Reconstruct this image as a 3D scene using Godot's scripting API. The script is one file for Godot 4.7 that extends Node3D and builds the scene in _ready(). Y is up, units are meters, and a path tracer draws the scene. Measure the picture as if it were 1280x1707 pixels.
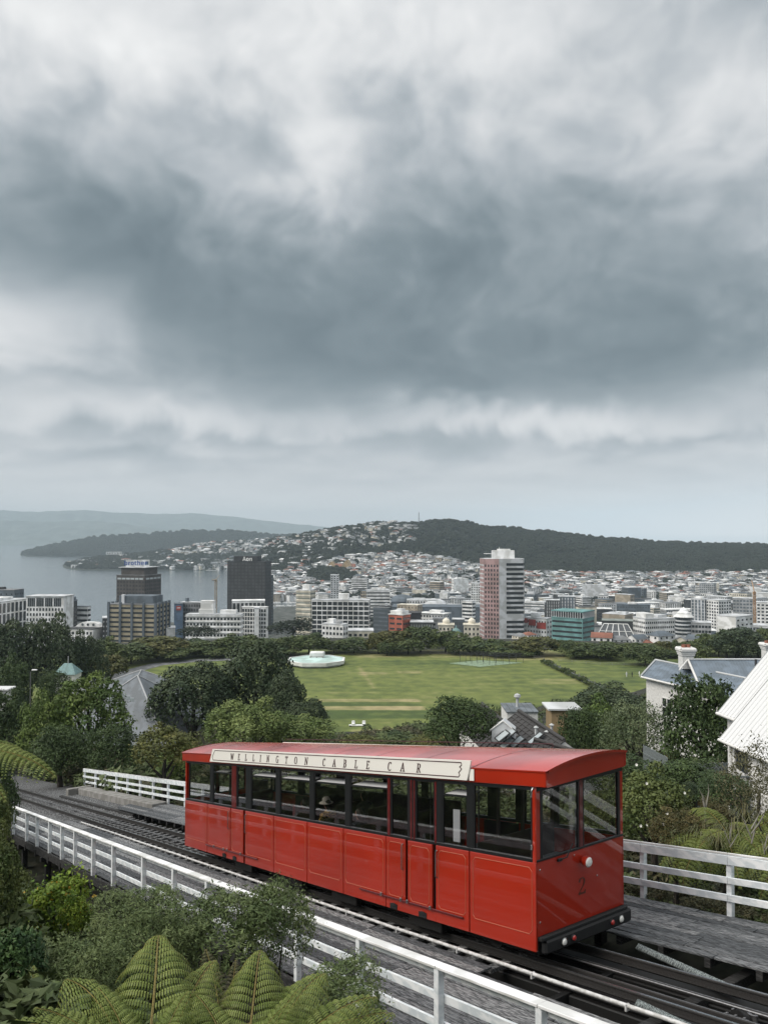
extends Node3D

# ---------------------------------------------------------------- numbers that the whole place shares
const FOCAL := 1363.0            # pixels of a 1280 x 1707 picture
const PITCH := 1.66              # degrees the camera looks up
const GRADE := 0.1976            # the line falls 1 in 5.06
const LINE_AZ := 34.5            # degrees west of the view that the line runs downhill
const CAR_AT := Vector3(2.801, -7.682, -15.3)   # lower corner of the car's uphill end; the eye is the origin
const SEA := -125.0
const FIELD := -45.0
const SKY := 0.52               # the low sky against the lens: the picture is exposed for the ground
var DH: Vector3                  # downhill along the line, level
var WW: Vector3                  # across the line, away from the eye
var rng := RandomNumberGenerator.new()
var used := {}
var M := {}                      # materials
var K := {}                      # shared meshes
var hills := []


# ---------------------------------------------------------------- mesh collecting
class MB:
	var v := PackedVector3Array()
	var n := PackedVector3Array()
	var c := PackedColorArray()
	var uv := PackedVector2Array()
	var smooth := false
	var tint := Color(1, 1, 1)
	var colored := false
	var xf := Transform3D()
	var grade := 0.0             # vertices sink by this much per metre of local x

	func at(p: Vector3) -> Vector3:
		p.y -= grade * p.x
		return xf * p

	func tri(a: Vector3, b: Vector3, d: Vector3) -> void:
		a = at(a); b = at(b); d = at(d)
		var m := (d - a).cross(b - a).normalized()
		v.append(a); v.append(b); v.append(d)
		n.append(m); n.append(m); n.append(m)
		c.append(tint); c.append(tint); c.append(tint)

	func quad(a: Vector3, b: Vector3, d: Vector3, e: Vector3) -> void:
		tri(a, b, d)
		tri(a, d, e)

	func tri_n(a: Vector3, b: Vector3, d: Vector3, na: Vector3, nb: Vector3, nd: Vector3) -> void:
		smooth = true
		a = at(a); b = at(b); d = at(d)
		na = xf.basis * na; nb = xf.basis * nb; nd = xf.basis * nd
		if (d - a).cross(b - a).dot(na + nb + nd) < 0.0:
			var s := b; b = d; d = s
			s = nb; nb = nd; nd = s
		v.append(a); v.append(b); v.append(d)
		n.append(na); n.append(nb); n.append(nd)
		c.append(tint); c.append(tint); c.append(tint)

	func quad_n(a: Vector3, b: Vector3, d: Vector3, e: Vector3, na: Vector3, nb: Vector3, nd: Vector3, ne: Vector3) -> void:
		tri_n(a, b, d, na, nb, nd)
		tri_n(a, d, e, na, nd, ne)

	func box(p0: Vector3, p1: Vector3) -> void:
		var a := Vector3(minf(p0.x, p1.x), minf(p0.y, p1.y), minf(p0.z, p1.z))
		var b := Vector3(maxf(p0.x, p1.x), maxf(p0.y, p1.y), maxf(p0.z, p1.z))
		var q := []
		for i in 8:
			q.append(Vector3(b.x if i & 1 else a.x, b.y if i & 2 else a.y, b.z if i & 4 else a.z))
		quad(q[4], q[6], q[7], q[5])
		quad(q[1], q[3], q[2], q[0])
		quad(q[0], q[2], q[6], q[4])
		quad(q[5], q[7], q[3], q[1])
		quad(q[2], q[3], q[7], q[6])
		quad(q[0], q[4], q[5], q[1])

	# a box with chamfered edges
	func cbox(p0: Vector3, p1: Vector3, r: float) -> void:
		var mid := (p0 + p1) * 0.5
		var h := (p1 - p0).abs() * 0.5
		r = minf(r, minf(h.x, minf(h.y, h.z)) * 0.9)
		var k := h - Vector3(r, r, r)
		for s in [-1.0, 1.0]:
			var x := [Vector3(s * h.x, -k.y, -k.z), Vector3(s * h.x, k.y, -k.z), Vector3(s * h.x, k.y, k.z), Vector3(s * h.x, -k.y, k.z)]
			var y := [Vector3(-k.x, s * h.y, -k.z), Vector3(k.x, s * h.y, -k.z), Vector3(k.x, s * h.y, k.z), Vector3(-k.x, s * h.y, k.z)]
			var z := [Vector3(-k.x, -k.y, s * h.z), Vector3(k.x, -k.y, s * h.z), Vector3(k.x, k.y, s * h.z), Vector3(-k.x, k.y, s * h.z)]
			for f in [x, y, z]:
				face_out(mid, f[0], f[1], f[2], f[3])
		for s in [-1.0, 1.0]:
			for u in [-1.0, 1.0]:
				face_out(mid, Vector3(-k.x, s * h.y, u * k.z), Vector3(k.x, s * h.y, u * k.z), Vector3(k.x, s * k.y, u * h.z), Vector3(-k.x, s * k.y, u * h.z))
				face_out(mid, Vector3(s * h.x, -k.y, u * k.z), Vector3(s * h.x, k.y, u * k.z), Vector3(s * k.x, k.y, u * h.z), Vector3(s * k.x, -k.y, u * h.z))
				face_out(mid, Vector3(s * h.x, u * k.y, -k.z), Vector3(s * h.x, u * k.y, k.z), Vector3(s * k.x, u * h.y, k.z), Vector3(s * k.x, u * h.y, -k.z))

	func face_out(mid: Vector3, a: Vector3, b: Vector3, d: Vector3, e: Vector3) -> void:
		if (d - a).cross(b - a).dot(a + b + d + e) > 0.0:
			quad(mid + a, mid + b, mid + d, mid + e)
		else:
			quad(mid + e, mid + d, mid + b, mid + a)

	# a round bar through points; radii one number or one per point
	func tube(path: Array, radii: Variant, sides := 8, caps := true) -> void:
		var rings := []
		var norms := []
		for i in path.size():
			var t: Vector3 = (path[mini(i + 1, path.size() - 1)] - path[maxi(i - 1, 0)]).normalized()
			var a := t.cross(Vector3.UP if absf(t.y) < 0.9 else Vector3.RIGHT).normalized()
			var b := a.cross(t)
			var ring := []
			var nn := []
			var r: float = radii[i] if radii is Array else radii
			for k in sides:
				var g := TAU * k / sides
				nn.append(a * cos(g) + b * sin(g))
				ring.append(path[i] + (a * cos(g) + b * sin(g)) * r)
			rings.append(ring)
			norms.append(nn)
		for i in path.size() - 1:
			for k in sides:
				var l := (k + 1) % sides
				quad_n(rings[i][k], rings[i][l], rings[i + 1][l], rings[i + 1][k], norms[i][k], norms[i][l], norms[i + 1][l], norms[i + 1][k])
		if caps:
			for e in [0, path.size() - 1]:
				var t: Vector3 = (path[e] - path[1 if e == 0 else e - 1]).normalized()
				for k in sides:
					tri_n(path[e], rings[e][k], rings[e][(k + 1) % sides], t, t, t)

	# an outline in x, y pushed from z0 to z1
	func prism(outline: PackedVector2Array, z0: float, z1: float) -> void:
		var ids := Geometry2D.triangulate_polygon(outline)
		for i in range(0, ids.size(), 3):
			var a := outline[ids[i]]; var b := outline[ids[i + 1]]; var d := outline[ids[i + 2]]
			if (b - a).cross(d - a) < 0.0:
				var s := b; b = d; d = s
			tri(Vector3(a.x, a.y, z1), Vector3(d.x, d.y, z1), Vector3(b.x, b.y, z1))
			tri(Vector3(a.x, a.y, z0), Vector3(b.x, b.y, z0), Vector3(d.x, d.y, z0))
		for i in outline.size():
			var a := outline[i]; var b := outline[(i + 1) % outline.size()]
			quad(Vector3(a.x, a.y, z0), Vector3(a.x, a.y, z1), Vector3(b.x, b.y, z1), Vector3(b.x, b.y, z0))

	func lathe(profile: Array, sides := 16, mid := Vector3.ZERO) -> void:
		for i in profile.size() - 1:
			var p: Vector2 = profile[i]; var q: Vector2 = profile[i + 1]
			var nv := Vector2(q.y - p.y, p.x - q.x).normalized()
			for k in sides:
				var a := TAU * k / sides; var b := TAU * (k + 1) / sides
				var ca := Vector3(cos(a), 0, sin(a)); var cb := Vector3(cos(b), 0, sin(b))
				var y := Vector3.UP
				quad_n(mid + ca * p.x + y * p.y, mid + cb * p.x + y * p.y, mid + cb * q.x + y * q.y, mid + ca * q.x + y * q.y, ca * nv.x + y * nv.y, cb * nv.x + y * nv.y, cb * nv.x + y * nv.y, ca * nv.x + y * nv.y)

	func mesh(into: ArrayMesh = null, m: Material = null) -> ArrayMesh:
		if into == null:
			into = ArrayMesh.new()
		if v.is_empty():
			return into
		var s := []
		s.resize(Mesh.ARRAY_MAX)
		s[Mesh.ARRAY_VERTEX] = v
		if smooth: s[Mesh.ARRAY_NORMAL] = n
		if colored: s[Mesh.ARRAY_COLOR] = c
		if uv.size() == v.size(): s[Mesh.ARRAY_TEX_UV] = uv
		into.add_surface_from_arrays(Mesh.PRIMITIVE_TRIANGLES, s)
		if m: into.surface_set_material(into.get_surface_count() - 1, m)
		return into


# ---------------------------------------------------------------- naming and placing
func numbered(called: String) -> String:
	var k: int = used.get(called, 0)
	used[called] = k + 1
	return called if k == 0 else "%s_%03d" % [called, k]

func tag(o: Node, label: String, category: String, group := "") -> Node:
	o.set_meta("label", label)
	o.set_meta("category", category)
	if group: o.set_meta("group", group)
	return o

func thing(called: String, label: String, category: String, where := Vector3.ZERO, turn := 0.0, group := "") -> Node3D:
	var o := Node3D.new()
	o.name = numbered(called)
	o.position = where
	o.rotation.y = turn
	add_child(o, true)
	tag(o, label, category, group)
	return o

func part(parent: Node3D, called: String, mesh: Mesh, m: Material, where := Vector3.ZERO) -> MeshInstance3D:
	var o := MeshInstance3D.new()
	o.name = called
	o.mesh = mesh
	if m: o.material_override = m
	o.position = where
	parent.add_child(o, true)
	return o

func solo(called: String, mesh: Mesh, m: Material, label: String, category: String, group := "") -> MeshInstance3D:
	var o := part(self, numbered(called), mesh, m)
	tag(o, label, category, group)
	return o

func struct(called: String, mesh: Mesh, m: Material) -> MeshInstance3D:
	var o := part(self, numbered(called), mesh, m)
	o.set_meta("kind", "structure")
	return o

func stuff(o: Node) -> Node:
	o.set_meta("kind", "stuff")
	return o

func copy(o: Node3D, label: String) -> Node3D:
	var base := String(o.name)
	if base.length() > 4 and base.substr(base.length() - 3).is_valid_int(): base = base.substr(0, base.length() - 4)
	var r: Node3D = o.duplicate()
	r.name = numbered(base)
	add_child(r, true)
	r.set_meta("label", label)
	return r

# a direction of the photograph: level distance 1 along -z
func ray(px: float, py: float) -> Vector3:
	var a := (px - 640.0) / FOCAL
	var b := -(py - 853.5) / FOCAL
	var p := deg_to_rad(PITCH)
	var r := Vector3(a, b * cos(p) + sin(p), -(cos(p) - b * sin(p)))
	return r / -r.z

func spot(px: float, py: float, depth: float) -> Vector3:
	return ray(px, py) * depth

# where a place shows in the photograph
func shows(q: Vector3) -> Vector2:
	var p := deg_to_rad(PITCH)
	var up := q.y * cos(p) + q.z * sin(p)
	var fwd := -q.z * cos(p) + q.y * sin(p)
	return Vector2(640.0 + FOCAL * q.x / fwd, 853.5 - FOCAL * up / fwd)

# line coordinates (s downhill, height v above the car's lower edge, t across) as a place
func line(s: float, v: float, t: float) -> Vector3:
	return CAR_AT + DH * s + WW * t + Vector3(0, v - GRADE * s, 0)

func line_node(o: Node3D) -> Node3D:
	o.transform = Transform3D(Basis(DH, Vector3.UP, WW), CAR_AT)
	return o

# a collector whose boxes follow the gradient
func graded() -> MB:
	var b := MB.new()
	b.grade = GRADE
	return b


# ---------------------------------------------------------------- materials
func lin(r: float, g: float, b: float) -> Color:
	return Color(r, g, b).linear_to_srgb()

func noise_tex(sd: int, freq: float, c0: Color, c1: Color, size := 256, oct := 4, lo := 0.25, hi := 0.75, normal := false, kind := FastNoiseLite.TYPE_SIMPLEX_SMOOTH, strength := 4.0) -> NoiseTexture2D:
	var f := FastNoiseLite.new()
	f.seed = sd
	f.noise_type = kind
	f.frequency = freq
	f.fractal_octaves = oct
	var t := NoiseTexture2D.new()
	t.width = size
	t.height = size
	t.seamless = true
	t.noise = f
	if normal:
		t.as_normal_map = true
		t.bump_strength = strength
	else:
		var g := Gradient.new()
		g.offsets = PackedFloat32Array([lo, hi])
		g.colors = PackedColorArray([c0, c1])
		t.color_ramp = g
	return t

func mat(called: String, col: Color, rough := 0.8, tex: Texture2D = null, scale := Vector3.ONE, o := {}) -> StandardMaterial3D:
	var m := StandardMaterial3D.new()
	m.resource_name = called
	m.albedo_color = col
	m.roughness = rough
	if tex:
		m.albedo_texture = tex
	if tex or o.has("bump") or o.has("normal"):
		m.uv1_triplanar = not o.has("uv")
		m.uv1_world_triplanar = o.has("world")
		m.uv1_scale = scale
		m.uv1_triplanar_sharpness = 4.0
	if o.has("offset"): m.uv1_offset = o.offset
	if o.has("bump"):
		m.heightmap_enabled = true
		m.heightmap_texture = o.bump
		m.heightmap_scale = o.depth
	if o.has("normal"):
		m.normal_enabled = true
		m.normal_texture = o.normal
		m.normal_scale = o.get("nscale", 1.0)
	if o.has("metal"): m.metallic = o.metal
	if o.has("spec"): m.metallic_specular = o.spec
	if o.has("coat"):
		m.clearcoat_enabled = true
		m.clearcoat = o.coat
		m.clearcoat_roughness = o.get("coat_rough", 0.05)
	if o.has("vertex"): m.vertex_color_use_as_albedo = true
	if o.has("backlight"):
		m.backlight_enabled = true
		m.backlight = o.backlight
	M[called] = m
	return m

func glass(called: String, col: Color, alpha: float, rough := 0.03) -> StandardMaterial3D:
	var m := mat(called, Color(col.r, col.g, col.b, alpha), rough)
	m.transparency = BaseMaterial3D.TRANSPARENCY_ALPHA
	return m

func make_materials() -> void:
	var W := Color(1, 1, 1)
	var fine := noise_tex(3, 0.03, Color(0.80, 0.80, 0.80), W, 256, 5)
	var grain := noise_tex(5, 0.02, Color(0.40, 0.41, 0.42), W, 512, 5, 0.3, 0.72)
	var grain_h := noise_tex(6, 0.02, Color(0, 0, 0), W, 512, 5, 0.2, 0.8)
	var blotch := noise_tex(7, 0.012, Color(0.86, 0.86, 0.85), W, 256, 5, 0.35, 0.65)
	K.fine = fine; K.blotch = blotch
	# the car
	var wave := noise_tex(11, 0.006, W, W, 256, 2, 0, 1, true, FastNoiseLite.TYPE_SIMPLEX_SMOOTH, 6.0)
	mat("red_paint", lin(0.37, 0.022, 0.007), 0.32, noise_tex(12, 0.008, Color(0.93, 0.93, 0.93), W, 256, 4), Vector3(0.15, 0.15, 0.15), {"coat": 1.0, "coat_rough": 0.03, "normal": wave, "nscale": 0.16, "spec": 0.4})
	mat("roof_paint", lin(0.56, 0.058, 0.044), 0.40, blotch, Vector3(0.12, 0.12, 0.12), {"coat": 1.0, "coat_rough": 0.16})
	mat("dark_red_paint", lin(0.13, 0.010, 0.010), 0.35, fine, Vector3(1, 1, 1), {"coat": 0.6})
	mat("black_frame", lin(0.008, 0.009, 0.010), 0.45)
	mat("rubber", lin(0.012, 0.013, 0.014), 0.75, fine, Vector3(3, 3, 3))
	mat("grease", lin(0.014, 0.014, 0.014), 0.55, fine, Vector3(3, 3, 3))
	mat("gold_line", lin(0.42, 0.13, 0.075), 0.4)
	mat("cream_paint", lin(0.80, 0.785, 0.73), 0.45)
	mat("maroon_print", lin(0.045, 0.008, 0.012), 0.5)
	mat("number_print", lin(0.085, 0.02, 0.010), 0.5)
	glass("window_glass", Color(0.03, 0.04, 0.04), 0.15)
	glass("lamp_glass", Color(0.95, 0.95, 0.92), 0.25)
	mat("vent_pane", lin(0.86, 0.88, 0.90), 0.3, null, Vector3.ONE, {"backlight": Color(0.6, 0.6, 0.6)})
	mat("chrome", lin(0.62, 0.62, 0.60), 0.18, null, Vector3.ONE, {"metal": 1.0})
	mat("steel", lin(0.30, 0.30, 0.31), 0.4, fine, Vector3(2, 2, 2), {"metal": 0.8})
	mat("lamp_red", lin(0.38, 0.02, 0.015), 0.2, null, Vector3.ONE, {"coat": 1.0})
	mat("lamp_white", lin(0.75, 0.74, 0.70), 0.15, null, Vector3.ONE, {"coat": 1.0})
	mat("seat_wood", lin(0.06, 0.040, 0.025), 0.5, grain, Vector3(0.5, 3, 3))
	mat("inner_wall", lin(0.05, 0.045, 0.04), 0.6)
	mat("paper", lin(0.55, 0.57, 0.60), 0.8)
	# timber and the line
	for k in 4:
		mat("deck_wood_%d" % k, [lin(0.25, 0.26, 0.27), lin(0.17, 0.18, 0.19), lin(0.31, 0.315, 0.32), lin(0.11, 0.12, 0.13)][k], 0.85, grain, Vector3(0.35, 5.0, 5.0), {"offset": Vector3(k * 0.37, k * 0.21, k * 0.43), "bump": grain_h, "depth": 0.6})
	mat("dark_wood", lin(0.045, 0.045, 0.045), 0.9, grain, Vector3(0.3, 3, 3))
	mat("white_paint", lin(0.84, 0.85, 0.86), 0.5, blotch, Vector3(0.25, 0.25, 0.25))
	mat("white_side", lin(0.80, 0.83, 0.85), 0.55, noise_tex(13, 0.01, Color(0.88, 0.90, 0.91), W, 256, 5, 0.3, 0.6), Vector3(0.8, 1.6, 0.8))
	mat("pipe_white", lin(0.58, 0.58, 0.58), 0.4, blotch, Vector3(2, 2, 2))
	mat("rail_side", lin(0.028, 0.026, 0.025), 0.7, fine, Vector3(3, 3, 3))
	mat("rail_top", lin(0.45, 0.46, 0.48), 0.25, fine, Vector3(3, 3, 3), {"metal": 0.9})
	mat("sleeper", lin(0.20, 0.20, 0.20), 0.9, grain, Vector3(0.6, 3, 3))
	mat("gravel", lin(0.22, 0.228, 0.235), 0.95, noise_tex(15, 0.08, Color(0.30, 0.30, 0.30), W, 512, 4, 0.3, 0.7, false, FastNoiseLite.TYPE_CELLULAR), Vector3(0.7, 0.7, 0.7))
	mat("stone", lin(0.25, 0.255, 0.26), 0.9)
	mat("concrete", lin(0.24, 0.235, 0.225), 0.9, blotch, Vector3(0.4, 0.4, 0.4), {"bump": fine, "depth": 0.6})
	# ground, lawn, water
	mat("soil", lin(0.034, 0.034, 0.022), 0.95, noise_tex(21, 0.02, Color(0.45, 0.55, 0.40), W, 512, 5), Vector3(0.12, 0.12, 0.12), {"world": 1})
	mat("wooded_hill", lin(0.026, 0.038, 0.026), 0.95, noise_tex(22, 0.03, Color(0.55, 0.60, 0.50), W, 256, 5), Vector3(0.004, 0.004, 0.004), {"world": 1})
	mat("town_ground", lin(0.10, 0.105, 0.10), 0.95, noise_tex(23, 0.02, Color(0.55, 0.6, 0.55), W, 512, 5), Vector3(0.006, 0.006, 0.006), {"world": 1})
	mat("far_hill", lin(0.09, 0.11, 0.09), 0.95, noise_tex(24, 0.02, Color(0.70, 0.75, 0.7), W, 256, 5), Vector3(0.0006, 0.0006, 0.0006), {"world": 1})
	mat("sea", lin(0.060, 0.082, 0.095), 0.10, null, Vector3(0.010, 0.010, 0.010), {"normal": noise_tex(25, 0.02, W, W, 512, 5, 0, 1, true, FastNoiseLite.TYPE_SIMPLEX_SMOOTH, 8.0), "nscale": 0.22, "world": 1})
	# plants: colour comes with the leaves
	for k in ["leaf", "leaf_thin"]:
		mat(k, Color(1, 1, 1), 0.55, null, Vector3.ONE, {"vertex": 1, "spec": 0.35, "backlight": Color(0.25, 0.3, 0.1) if k == "leaf_thin" else Color(0.10, 0.12, 0.06)})
	mat("bark", lin(0.07, 0.06, 0.05), 0.95, grain, Vector3(3, 0.5, 3))
	mat("pale_twig", lin(0.24, 0.23, 0.20), 0.9)
	mat("petal", lin(0.75, 0.74, 0.68), 0.6)
	# houses and the town
	mat("white_wall", lin(0.70, 0.70, 0.685), 0.7, noise_tex(14, 0.02, Color(0.92, 0.92, 0.92), W, 256, 4), Vector3(0.8, 0.8, 0.8))
	mat("white_roof", lin(0.62, 0.63, 0.635), 0.5)
	mat("blue_roof", lin(0.15, 0.19, 0.235), 0.5, blotch, Vector3(0.2, 0.2, 0.2))
	mat("dark_tile", lin(0.050, 0.048, 0.048), 0.75, fine, Vector3(0.9, 0.9, 0.9))
	mat("slate_roof", lin(0.145, 0.165, 0.185), 0.6, blotch, Vector3(0.2, 0.2, 0.2))
	mat("green_roof", lin(0.14, 0.25, 0.25), 0.5, blotch, Vector3(0.3, 0.3, 0.3))
	mat("fence_grey", lin(0.26, 0.30, 0.30), 0.9, grain, Vector3(4, 0.5, 4))
	mat("dark_glass", lin(0.022, 0.028, 0.032), 0.12, null, Vector3.ONE, {"spec": 0.7})
	mat("grey_glass", lin(0.07, 0.085, 0.095), 0.15, null, Vector3.ONE, {"spec": 0.8})
	mat("teal_glass", lin(0.09, 0.19, 0.20), 0.15, null, Vector3.ONE, {"spec": 0.8})
	mat("skylight_glass", lin(0.40, 0.45, 0.47), 0.1, null, Vector3.ONE, {"spec": 0.9})
	var walls := {"w_white": lin(0.78, 0.79, 0.79), "w_cream": lin(0.68, 0.64, 0.54), "w_grey": lin(0.36, 0.375, 0.39), "w_pale": lin(0.56, 0.58, 0.60), "w_dark": lin(0.075, 0.08, 0.085), "w_black": lin(0.022, 0.024, 0.028),
		"w_tan": lin(0.35, 0.31, 0.22), "w_brown": lin(0.07, 0.062, 0.058), "w_pink": lin(0.38, 0.255, 0.25), "w_blue": lin(0.10, 0.16, 0.25), "w_slate": lin(0.10, 0.125, 0.15), "w_red": lin(0.38, 0.06, 0.045),
		"w_orange": lin(0.42, 0.12, 0.075), "w_teal": lin(0.14, 0.30, 0.30), "w_turquoise": lin(0.50, 0.66, 0.63), "w_ochre": lin(0.34, 0.25, 0.14), "w_beige": lin(0.36, 0.31, 0.24), "w_terracotta": lin(0.25, 0.10, 0.065), "w_roofgrey": lin(0.20, 0.21, 0.22), "w_greygreen": lin(0.22, 0.25, 0.23), "w_charcoal": lin(0.045, 0.047, 0.05)}
	for k in walls:
		mat(k, walls[k], 0.75, blotch, Vector3(0.03, 0.03, 0.03))
	mat("crane_orange", lin(0.36, 0.22, 0.12), 0.6)
	mat("skin", lin(0.42, 0.24, 0.17), 0.6)
	mat("shirt_print", lin(0.55, 0.34, 0.09), 0.85, noise_tex(31, 0.05, Color(0.25, 0.18, 0.10), Color(1, 1, 0.9), 128, 3, 0.4, 0.6), Vector3(3, 3, 3))
	mat("dark_cloth", lin(0.02, 0.022, 0.028), 0.9)
	mat("hat_cloth", lin(0.45, 0.42, 0.36), 0.9)
	mat("hair", lin(0.02, 0.015, 0.012), 0.7)


# ---------------------------------------------------------------- camera, sky, light
func smooth(a: float, b: float, x: float) -> float:
	return smoothstep(a, b, x)

func sky_picture() -> ImageTexture:
	# clouds as brightness over directions: noise on a level cloud deck, and the broad light and dark masses of this day's overcast
	var w := 2048
	var h := 1024
	var f := FastNoiseLite.new()
	f.seed = 41
	f.frequency = 1.0
	f.fractal_octaves = 6
	f.fractal_gain = 0.56
	var g := FastNoiseLite.new()
	g.seed = 52
	g.frequency = 1.0
	g.fractal_octaves = 3
	# picture place and spreads (as directions), amount
	var masses := []
	for a in [[640, 560, 460, 105, -0.30], [120, 380, 190, 95, -0.26], [330, 440, 190, 85, -0.16], [960, 420, 330, 100, -0.17], [380, 590, 190, 50, -0.12], [1130, 600, 260, 50, -0.16], [1000, 270, 230, 80, -0.08], [760, 640, 260, 36, -0.14],
			[30, 505, 130, 38, 0.34], [110, 580, 170, 36, 0.26], [535, 250, 34, 66, 0.30], [455, 345, 75, 30, 0.13], [390, 385, 60, 22, 0.07], [600, 45, 250, 55, 0.24], [90, 40, 170, 60, 0.22], [1215, 170, 90, 90, 0.20], [860, 706, 210, 17, 0.34],
			[230, 690, 170, 24, 0.26], [1150, 738, 200, 9, -0.16], [230, 765, 330, 11, -0.12], [520, 738, 250, 7, -0.09], [1180, 700, 120, 12, -0.05], [300, 170, 190, 60, -0.10], [1250, 10, 80, 70, -0.16], [880, 130, 170, 60, -0.04], [130, 725, 160, 9, -0.10]]:
		var d := ray(a[0], a[1])
		masses.append([rad_to_deg(atan2(d.x, -d.z)), rad_to_deg(asin(d.normalized().y)), rad_to_deg(a[2] / FOCAL), rad_to_deg(a[3] / FOCAL), a[4]])
	var data := PackedFloat32Array()
	data.resize(w * h * 3)
	var at := 0
	var ramp := [Vector3(0.145, 0.192, 0.222), Vector3(0.205, 0.258, 0.290), Vector3(0.320, 0.372, 0.406), Vector3(0.49, 0.53, 0.565), Vector3(0.70, 0.72, 0.74), Vector3(0.87, 0.88, 0.885)]
	for j in h:
		var el := 90.0 - (j + 0.5) * 180.0 / h
		if el < -1.0:
			for i in w:
				data[at] = 0.74 * SKY; data[at + 1] = 0.765 * SKY; data[at + 2] = 0.785 * SKY
				at += 3
			continue
		var e := deg_to_rad(maxf(el, 0.0))
		var y := sin(e)
		var base := lerpf(0.98, 0.80, smooth(0.5, 4.0, el))
		base = lerpf(base, 0.68, smooth(4.0, 8.0, el))
		base = lerpf(base, 0.60, smooth(8.0, 12.0, el))
		base = lerpf(base, 0.68, smooth(20.0, 27.0, el))
		base = lerpf(base, 1.75, smooth(35.0, 62.0, el))
		var flat := 1.0 - smooth(4.0, 14.0, el)
		var puff := 0.22 * smooth(1.0, 6.0, el)
		for i in w:
			var ar := (i + 0.5) / w * TAU
			if ar > PI: ar -= TAU
			var az := rad_to_deg(ar)
			# round billows overhead, drawn out into level bands low down
			var cx := sin(ar) * 7.0
			var cz := -cos(ar) * 7.0
			var cy := el * lerpf(0.16, 0.55, flat)
			var wob := g.get_noise_3d(cx * 0.5, cy * 0.6, cz * 0.5)
			var wob2 := g.get_noise_3d(cx * 0.5 + 31.0, cy * 0.6, cz * 0.5)
			var n := f.get_noise_3d(cx * 0.62 + wob * 0.5, cy + wob2 * 0.5, cz * 0.62)
			var fine := f.get_noise_3d(cx * 2.3 + wob, cy * 1.9 + 9.0, cz * 2.3)
			var b := base + puff * n + 0.13 * fine * smooth(1.0, 7.0, el) + 0.07 * wob
			if absf(az) < 50.0:
				var qx := az + 3.2 * wob2 + 1.6 * n
				var qy := el + 1.5 * wob + 1.2 * fine
				for m in masses:
					var dx: float = (qx - m[0]) / m[2]
					var dy: float = (qy - m[1]) / m[3]
					var q := dx * dx + dy * dy
					if q < 7.0:
						b += m[4] * exp(-0.5 * q)
			var over := maxf(b, 1.0)
			b = clampf(b, 0.0, 0.999) * 5.0
			var k := int(b)
			var col: Vector3 = ramp[k].lerp(ramp[k + 1], b - k) * over * SKY
			data[at] = col.x; data[at + 1] = col.y; data[at + 2] = col.z
			at += 3
	return ImageTexture.create_from_image(Image.create_from_data(w, h, false, Image.FORMAT_RGBF, data.to_byte_array()))

func make_view() -> void:
	var cam := Camera3D.new()
	cam.name = "camera"
	cam.fov = rad_to_deg(2.0 * atan(853.5 / FOCAL))
	cam.rotation_degrees = Vector3(PITCH, 0, 0)
	cam.near = 0.1
	cam.far = 60000.0
	add_child(cam)
	cam.current = true
	var env := Environment.new()
	env.background_mode = Environment.BG_SKY
	var sky := Sky.new()
	var pan := PanoramaSkyMaterial.new()
	pan.panorama = sky_picture()
	sky.sky_material = pan
	env.sky = sky
	env.background_energy_multiplier = 1.0
	env.tonemap_mode = Environment.TONE_MAPPER_LINEAR
	env.tonemap_exposure = 1.0 / SKY
	env.sdfgi_enabled = true
	env.ssao_enabled = true
	env.ssil_enabled = true
	env.fog_enabled = true
	env.fog_density = 0.000085
	env.fog_light_color = Color(0.87, 0.95, 1.0)
	var we := WorldEnvironment.new()
	we.name = "world"
	we.environment = env
	add_child(we)
	var sun := DirectionalLight3D.new()
	sun.name = "sun"
	sun.light_energy = 0.5
	sun.light_color = Color(1.0, 0.97, 0.93)
	sun.light_angular_distance = 35.0
	sun.shadow_enabled = true
	sun.sky_mode = DirectionalLight3D.SKY_MODE_LIGHT_ONLY
	sun.rotation_degrees = Vector3(-42, -68, 0)
	add_child(sun)


# ---------------------------------------------------------------- the lie of the land
func pick(x: float, xs: Array, ys: Array) -> float:
	if x <= xs[0]: return ys[0]
	for i in xs.size() - 1:
		if x <= xs[i + 1]:
			return lerpf(ys[i], ys[i + 1], (x - xs[i]) / (xs[i + 1] - xs[i]))
	return ys[-1]

var bank := [[-60.0, -20.0, -14.0, -11.0, -9.0, -7.0, -5.0, -3.8, 2.0, 4.8, 8.0, 14.0, 26.0, 60.0, 94.0], [9.0, 6.5, 4.6, 3.7, 2.3, 0.9, -1.3, -2.0, -2.2, -1.3, -1.1, -2.0, -4.4, -7.0, -9.0]]

func ground(x: float, z: float) -> float:
	var q := Vector3(x - CAR_AT.x, 0, z - CAR_AT.z)
	var s := q.dot(DH)
	var t := q.dot(WW)
	var v := pick(t, bank[0], bank[1])
	if t > -4.5 and t < 7.0 and s > 29.0:
		v = lerpf(v, -0.62, smooth(29.0, 33.0, s) * (1.0 - smooth(4.6, 7.0, t)) * smooth(-4.5, -3.6, t))
	if t < -3.6 and s > 25.0:
		v = lerpf(v, minf(v, 0.3), smooth(25.0, 40.0, s))
	var y := CAR_AT.y - GRADE * s + v
	var r := sqrt(x * x + z * z)
	if z > -2.0: y = minf(y, -1.2)
	y = maxf(y, FIELD)
	var az := rad_to_deg(atan2(x, -z))
	if r > 330.0:
		y = minf(y, FIELD - 73.0 * smooth(340.0, 720.0, r))
		var shore := pick(az, [-9.0, -7.6, -5.4, -4.4, -2.5], [1180.0, 1380.0, 1420.0, 1900.0, 9000.0])
		y -= 20.0 * smooth(shore, shore + 60.0, r)
	return y

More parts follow.
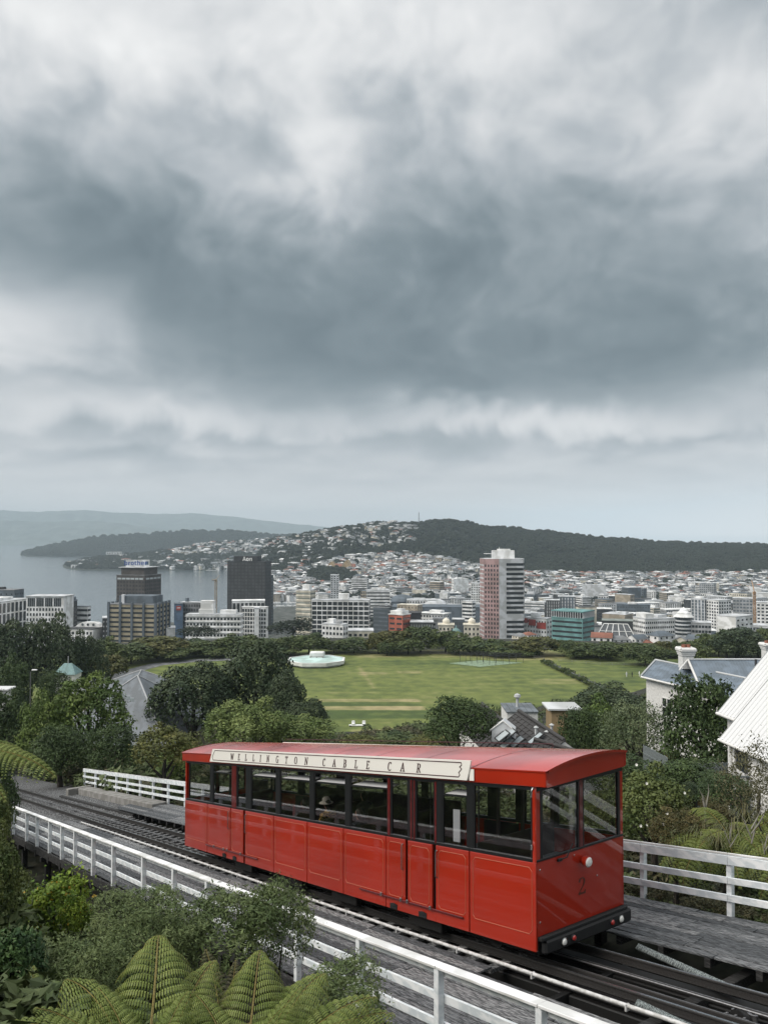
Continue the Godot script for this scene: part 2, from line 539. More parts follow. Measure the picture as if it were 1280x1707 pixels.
func make_ground() -> void:
	var azs := []
	var a := -180.0
	while a < 180.0:
		azs.append(a)
		a += 1.1 if absf(a) < 38.0 else 6.0
	azs.append(180.0)
	var rs := [0.0]
	var r := 1.5
	while r < 3200.0:
		rs.append(r)
		r *= 1.045
	var rows := []
	for rr in rs:
		var row := PackedVector3Array()
		for az in azs:
			var x: float = sin(deg_to_rad(az)) * rr
			var z: float = -cos(deg_to_rad(az)) * rr
			row.append(Vector3(x, ground(x, z), z))
		rows.append(row)
	var near := MB.new()
	var far := MB.new()
	for i in rs.size() - 1:
		var b := near if rs[i] < 420.0 else far
		for j in azs.size() - 1:
			b.quad(rows[i][j], rows[i][j + 1], rows[i + 1][j + 1], rows[i + 1][j])
	var me := near.mesh(null, M.soil)
	far.mesh(me, M.town_ground)
	struct("ground", me, null)
	var sea := MB.new()
	sea.quad(Vector3(-30000, SEA, 3000), Vector3(3000, SEA, 3000), Vector3(-500, SEA, -17000), Vector3(-30000, SEA, -17000))
	struct("sea", sea.mesh(), M.sea)


# a hill whose skyline runs through places of the photograph: foot at distance d0, crest at d1
func hill_height(hl: Dictionary, px: float, u: float) -> float:
	var crest: float = hl.crest_at.call(px)
	var edge: float = smooth(hl.x0, hl.x0 + hl.soft0, px) * (1.0 - smooth(hl.x1 - hl.soft1, hl.x1, px))
	var k: float = pow(u, hl.power) if u <= 1.0 else 1.0 - smooth(1.0, 1.6, u)
	var wave: float = hl.noise.get_noise_2d(px * 0.02, u * 3.0) * hl.rough * minf(u * 3.0, 1.0) * (1.0 - smooth(0.8, 1.0, u))
	return lerpf(hl.foot, lerpf(hl.foot, crest, edge), k) + wave * (crest - hl.foot) * edge

func hill_place(hl: Dictionary, px: float, u: float) -> Vector3:
	var d: float = lerpf(hl.d0, hl.d1, u) + (hl.bend.get_noise_1d(px * 0.02) * hl.wander if u < 1.0 else 0.0) * (1.0 - minf(u, 1.0))
	return Vector3((px - 640.0) / FOCAL * d, hill_height(hl, px, u), -d)

func make_hill(sky_x: Array, sky_y: Array, d0: float, d1: float, foot: float, power: float, m: Material, o := {}) -> Dictionary:
	var n := FastNoiseLite.new()
	n.seed = o.get("seed", 4)
	n.frequency = 1.0
	n.fractal_octaves = 4
	var hl := {"d0": d0, "d1": d1, "foot": foot, "power": power, "noise": n, "bend": n, "rough": o.get("rough", 0.10), "wander": o.get("wander", 0.0), "x0": sky_x[0], "x1": sky_x[-1], "soft0": o.get("soft0", 1.0), "soft1": o.get("soft1", 1.0)}
	hl.crest_at = func(px: float) -> float: return ray(640.0, pick(px, sky_x, sky_y) + n.get_noise_1d(px * 0.05) * o.get("jag", 1.5)).y * d1
	var b := MB.new()
	var nx: int = o.get("nx", 90)
	var nu: int = o.get("nu", 26)
	var rows := []
	for i in nu + 1:
		var row := []
		for j in nx + 1:
			row.append(hill_place(hl, lerpf(sky_x[0], sky_x[-1], float(j) / nx), 1.6 * i / nu))
		rows.append(row)
	for i in nu:
		for j in nx:
			b.quad(rows[i][j], rows[i][j + 1], rows[i + 1][j + 1], rows[i + 1][j])
	hl.node = struct(o.get("name", "hill"), b.mesh(), m)
	return hl

func make_hills() -> void:
	# the far ranges over the harbour, in the haze
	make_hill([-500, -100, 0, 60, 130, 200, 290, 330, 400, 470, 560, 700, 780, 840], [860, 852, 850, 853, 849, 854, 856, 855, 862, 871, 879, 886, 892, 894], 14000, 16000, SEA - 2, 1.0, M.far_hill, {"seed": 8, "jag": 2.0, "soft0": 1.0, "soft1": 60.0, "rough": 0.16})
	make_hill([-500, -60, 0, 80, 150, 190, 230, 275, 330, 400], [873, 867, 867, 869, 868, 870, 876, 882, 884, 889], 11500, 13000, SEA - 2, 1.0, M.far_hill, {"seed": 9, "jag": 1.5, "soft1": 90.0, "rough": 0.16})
	# the dark point across the water, then the suburb's headland before it
	hills.append(make_hill([12, 30, 70, 110, 170, 240, 300, 350, 400, 450, 520, 600], [929, 925, 915, 906, 896, 893, 888, 887, 889, 893, 897, 905], 4850, 5500, SEA - 2, 0.85, M.wooded_hill, {"seed": 10, "jag": 1.6, "soft0": 20.0, "soft1": 60.0}))
	hills.append(make_hill([76, 100, 130, 160, 200, 240, 300, 340, 400, 440, 480, 540], [950, 944, 937, 933, 928, 925, 918, 909, 905, 903, 897, 893], 2950, 3450, SEA - 2, 0.8, M.wooded_hill, {"seed": 11, "jag": 1.2, "soft0": 24.0, "soft1": 10.0, "rough": 0.16}))
	# the wooded ridge behind the town
	hills.append(make_hill([395, 425, 450, 470, 500, 530, 560, 600, 640, 680, 700, 740, 775, 800, 860, 940, 1000, 1100, 1180, 1280, 1500, 1900], [926, 915, 905, 899, 894, 888, 883, 877, 873, 875, 874, 869, 873, 879, 884, 891, 899, 906, 909, 911, 913, 915], 1560, 2500, -119.5, 1.12, M.wooded_hill, {"seed": 12, "jag": 1.0, "soft0": 60.0, "rough": 0.13, "nx": 130, "nu": 40}))


# ---------------------------------------------------------------- people: tapered capsules joined smoothly and meshed with surface nets
func body_mesh(bones: Array, cell: float) -> ArrayMesh:
	var lo := Vector3(1e9, 1e9, 1e9)
	var hi := -lo
	for b in bones:
		for e in 2:
			var r: float = b[2 + e] + cell * 2.5
			lo = lo.min(b[e] - Vector3(r, r, r))
			hi = hi.max(b[e] + Vector3(r, r, r))
	var nx := int((hi.x - lo.x) / cell) + 2
	var ny := int((hi.y - lo.y) / cell) + 2
	var nz := int((hi.z - lo.z) / cell) + 2
	var f := PackedFloat32Array()
	f.resize(nx * ny * nz)
	f.fill(1.0)
	var k := cell * 1.6
	for b in bones:
		var p: Vector3 = b[0]; var q: Vector3 = b[1]
		var ra: float = b[2]; var rb: float = b[3]
		var m := maxf(ra, rb) + cell * 3.0
		var l0 := (p.min(q) - Vector3(m, m, m) - lo) / cell
		var l1 := (p.max(q) + Vector3(m, m, m) - lo) / cell
		var pq := q - p
		var len2 := maxf(pq.length_squared(), 1e-9)
		for z in range(maxi(0, int(l0.z)), mini(nz, int(l1.z) + 1)):
			for y in range(maxi(0, int(l0.y)), mini(ny, int(l1.y) + 1)):
				for x in range(maxi(0, int(l0.x)), mini(nx, int(l1.x) + 1)):
					var w := lo + Vector3(x, y, z) * cell
					var t := clampf((w - p).dot(pq) / len2, 0.0, 1.0)
					var d := w.distance_to(p + pq * t) - lerpf(ra, rb, t)
					var i := (z * ny + y) * nx + x
					var h := maxf(k - absf(f[i] - d), 0.0) / k
					f[i] = minf(f[i], d) - h * h * k * 0.25
	var ids := {}
	var pts := PackedVector3Array()
	var nor := PackedVector3Array()
	var tris := PackedInt32Array()
	var off := [0, 1, nx, nx + 1, nx * ny, nx * ny + 1, nx * ny + nx, nx * ny + nx + 1]
	for z in nz - 1:
		for y in ny - 1:
			for x in nx - 1:
				var i := (z * ny + y) * nx + x
				var neg := 0
				for o in off:
					if f[i + o] < 0.0: neg += 1
				if neg == 0 or neg == 8: continue
				var sum := Vector3.ZERO
				var cnt := 0
				for e in [[0, 1], [2, 3], [4, 5], [6, 7], [0, 2], [1, 3], [4, 6], [5, 7], [0, 4], [1, 5], [2, 6], [3, 7]]:
					var a: float = f[i + off[e[0]]]; var c: float = f[i + off[e[1]]]
					if (a < 0.0) != (c < 0.0):
						var t := a / (a - c)
						var va := Vector3(e[0] & 1, (e[0] >> 1) & 1, e[0] >> 2)
						var vc := Vector3(e[1] & 1, (e[1] >> 1) & 1, e[1] >> 2)
						sum += va.lerp(vc, t)
						cnt += 1
				ids[i] = pts.size()
				pts.append(lo + (Vector3(x, y, z) + sum / cnt) * cell)
				nor.append(Vector3(f[i + 1] - f[i], f[i + nx] - f[i], f[i + nx * ny] - f[i]).normalized())
	var steps := [1, nx, nx * ny]
	for z in range(1, nz - 1):
		for y in range(1, ny - 1):
			for x in range(1, nx - 1):
				var i := (z * ny + y) * nx + x
				for ax in 3:
					var inside := f[i] < 0.0
					if inside == (f[i + steps[ax]] < 0.0): continue
					var u: int = steps[(ax + 1) % 3]; var w: int = steps[(ax + 2) % 3]
					var q := [ids.get(i, -1), ids.get(i - u, -1), ids.get(i - u - w, -1), ids.get(i - w, -1)]
					if q.has(-1): continue
					var o := [0, 1, 2, 0, 2, 3] if not inside else [0, 2, 1, 0, 3, 2]
					for g in o: tris.append(q[g])
	var s := []
	s.resize(Mesh.ARRAY_MAX)
	s[Mesh.ARRAY_VERTEX] = pts
	s[Mesh.ARRAY_NORMAL] = nor
	s[Mesh.ARRAY_INDEX] = tris
	var me := ArrayMesh.new()
	me.add_surface_from_arrays(Mesh.PRIMITIVE_TRIANGLES, s)
	return me

# seated passenger, facing +x, seat top at the origin
func passenger(label: String, where: Vector3, turn: float, shirt: Material, hat: bool, reach: bool) -> void:
	var o := thing("person", label, "person", where, turn, "passengers in the cable car")
	var V := func(a: float, b: float, c: float) -> Vector3: return Vector3(a, b, c)
	var torso := [[V.call(0.02, 0.05, 0), V.call(0, 0.30, 0), 0.155, 0.15], [V.call(0, 0.30, 0), V.call(0.01, 0.50, 0), 0.15, 0.13], [V.call(-0.01, 0.52, -0.15), V.call(-0.01, 0.52, 0.15), 0.085, 0.085], [V.call(0.01, 0.50, 0), V.call(0.03, 0.62, 0), 0.07, 0.055]]
	for k in [-1.0, 1.0]:
		torso.append([V.call(0.02, 0.04, 0.09 * k), V.call(0.42, 0.06, 0.11 * k), 0.095, 0.07])
		torso.append([V.call(0.42, 0.06, 0.11 * k), V.call(0.44, -0.36, 0.11 * k), 0.065, 0.045])
		torso.append([V.call(0.44, -0.38, 0.11 * k), V.call(0.58, -0.40, 0.12 * k), 0.045, 0.035])
		torso.append([V.call(0, 0.51, 0.19 * k), V.call(0.06, 0.24, 0.25 * k), 0.062, 0.048])
	part(o, "clothes", body_mesh(torso, 0.028), shirt)
	var skin := [[V.call(0.03, 0.58, 0), V.call(0.035, 0.68, 0), 0.055, 0.055], [V.call(0.035, 0.74, 0), V.call(0.045, 0.80, 0), 0.088, 0.092], [V.call(0.10, 0.69, 0), V.call(0.07, 0.73, 0), 0.04, 0.06], [V.call(0.125, 0.745, 0), V.call(0.145, 0.725, 0), 0.014, 0.018],
		[V.call(0.04, 0.75, 0.092), V.call(0.035, 0.78, 0.096), 0.016, 0.02], [V.call(0.04, 0.75, -0.092), V.call(0.035, 0.78, -0.096), 0.016, 0.02]]
	for k in [-1.0, 1.0]:
		var hand: Vector3 = V.call(0.33, 0.42, 0.12 * k) if reach and k < 0 else V.call(0.28, 0.17, 0.15 * k)
		skin.append([V.call(0.06, 0.24, 0.25 * k), hand, 0.044, 0.030])
		var dir: Vector3 = (hand - V.call(0.06, 0.24, 0.25 * k)).normalized()
		skin.append([hand, hand + dir * 0.07, 0.035, 0.032])
		for fgr in 4:
			var side := Vector3(0, 0.2, 1).normalized() * (fgr - 1.5) * 0.02
			skin.append([hand + dir * 0.07 + side, hand + dir * (0.145 - 0.01 * absf(fgr - 1.4)) + side * 1.2 + Vector3(0, -0.015, 0), 0.010, 0.008])
		skin.append([hand + dir * 0.02, hand + dir * 0.07 + Vector3(0, 0.035, -0.035 * k), 0.012, 0.009])
	part(o, "body", body_mesh(skin, 0.014), M.skin)
	part(o, "hair", body_mesh([[V.call(0.02, 0.80, 0), V.call(0.03, 0.83, 0), 0.10, 0.088], [V.call(-0.02, 0.70, 0), V.call(0, 0.78, 0), 0.07, 0.09]], 0.02), M.hair)
	if hat:
		var b := MB.new()
		b.lathe([Vector2(0, 0.115), Vector2(0.07, 0.11), Vector2(0.105, 0.07), Vector2(0.115, 0.0), Vector2(0.20, -0.045), Vector2(0.198, -0.05), Vector2(0.11, -0.006)], 20, Vector3(0.04, 0.86, 0))
		var h := part(o, "sun_hat", b.mesh(), M.hat_cloth)
		h.rotation.z = -0.08


# ---------------------------------------------------------------- the cable car
func car_rect(s0: float, s1: float, v0: float, v1: float, t: float, r: float, cut: float) -> ArrayMesh:
	# a painted lining: a thin raised strip round a panel, corners cut
	var b := graded()
	var path := [Vector3(s0 - cut, v0, t), Vector3(s1 + cut, v0, t), Vector3(s1, v0 + cut, t), Vector3(s1, v1 - cut, t), Vector3(s1 + cut, v1, t), Vector3(s0 - cut, v1, t), Vector3(s0, v1 - cut, t), Vector3(s0, v0 + cut, t), Vector3(s0 - cut, v0, t)]
	for i in 8:
		b.tube([path[i], path[i + 1]], r, 4, true)
	return b.mesh()

func make_car() -> void:
	var car := thing("cable_car", "glossy red cable car with arched roof and cream name board, on the sloping track", "cable car")
	line_node(car)
	var L := 17.6
	var W := 2.46
	# lower side panels, near and far; the doors among them stand in slots
	var near := [[17.6, 15.56, 0], [15.53, 13.66, 1], [13.58, 12.66, 2], [12.54, 10.62, 0], [10.59, 8.63, 0], [8.60, 6.77, 0], [6.74, 4.88, 0], [4.86, 4.10, 1], [3.99, 3.10, 2], [2.99, 1.90, 0], [1.87, 0.0, 0]]
	for p in near:
		for far in 2:
			var b := graded()
			var t := 0.0 if far == 0 else W
			var k := 1.0 if far == 0 else -1.0
			var out: float = 0.015 if p[2] == 2 else 0.0
			b.cbox(Vector3(p[1], 0.25 if p[2] > 0 else 0.0, t - out * k), Vector3(p[0], 1.625, t + 0.05 * k), 0.008)
			var nm: String = ["side_panel", "side_panel", "door"][p[2]]
			var o := part(car, nm, b.mesh(), M.red_paint)
			part(o, "lining", car_rect(p[0] - 0.10, p[1] + 0.10, 0.31, 1.53, t - (out + 0.002) * k, 0.007, 0.07), M.gold_line)
	for far in 2:
		var t := 0.0 if far == 0 else W
		var k := 1.0 if far == 0 else -1.0
		var b := graded()
		for g in [[15.53, 12.66], [4.86, 2.99]]:
			b.cbox(Vector3(g[1], 0.0, t + 0.004 * k), Vector3(g[0], 0.235, t + 0.05 * k), 0.006)
		part(car, "skirt", b.mesh(), M.red_paint)
		for x in [13.74, 12.46, 4.18, 2.93]:
			b = graded()
			b.tube([Vector3(x, 0.95, t - 0.01 * k), Vector3(x, 0.98, t - 0.05 * k), Vector3(x, 1.50, t - 0.05 * k), Vector3(x, 1.53, t - 0.01 * k)], 0.013, 6)
			part(car, "grab_handle", b.mesh(), M.steel)
		# dark back of the slots beside the doors
		b = graded()
		for g in [[13.70, 12.50], [4.14, 2.95]]:
			b.box(Vector3(g[1], 0.2, t + 0.06 * k), Vector3(g[0], 1.62, t + 0.075 * k))
		part(car, "door_slot", b.mesh(), M.black_frame)
		# door runners with their rollers
		for g in [[15.6, 11.6, [14.85, 14.05, 13.78, 12.75]], [5.95, 2.05, [4.98, 4.2, 3.95, 3.12]]]:
			b = graded()
			b.cbox(Vector3(g[1], 0.245, t - 0.05 * k), Vector3(g[0], 0.285, t - 0.018 * k), 0.008)
			var run := part(car, "door_runner", b.mesh(), M.dark_red_paint)
			for x in g[2]:
				b = graded()
				b.cbox(Vector3(x - 0.03, 0.24, t - 0.075 * k), Vector3(x + 0.03, 0.33, t - 0.03 * k), 0.01)
				part(run, "roller", b.mesh(), M.chrome)
	for x in [14.1, 13.3, 4.55, 3.45]:
		var b := graded()
		b.cbox(Vector3(x - 0.14, 0.01, -0.012), Vector3(x + 0.14, 0.13, 0.0), 0.004)
		b.cbox(Vector3(x - 0.09, 0.07, -0.024), Vector3(x + 0.04, 0.15, -0.012), 0.004)
		part(car, "step_bracket", b.mesh(), M.rubber)
	# window band
	var panes := [[17.26, 15.32], [15.08, 13.56], [13.16, 12.50], [12.14, 10.47], [10.23, 8.48], [8.27, 6.66], [6.45, 4.80], [4.67, 4.00], [3.72, 3.04], [2.77, 1.94], [1.76, 0.10]]
	var reds := [[13.54, 13.20], [4.79, 4.69], [3.90, 3.84], [3.78, 3.73], [3.02, 2.96]]
	for far in 2:
		var t := 0.0 if far == 0 else W
		var k := 1.0 if far == 0 else -1.0
		var b := graded()
		b.cbox(Vector3(0.06, 1.63, t + 0.002 * k), Vector3(L - 0.05, 1.695, t + 0.05 * k), 0.008)
		b.cbox(Vector3(0.06, 2.955, t + 0.002 * k), Vector3(L - 0.05, 3.06, t + 0.06 * k), 0.008)
		part(car, "window_rail", b.mesh(), M.black_frame)
		b = graded()
		b.box(Vector3(0.1, 1.690, t - 0.006 * k), Vector3(L - 0.1, 1.702, t + 0.03 * k))
		part(car, "sill_strip", b.mesh(), M.steel)
		for i in panes.size():
			var p: Array = panes[i]
			var g := graded()
			g.box(Vector3(p[1], 1.69, t + 0.030 * k), Vector3(p[0], 2.71 if i in [3, 4, 5, 6, 9] else 2.96, t + 0.034 * k))
			var o := part(car, "window", g.mesh(), M.window_glass)
			var fr := graded()
			for x in [p[0], p[1]]:
				var e := 0.035 if x == p[1] else -0.035
				fr.box(Vector3(x, 1.69, t + 0.010 * k), Vector3(x + e, 2.96, t + 0.045 * k))
			if i in [3, 4, 5, 6, 9, 1]:
				fr.box(Vector3(p[1], 2.70, t + 0.008 * k), Vector3(p[0], 2.735, t + 0.05 * k))
				if far == 0:
					var ve := graded()
					var d := 0.36
					var z0 := t + 0.055 * k
					var s0: float = p[0] - 0.04 if i != 1 else 14.95
					var s1: float = p[1] + 0.04 if i != 1 else 14.15
					ve.quad(Vector3(s0, 2.735, z0), Vector3(s1, 2.735, z0), Vector3(s1, 2.77, z0 + d * k), Vector3(s0, 2.77, z0 + d * k))
					ve.quad(Vector3(s0, 2.725, z0), Vector3(s0, 2.76, z0 + d * k), Vector3(s1, 2.76, z0 + d * k), Vector3(s1, 2.725, z0))
					part(o, "vent_pane", ve.mesh(), M.vent_pane)
			part(o, "frame", fr.mesh(), M.black_frame)
		for i in panes.size() - 1:
			b = graded()
			b.cbox(Vector3(panes[i + 1][0], 1.69, t), Vector3(panes[i][1], 2.97, t + 0.06 * k), 0.01)
			part(car, "window_post", b.mesh(), M.black_frame)
		for p in reds:
			b = graded()
			b.cbox(Vector3(p[1], 1.66, t - 0.012 * k), Vector3(p[0], 2.98, t + 0.02 * k), 0.01)
			part(car, "door_post", b.mesh(), M.dark_red_paint)
		# fascia under the eave
		b = graded()
		b.cbox(Vector3(-0.30 if far == 0 else -0.06, 3.03, t - 0.035 * k), Vector3(L + 0.22, 3.325, t + 0.02 * k), 0.012)
		part(car, "fascia", b.mesh(), M.red_paint)
		b = graded()
		b.box(Vector3(-0.31 if far == 0 else -0.07, 3.305, t - 0.052 * k), Vector3(L + 0.23, 3.332, t - 0.036 * k))
		part(car, "gutter", b.mesh(), M.red_paint)
		# corner posts
		for s in [0.0, L]:
			b = graded()
			b.cbox(Vector3(s, 1.60, t), Vector3(s + (0.10 if s == 0.0 else -0.10), 3.05, t + 0.14 * k), 0.02)
			part(car, "corner_post", b.mesh(), M.red_paint)
	# arched roof in sheets with standing seams
	var arc := func(t: float) -> float: return 3.33 + 0.125 * (1.0 - pow(absf((t - W * 0.5) / (W * 0.5 + 0.06)), 2.2))
	var ov := func(t: float) -> float: return lerpf(0.0, 0.24, clampf(t / W, 0.0, 1.0))
	var cuts := [-0.34, 1.72, 3.75, 5.8, 7.85, 9.9, 11.95, 14.0, 16.0, L + 0.26]
	for i in cuts.size() - 1:
		var b := graded()
		for k in 14:
			var t0: float = lerpf(-0.055, W + 0.055, k / 14.0)
			var t1: float = lerpf(-0.055, W + 0.055, (k + 1) / 14.0)
			var s0: float = cuts[i] + (0.006 if i else 0.0); var s1: float = cuts[i + 1] - 0.006
			var n0 := Vector3(GRADE, 1, (arc.call(t0 - 0.02) - arc.call(t0 + 0.02)) / 0.04).normalized()
			var n1 := Vector3(GRADE, 1, (arc.call(t1 - 0.02) - arc.call(t1 + 0.02)) / 0.04).normalized()
			var c0: float = s0 + (ov.call(t0) if i == 0 else 0.0); var c1: float = s0 + (ov.call(t1) if i == 0 else 0.0)
			b.quad_n(Vector3(c0, arc.call(t0), t0), Vector3(s1, arc.call(t0), t0), Vector3(s1, arc.call(t1), t1), Vector3(c1, arc.call(t1), t1), n0, n0, n1, n1)
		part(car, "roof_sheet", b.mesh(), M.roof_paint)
		if i > 0:
			b = graded()
			for k in 14:
				var t0: float = lerpf(-0.05, W + 0.05, k / 14.0)
				var t1: float = lerpf(-0.05, W + 0.05, (k + 1) / 14.0)
				b.quad(Vector3(cuts[i] - 0.012, arc.call(t0) + 0.006, t0), Vector3(cuts[i] + 0.012, arc.call(t0) + 0.006, t0), Vector3(cuts[i] + 0.012, arc.call(t1) + 0.006, t1), Vector3(cuts[i] - 0.012, arc.call(t1) + 0.006, t1))
			part(car, "roof_seam", b.mesh(), M.dark_red_paint)
	# the board with the name, one on each eave
	var words := "WELLINGTONCABLECAR"
	var spots := [13.32, 12.80, 12.28, 11.75, 11.28, 10.79, 10.20, 9.64, 9.09, 8.50, 7.56, 7.04, 6.52, 6.00, 5.48, 4.58, 4.06, 3.46]
	var font := SystemFont.new()
	font.font_names = PackedStringArray(["Droid Serif"])
	for far in 2:
		var t := -0.065 if far == 0 else W + 0.065
		var k := 1.0 if far == 0 else -1.0
		var b := graded()
		var dn := 0.0 if far == 0 else 0.15
		b.prism(PackedVector2Array([Vector2(15.14, 3.085 - dn), Vector2(14.90, 3.505 - dn), Vector2(1.71, 3.475 - dn), Vector2(1.84, 3.075 - dn)]), minf(t, t - 0.03 * k), maxf(t, t - 0.03 * k))
		var board := part(car, "name_board", b.mesh(), M.cream_paint)
		b = graded()
		var tt := t - 0.032 * k
		var path := [Vector3(14.70, 3.46, tt), Vector3(2.02, 3.43, tt), Vector3(2.00, 3.38, tt), Vector3(2.07, 3.34, tt), Vector3(2.00, 3.30, tt), Vector3(2.10, 3.22, tt), Vector3(2.06, 3.18, tt), Vector3(2.10, 3.135, tt), Vector3(14.84, 3.145, tt), Vector3(14.90, 3.22, tt), Vector3(14.86, 3.30, tt), Vector3(14.70, 3.46, tt)]
		for i in path.size() - 1:
			b.tube([path[i], path[i + 1]], 0.011, 4, true)
		part(board, "border_line", b.mesh(), M.maroon_print)
		if far == 0:
			for i in words.length():
				var tm := TextMesh.new()
				tm.text = words[i]
				tm.font = font
				tm.font_size = 64
				tm.pixel_size = 0.0044
				tm.depth = 0.008
				var l := part(board, "letter", tm, M.maroon_print)
				var s: float = spots[i]
				l.transform = Transform3D(Basis(Vector3(-0.86, GRADE * 0.86, 0), Vector3(-0.16, 1.0, 0), Vector3(0, 0, -1)), Vector3(s, 3.29 - (15.0 - s) * 0.002 - GRADE * s, t - 0.036))
		b = graded()
		b.box(Vector3(1.66, 3.07, t + 0.012 * k), Vector3(1.80, 3.30, t))
		part(car, "board_bracket", b.mesh(), M.cream_paint)
	# the two ends
	for s in [0.0, L]:
		var k := 1.0 if s == 0.0 else -1.0
		var sl := func(x: float) -> float: return s + x * k
		var b := graded()
		b.cbox(Vector3(sl.call(0.0), 0.25, 0.004), Vector3(sl.call(0.05), 1.645, W - 0.004), 0.02)
		part(car, "end_panel", b.mesh(), M.red_paint)
		b = graded()
		for i in 12:
			var t0: float = lerpf(0.0, W, i / 12.0); var t1: float = lerpf(0.0, W, (i + 1) / 12.0)
			var o0: float = ov.call(t0) if s == 0.0 else 0.0; var o1: float = ov.call(t1) if s == 0.0 else 0.0
			b.quad(Vector3(sl.call(-0.29 + o0), 3.02, t0), Vector3(sl.call(-0.29 + o0), arc.call(t0) - 0.01, t0), Vector3(sl.call(-0.29 + o1), arc.call(t1) - 0.01, t1), Vector3(sl.call(-0.29 + o1), 3.02, t1))
			b.quad(Vector3(sl.call(-0.34 + o0), arc.call(t0) - 0.05, t0), Vector3(sl.call(-0.34 + o0), arc.call(t0) + 0.002, t0), Vector3(sl.call(-0.34 + o1), arc.call(t1) + 0.002, t1), Vector3(sl.call(-0.34 + o1), arc.call(t1) - 0.05, t1))
			b.quad(Vector3(sl.call(-0.34 + o0), arc.call(t0) - 0.05, t0), Vector3(sl.call(-0.34 + o1), arc.call(t1) - 0.05, t1), Vector3(sl.call(-0.29 + o1), arc.call(t1) - 0.05, t1), Vector3(sl.call(-0.29 + o0), arc.call(t0) - 0.05, t0))
			b.quad(Vector3(sl.call(-0.29 + o0), 3.02, t0), Vector3(sl.call(-0.29 + o1), 3.02, t1), Vector3(sl.call(0.02), 3.0, t1), Vector3(sl.call(0.02), 3.0, t0))
		part(car, "roof_front", b.mesh(), M.red_paint)
		b = graded()
		b.cbox(Vector3(sl.call(-0.012), 1.63, 0.02), Vector3(sl.call(0.05), 1.675, W - 0.02), 0.008)
		b.cbox(Vector3(sl.call(-0.002), 2.925, 0.02), Vector3(sl.call(0.05), 3.03, W - 0.02), 0.008)
		for x in [[0.11, 0.19], [1.13, 1.17], [1.27, 1.31], [2.29, 2.37]]:
			b.cbox(Vector3(sl.call(-0.004), 1.67, x[0]), Vector3(sl.call(0.05), 2.93, x[1]), 0.008)
		part(car, "end_window_frame", b.mesh(), M.black_frame)
		b = graded()
		b.cbox(Vector3(sl.call(-0.012), 1.66, 1.165), Vector3(sl.call(0.05), 2.96, 1.275), 0.015)
		part(car, "mullion", b.mesh(), M.dark_red_paint)
		for x in [[0.18, 1.14], [1.30, 2.30]]:
			b = graded()
			b.box(Vector3(sl.call(0.020), 1.67, x[0]), Vector3(sl.call(0.024), 2.93, x[1]))
			part(car, "end_window", b.mesh(), M.window_glass)
		# buffer beam with two headlamps and two red lamps
		b = graded()
		b.cbox(Vector3(sl.call(-0.13), -0.07, 0.12), Vector3(sl.call(0.02), 0.19, 2.55), 0.04)
		b.cbox(Vector3(sl.call(-0.10), 0.18, 0.06), Vector3(sl.call(0.03), 0.262, W), 0.02)
		var beam := part(car, "buffer_beam", b.mesh(), M.rubber)
		for q in [[0.58, 0.07, 0], [2.19, 0.07, 0], [0.84, 0.075, 1], [1.93, 0.075, 1]]:
			b = MB.new()
			var r: float = [0.075, 0.062][q[2]]
			var base := Vector3(sl.call(-0.128), q[1] - GRADE * sl.call(-0.128), q[0])
			b.xf = Transform3D(Basis(Vector3(0, 1, 0), Vector3(-k, 0, 0), Vector3(0, 0, k)), base)
			b.lathe([Vector2(r, 0.0), Vector2(r, 0.03), Vector2(r * 0.86, 0.036)], 18)
			var lamp := part(beam, ["headlamp", "tail_lamp"][q[2]], b.mesh(), [M.chrome, M.rubber][q[2]])
			b.v.clear(); b.n.clear(); b.c.clear()
			b.lathe([Vector2(r * 0.86, 0.03), Vector2(r * 0.6, 0.052), Vector2(0.0, 0.062)], 18)
			lamp.mesh = b.mesh(lamp.mesh, null)
			lamp.material_override = null
			lamp.set_surface_override_material(0, [M.chrome, M.rubber][q[2]])
			lamp.set_surface_override_material(1, [M.lamp_white, M.lamp_red][q[2]])
		# the big lamp under the windows
		b = MB.new()
		b.xf = Transform3D(Basis(Vector3(0, 1, 0), Vector3(-k, 0, 0), Vector3(0, 0, k)), Vector3(sl.call(0.0), 1.42 - GRADE * s, 1.25))
		b.lathe([Vector2(0.05, 0), Vector2(0.07, 0.02), Vector2(0.094, 0.08), Vector2(0.102, 0.16), Vector2(0.096, 0.17)], 22)
		var big := part(car, "head_lamp", b.mesh(), M.red_paint)
		b.v.clear(); b.n.clear(); b.c.clear()
		b.lathe([Vector2(0.096, 0.165), Vector2(0.07, 0.188), Vector2(0.0, 0.20)], 22)
		part(big, "lens", b.mesh(), M.lamp_white)
		# wiper, bolts, car number
		b = graded()
		b.tube([Vector3(sl.call(-0.04), 1.56, 0.78), Vector3(sl.call(-0.05), 1.80, 0.93)], 0.012, 5)
		b.cbox(Vector3(sl.call(-0.05), 1.53, 0.55), Vector3(sl.call(-0.0), 1.59, 0.66), 0.01)
		b.tube([Vector3(sl.call(-0.035), 1.56, 0.60), Vector3(sl.call(-0.05), 1.58, 0.78)], 0.012, 5)
		part(car, "wiper", b.mesh(), M.black_frame)
		for q in [[0.10, 1.48], [0.10, 0.52], [1.66, 1.02], [1.02, 1.55]]:
			b = graded()
			b.cbox(Vector3(sl.call(-0.012), q[1] - 0.016, q[0] - 0.016), Vector3(sl.call(0.0), q[1] + 0.016, q[0] + 0.016), 0.005)
			part(car, "bolt", b.mesh(), M.chrome)
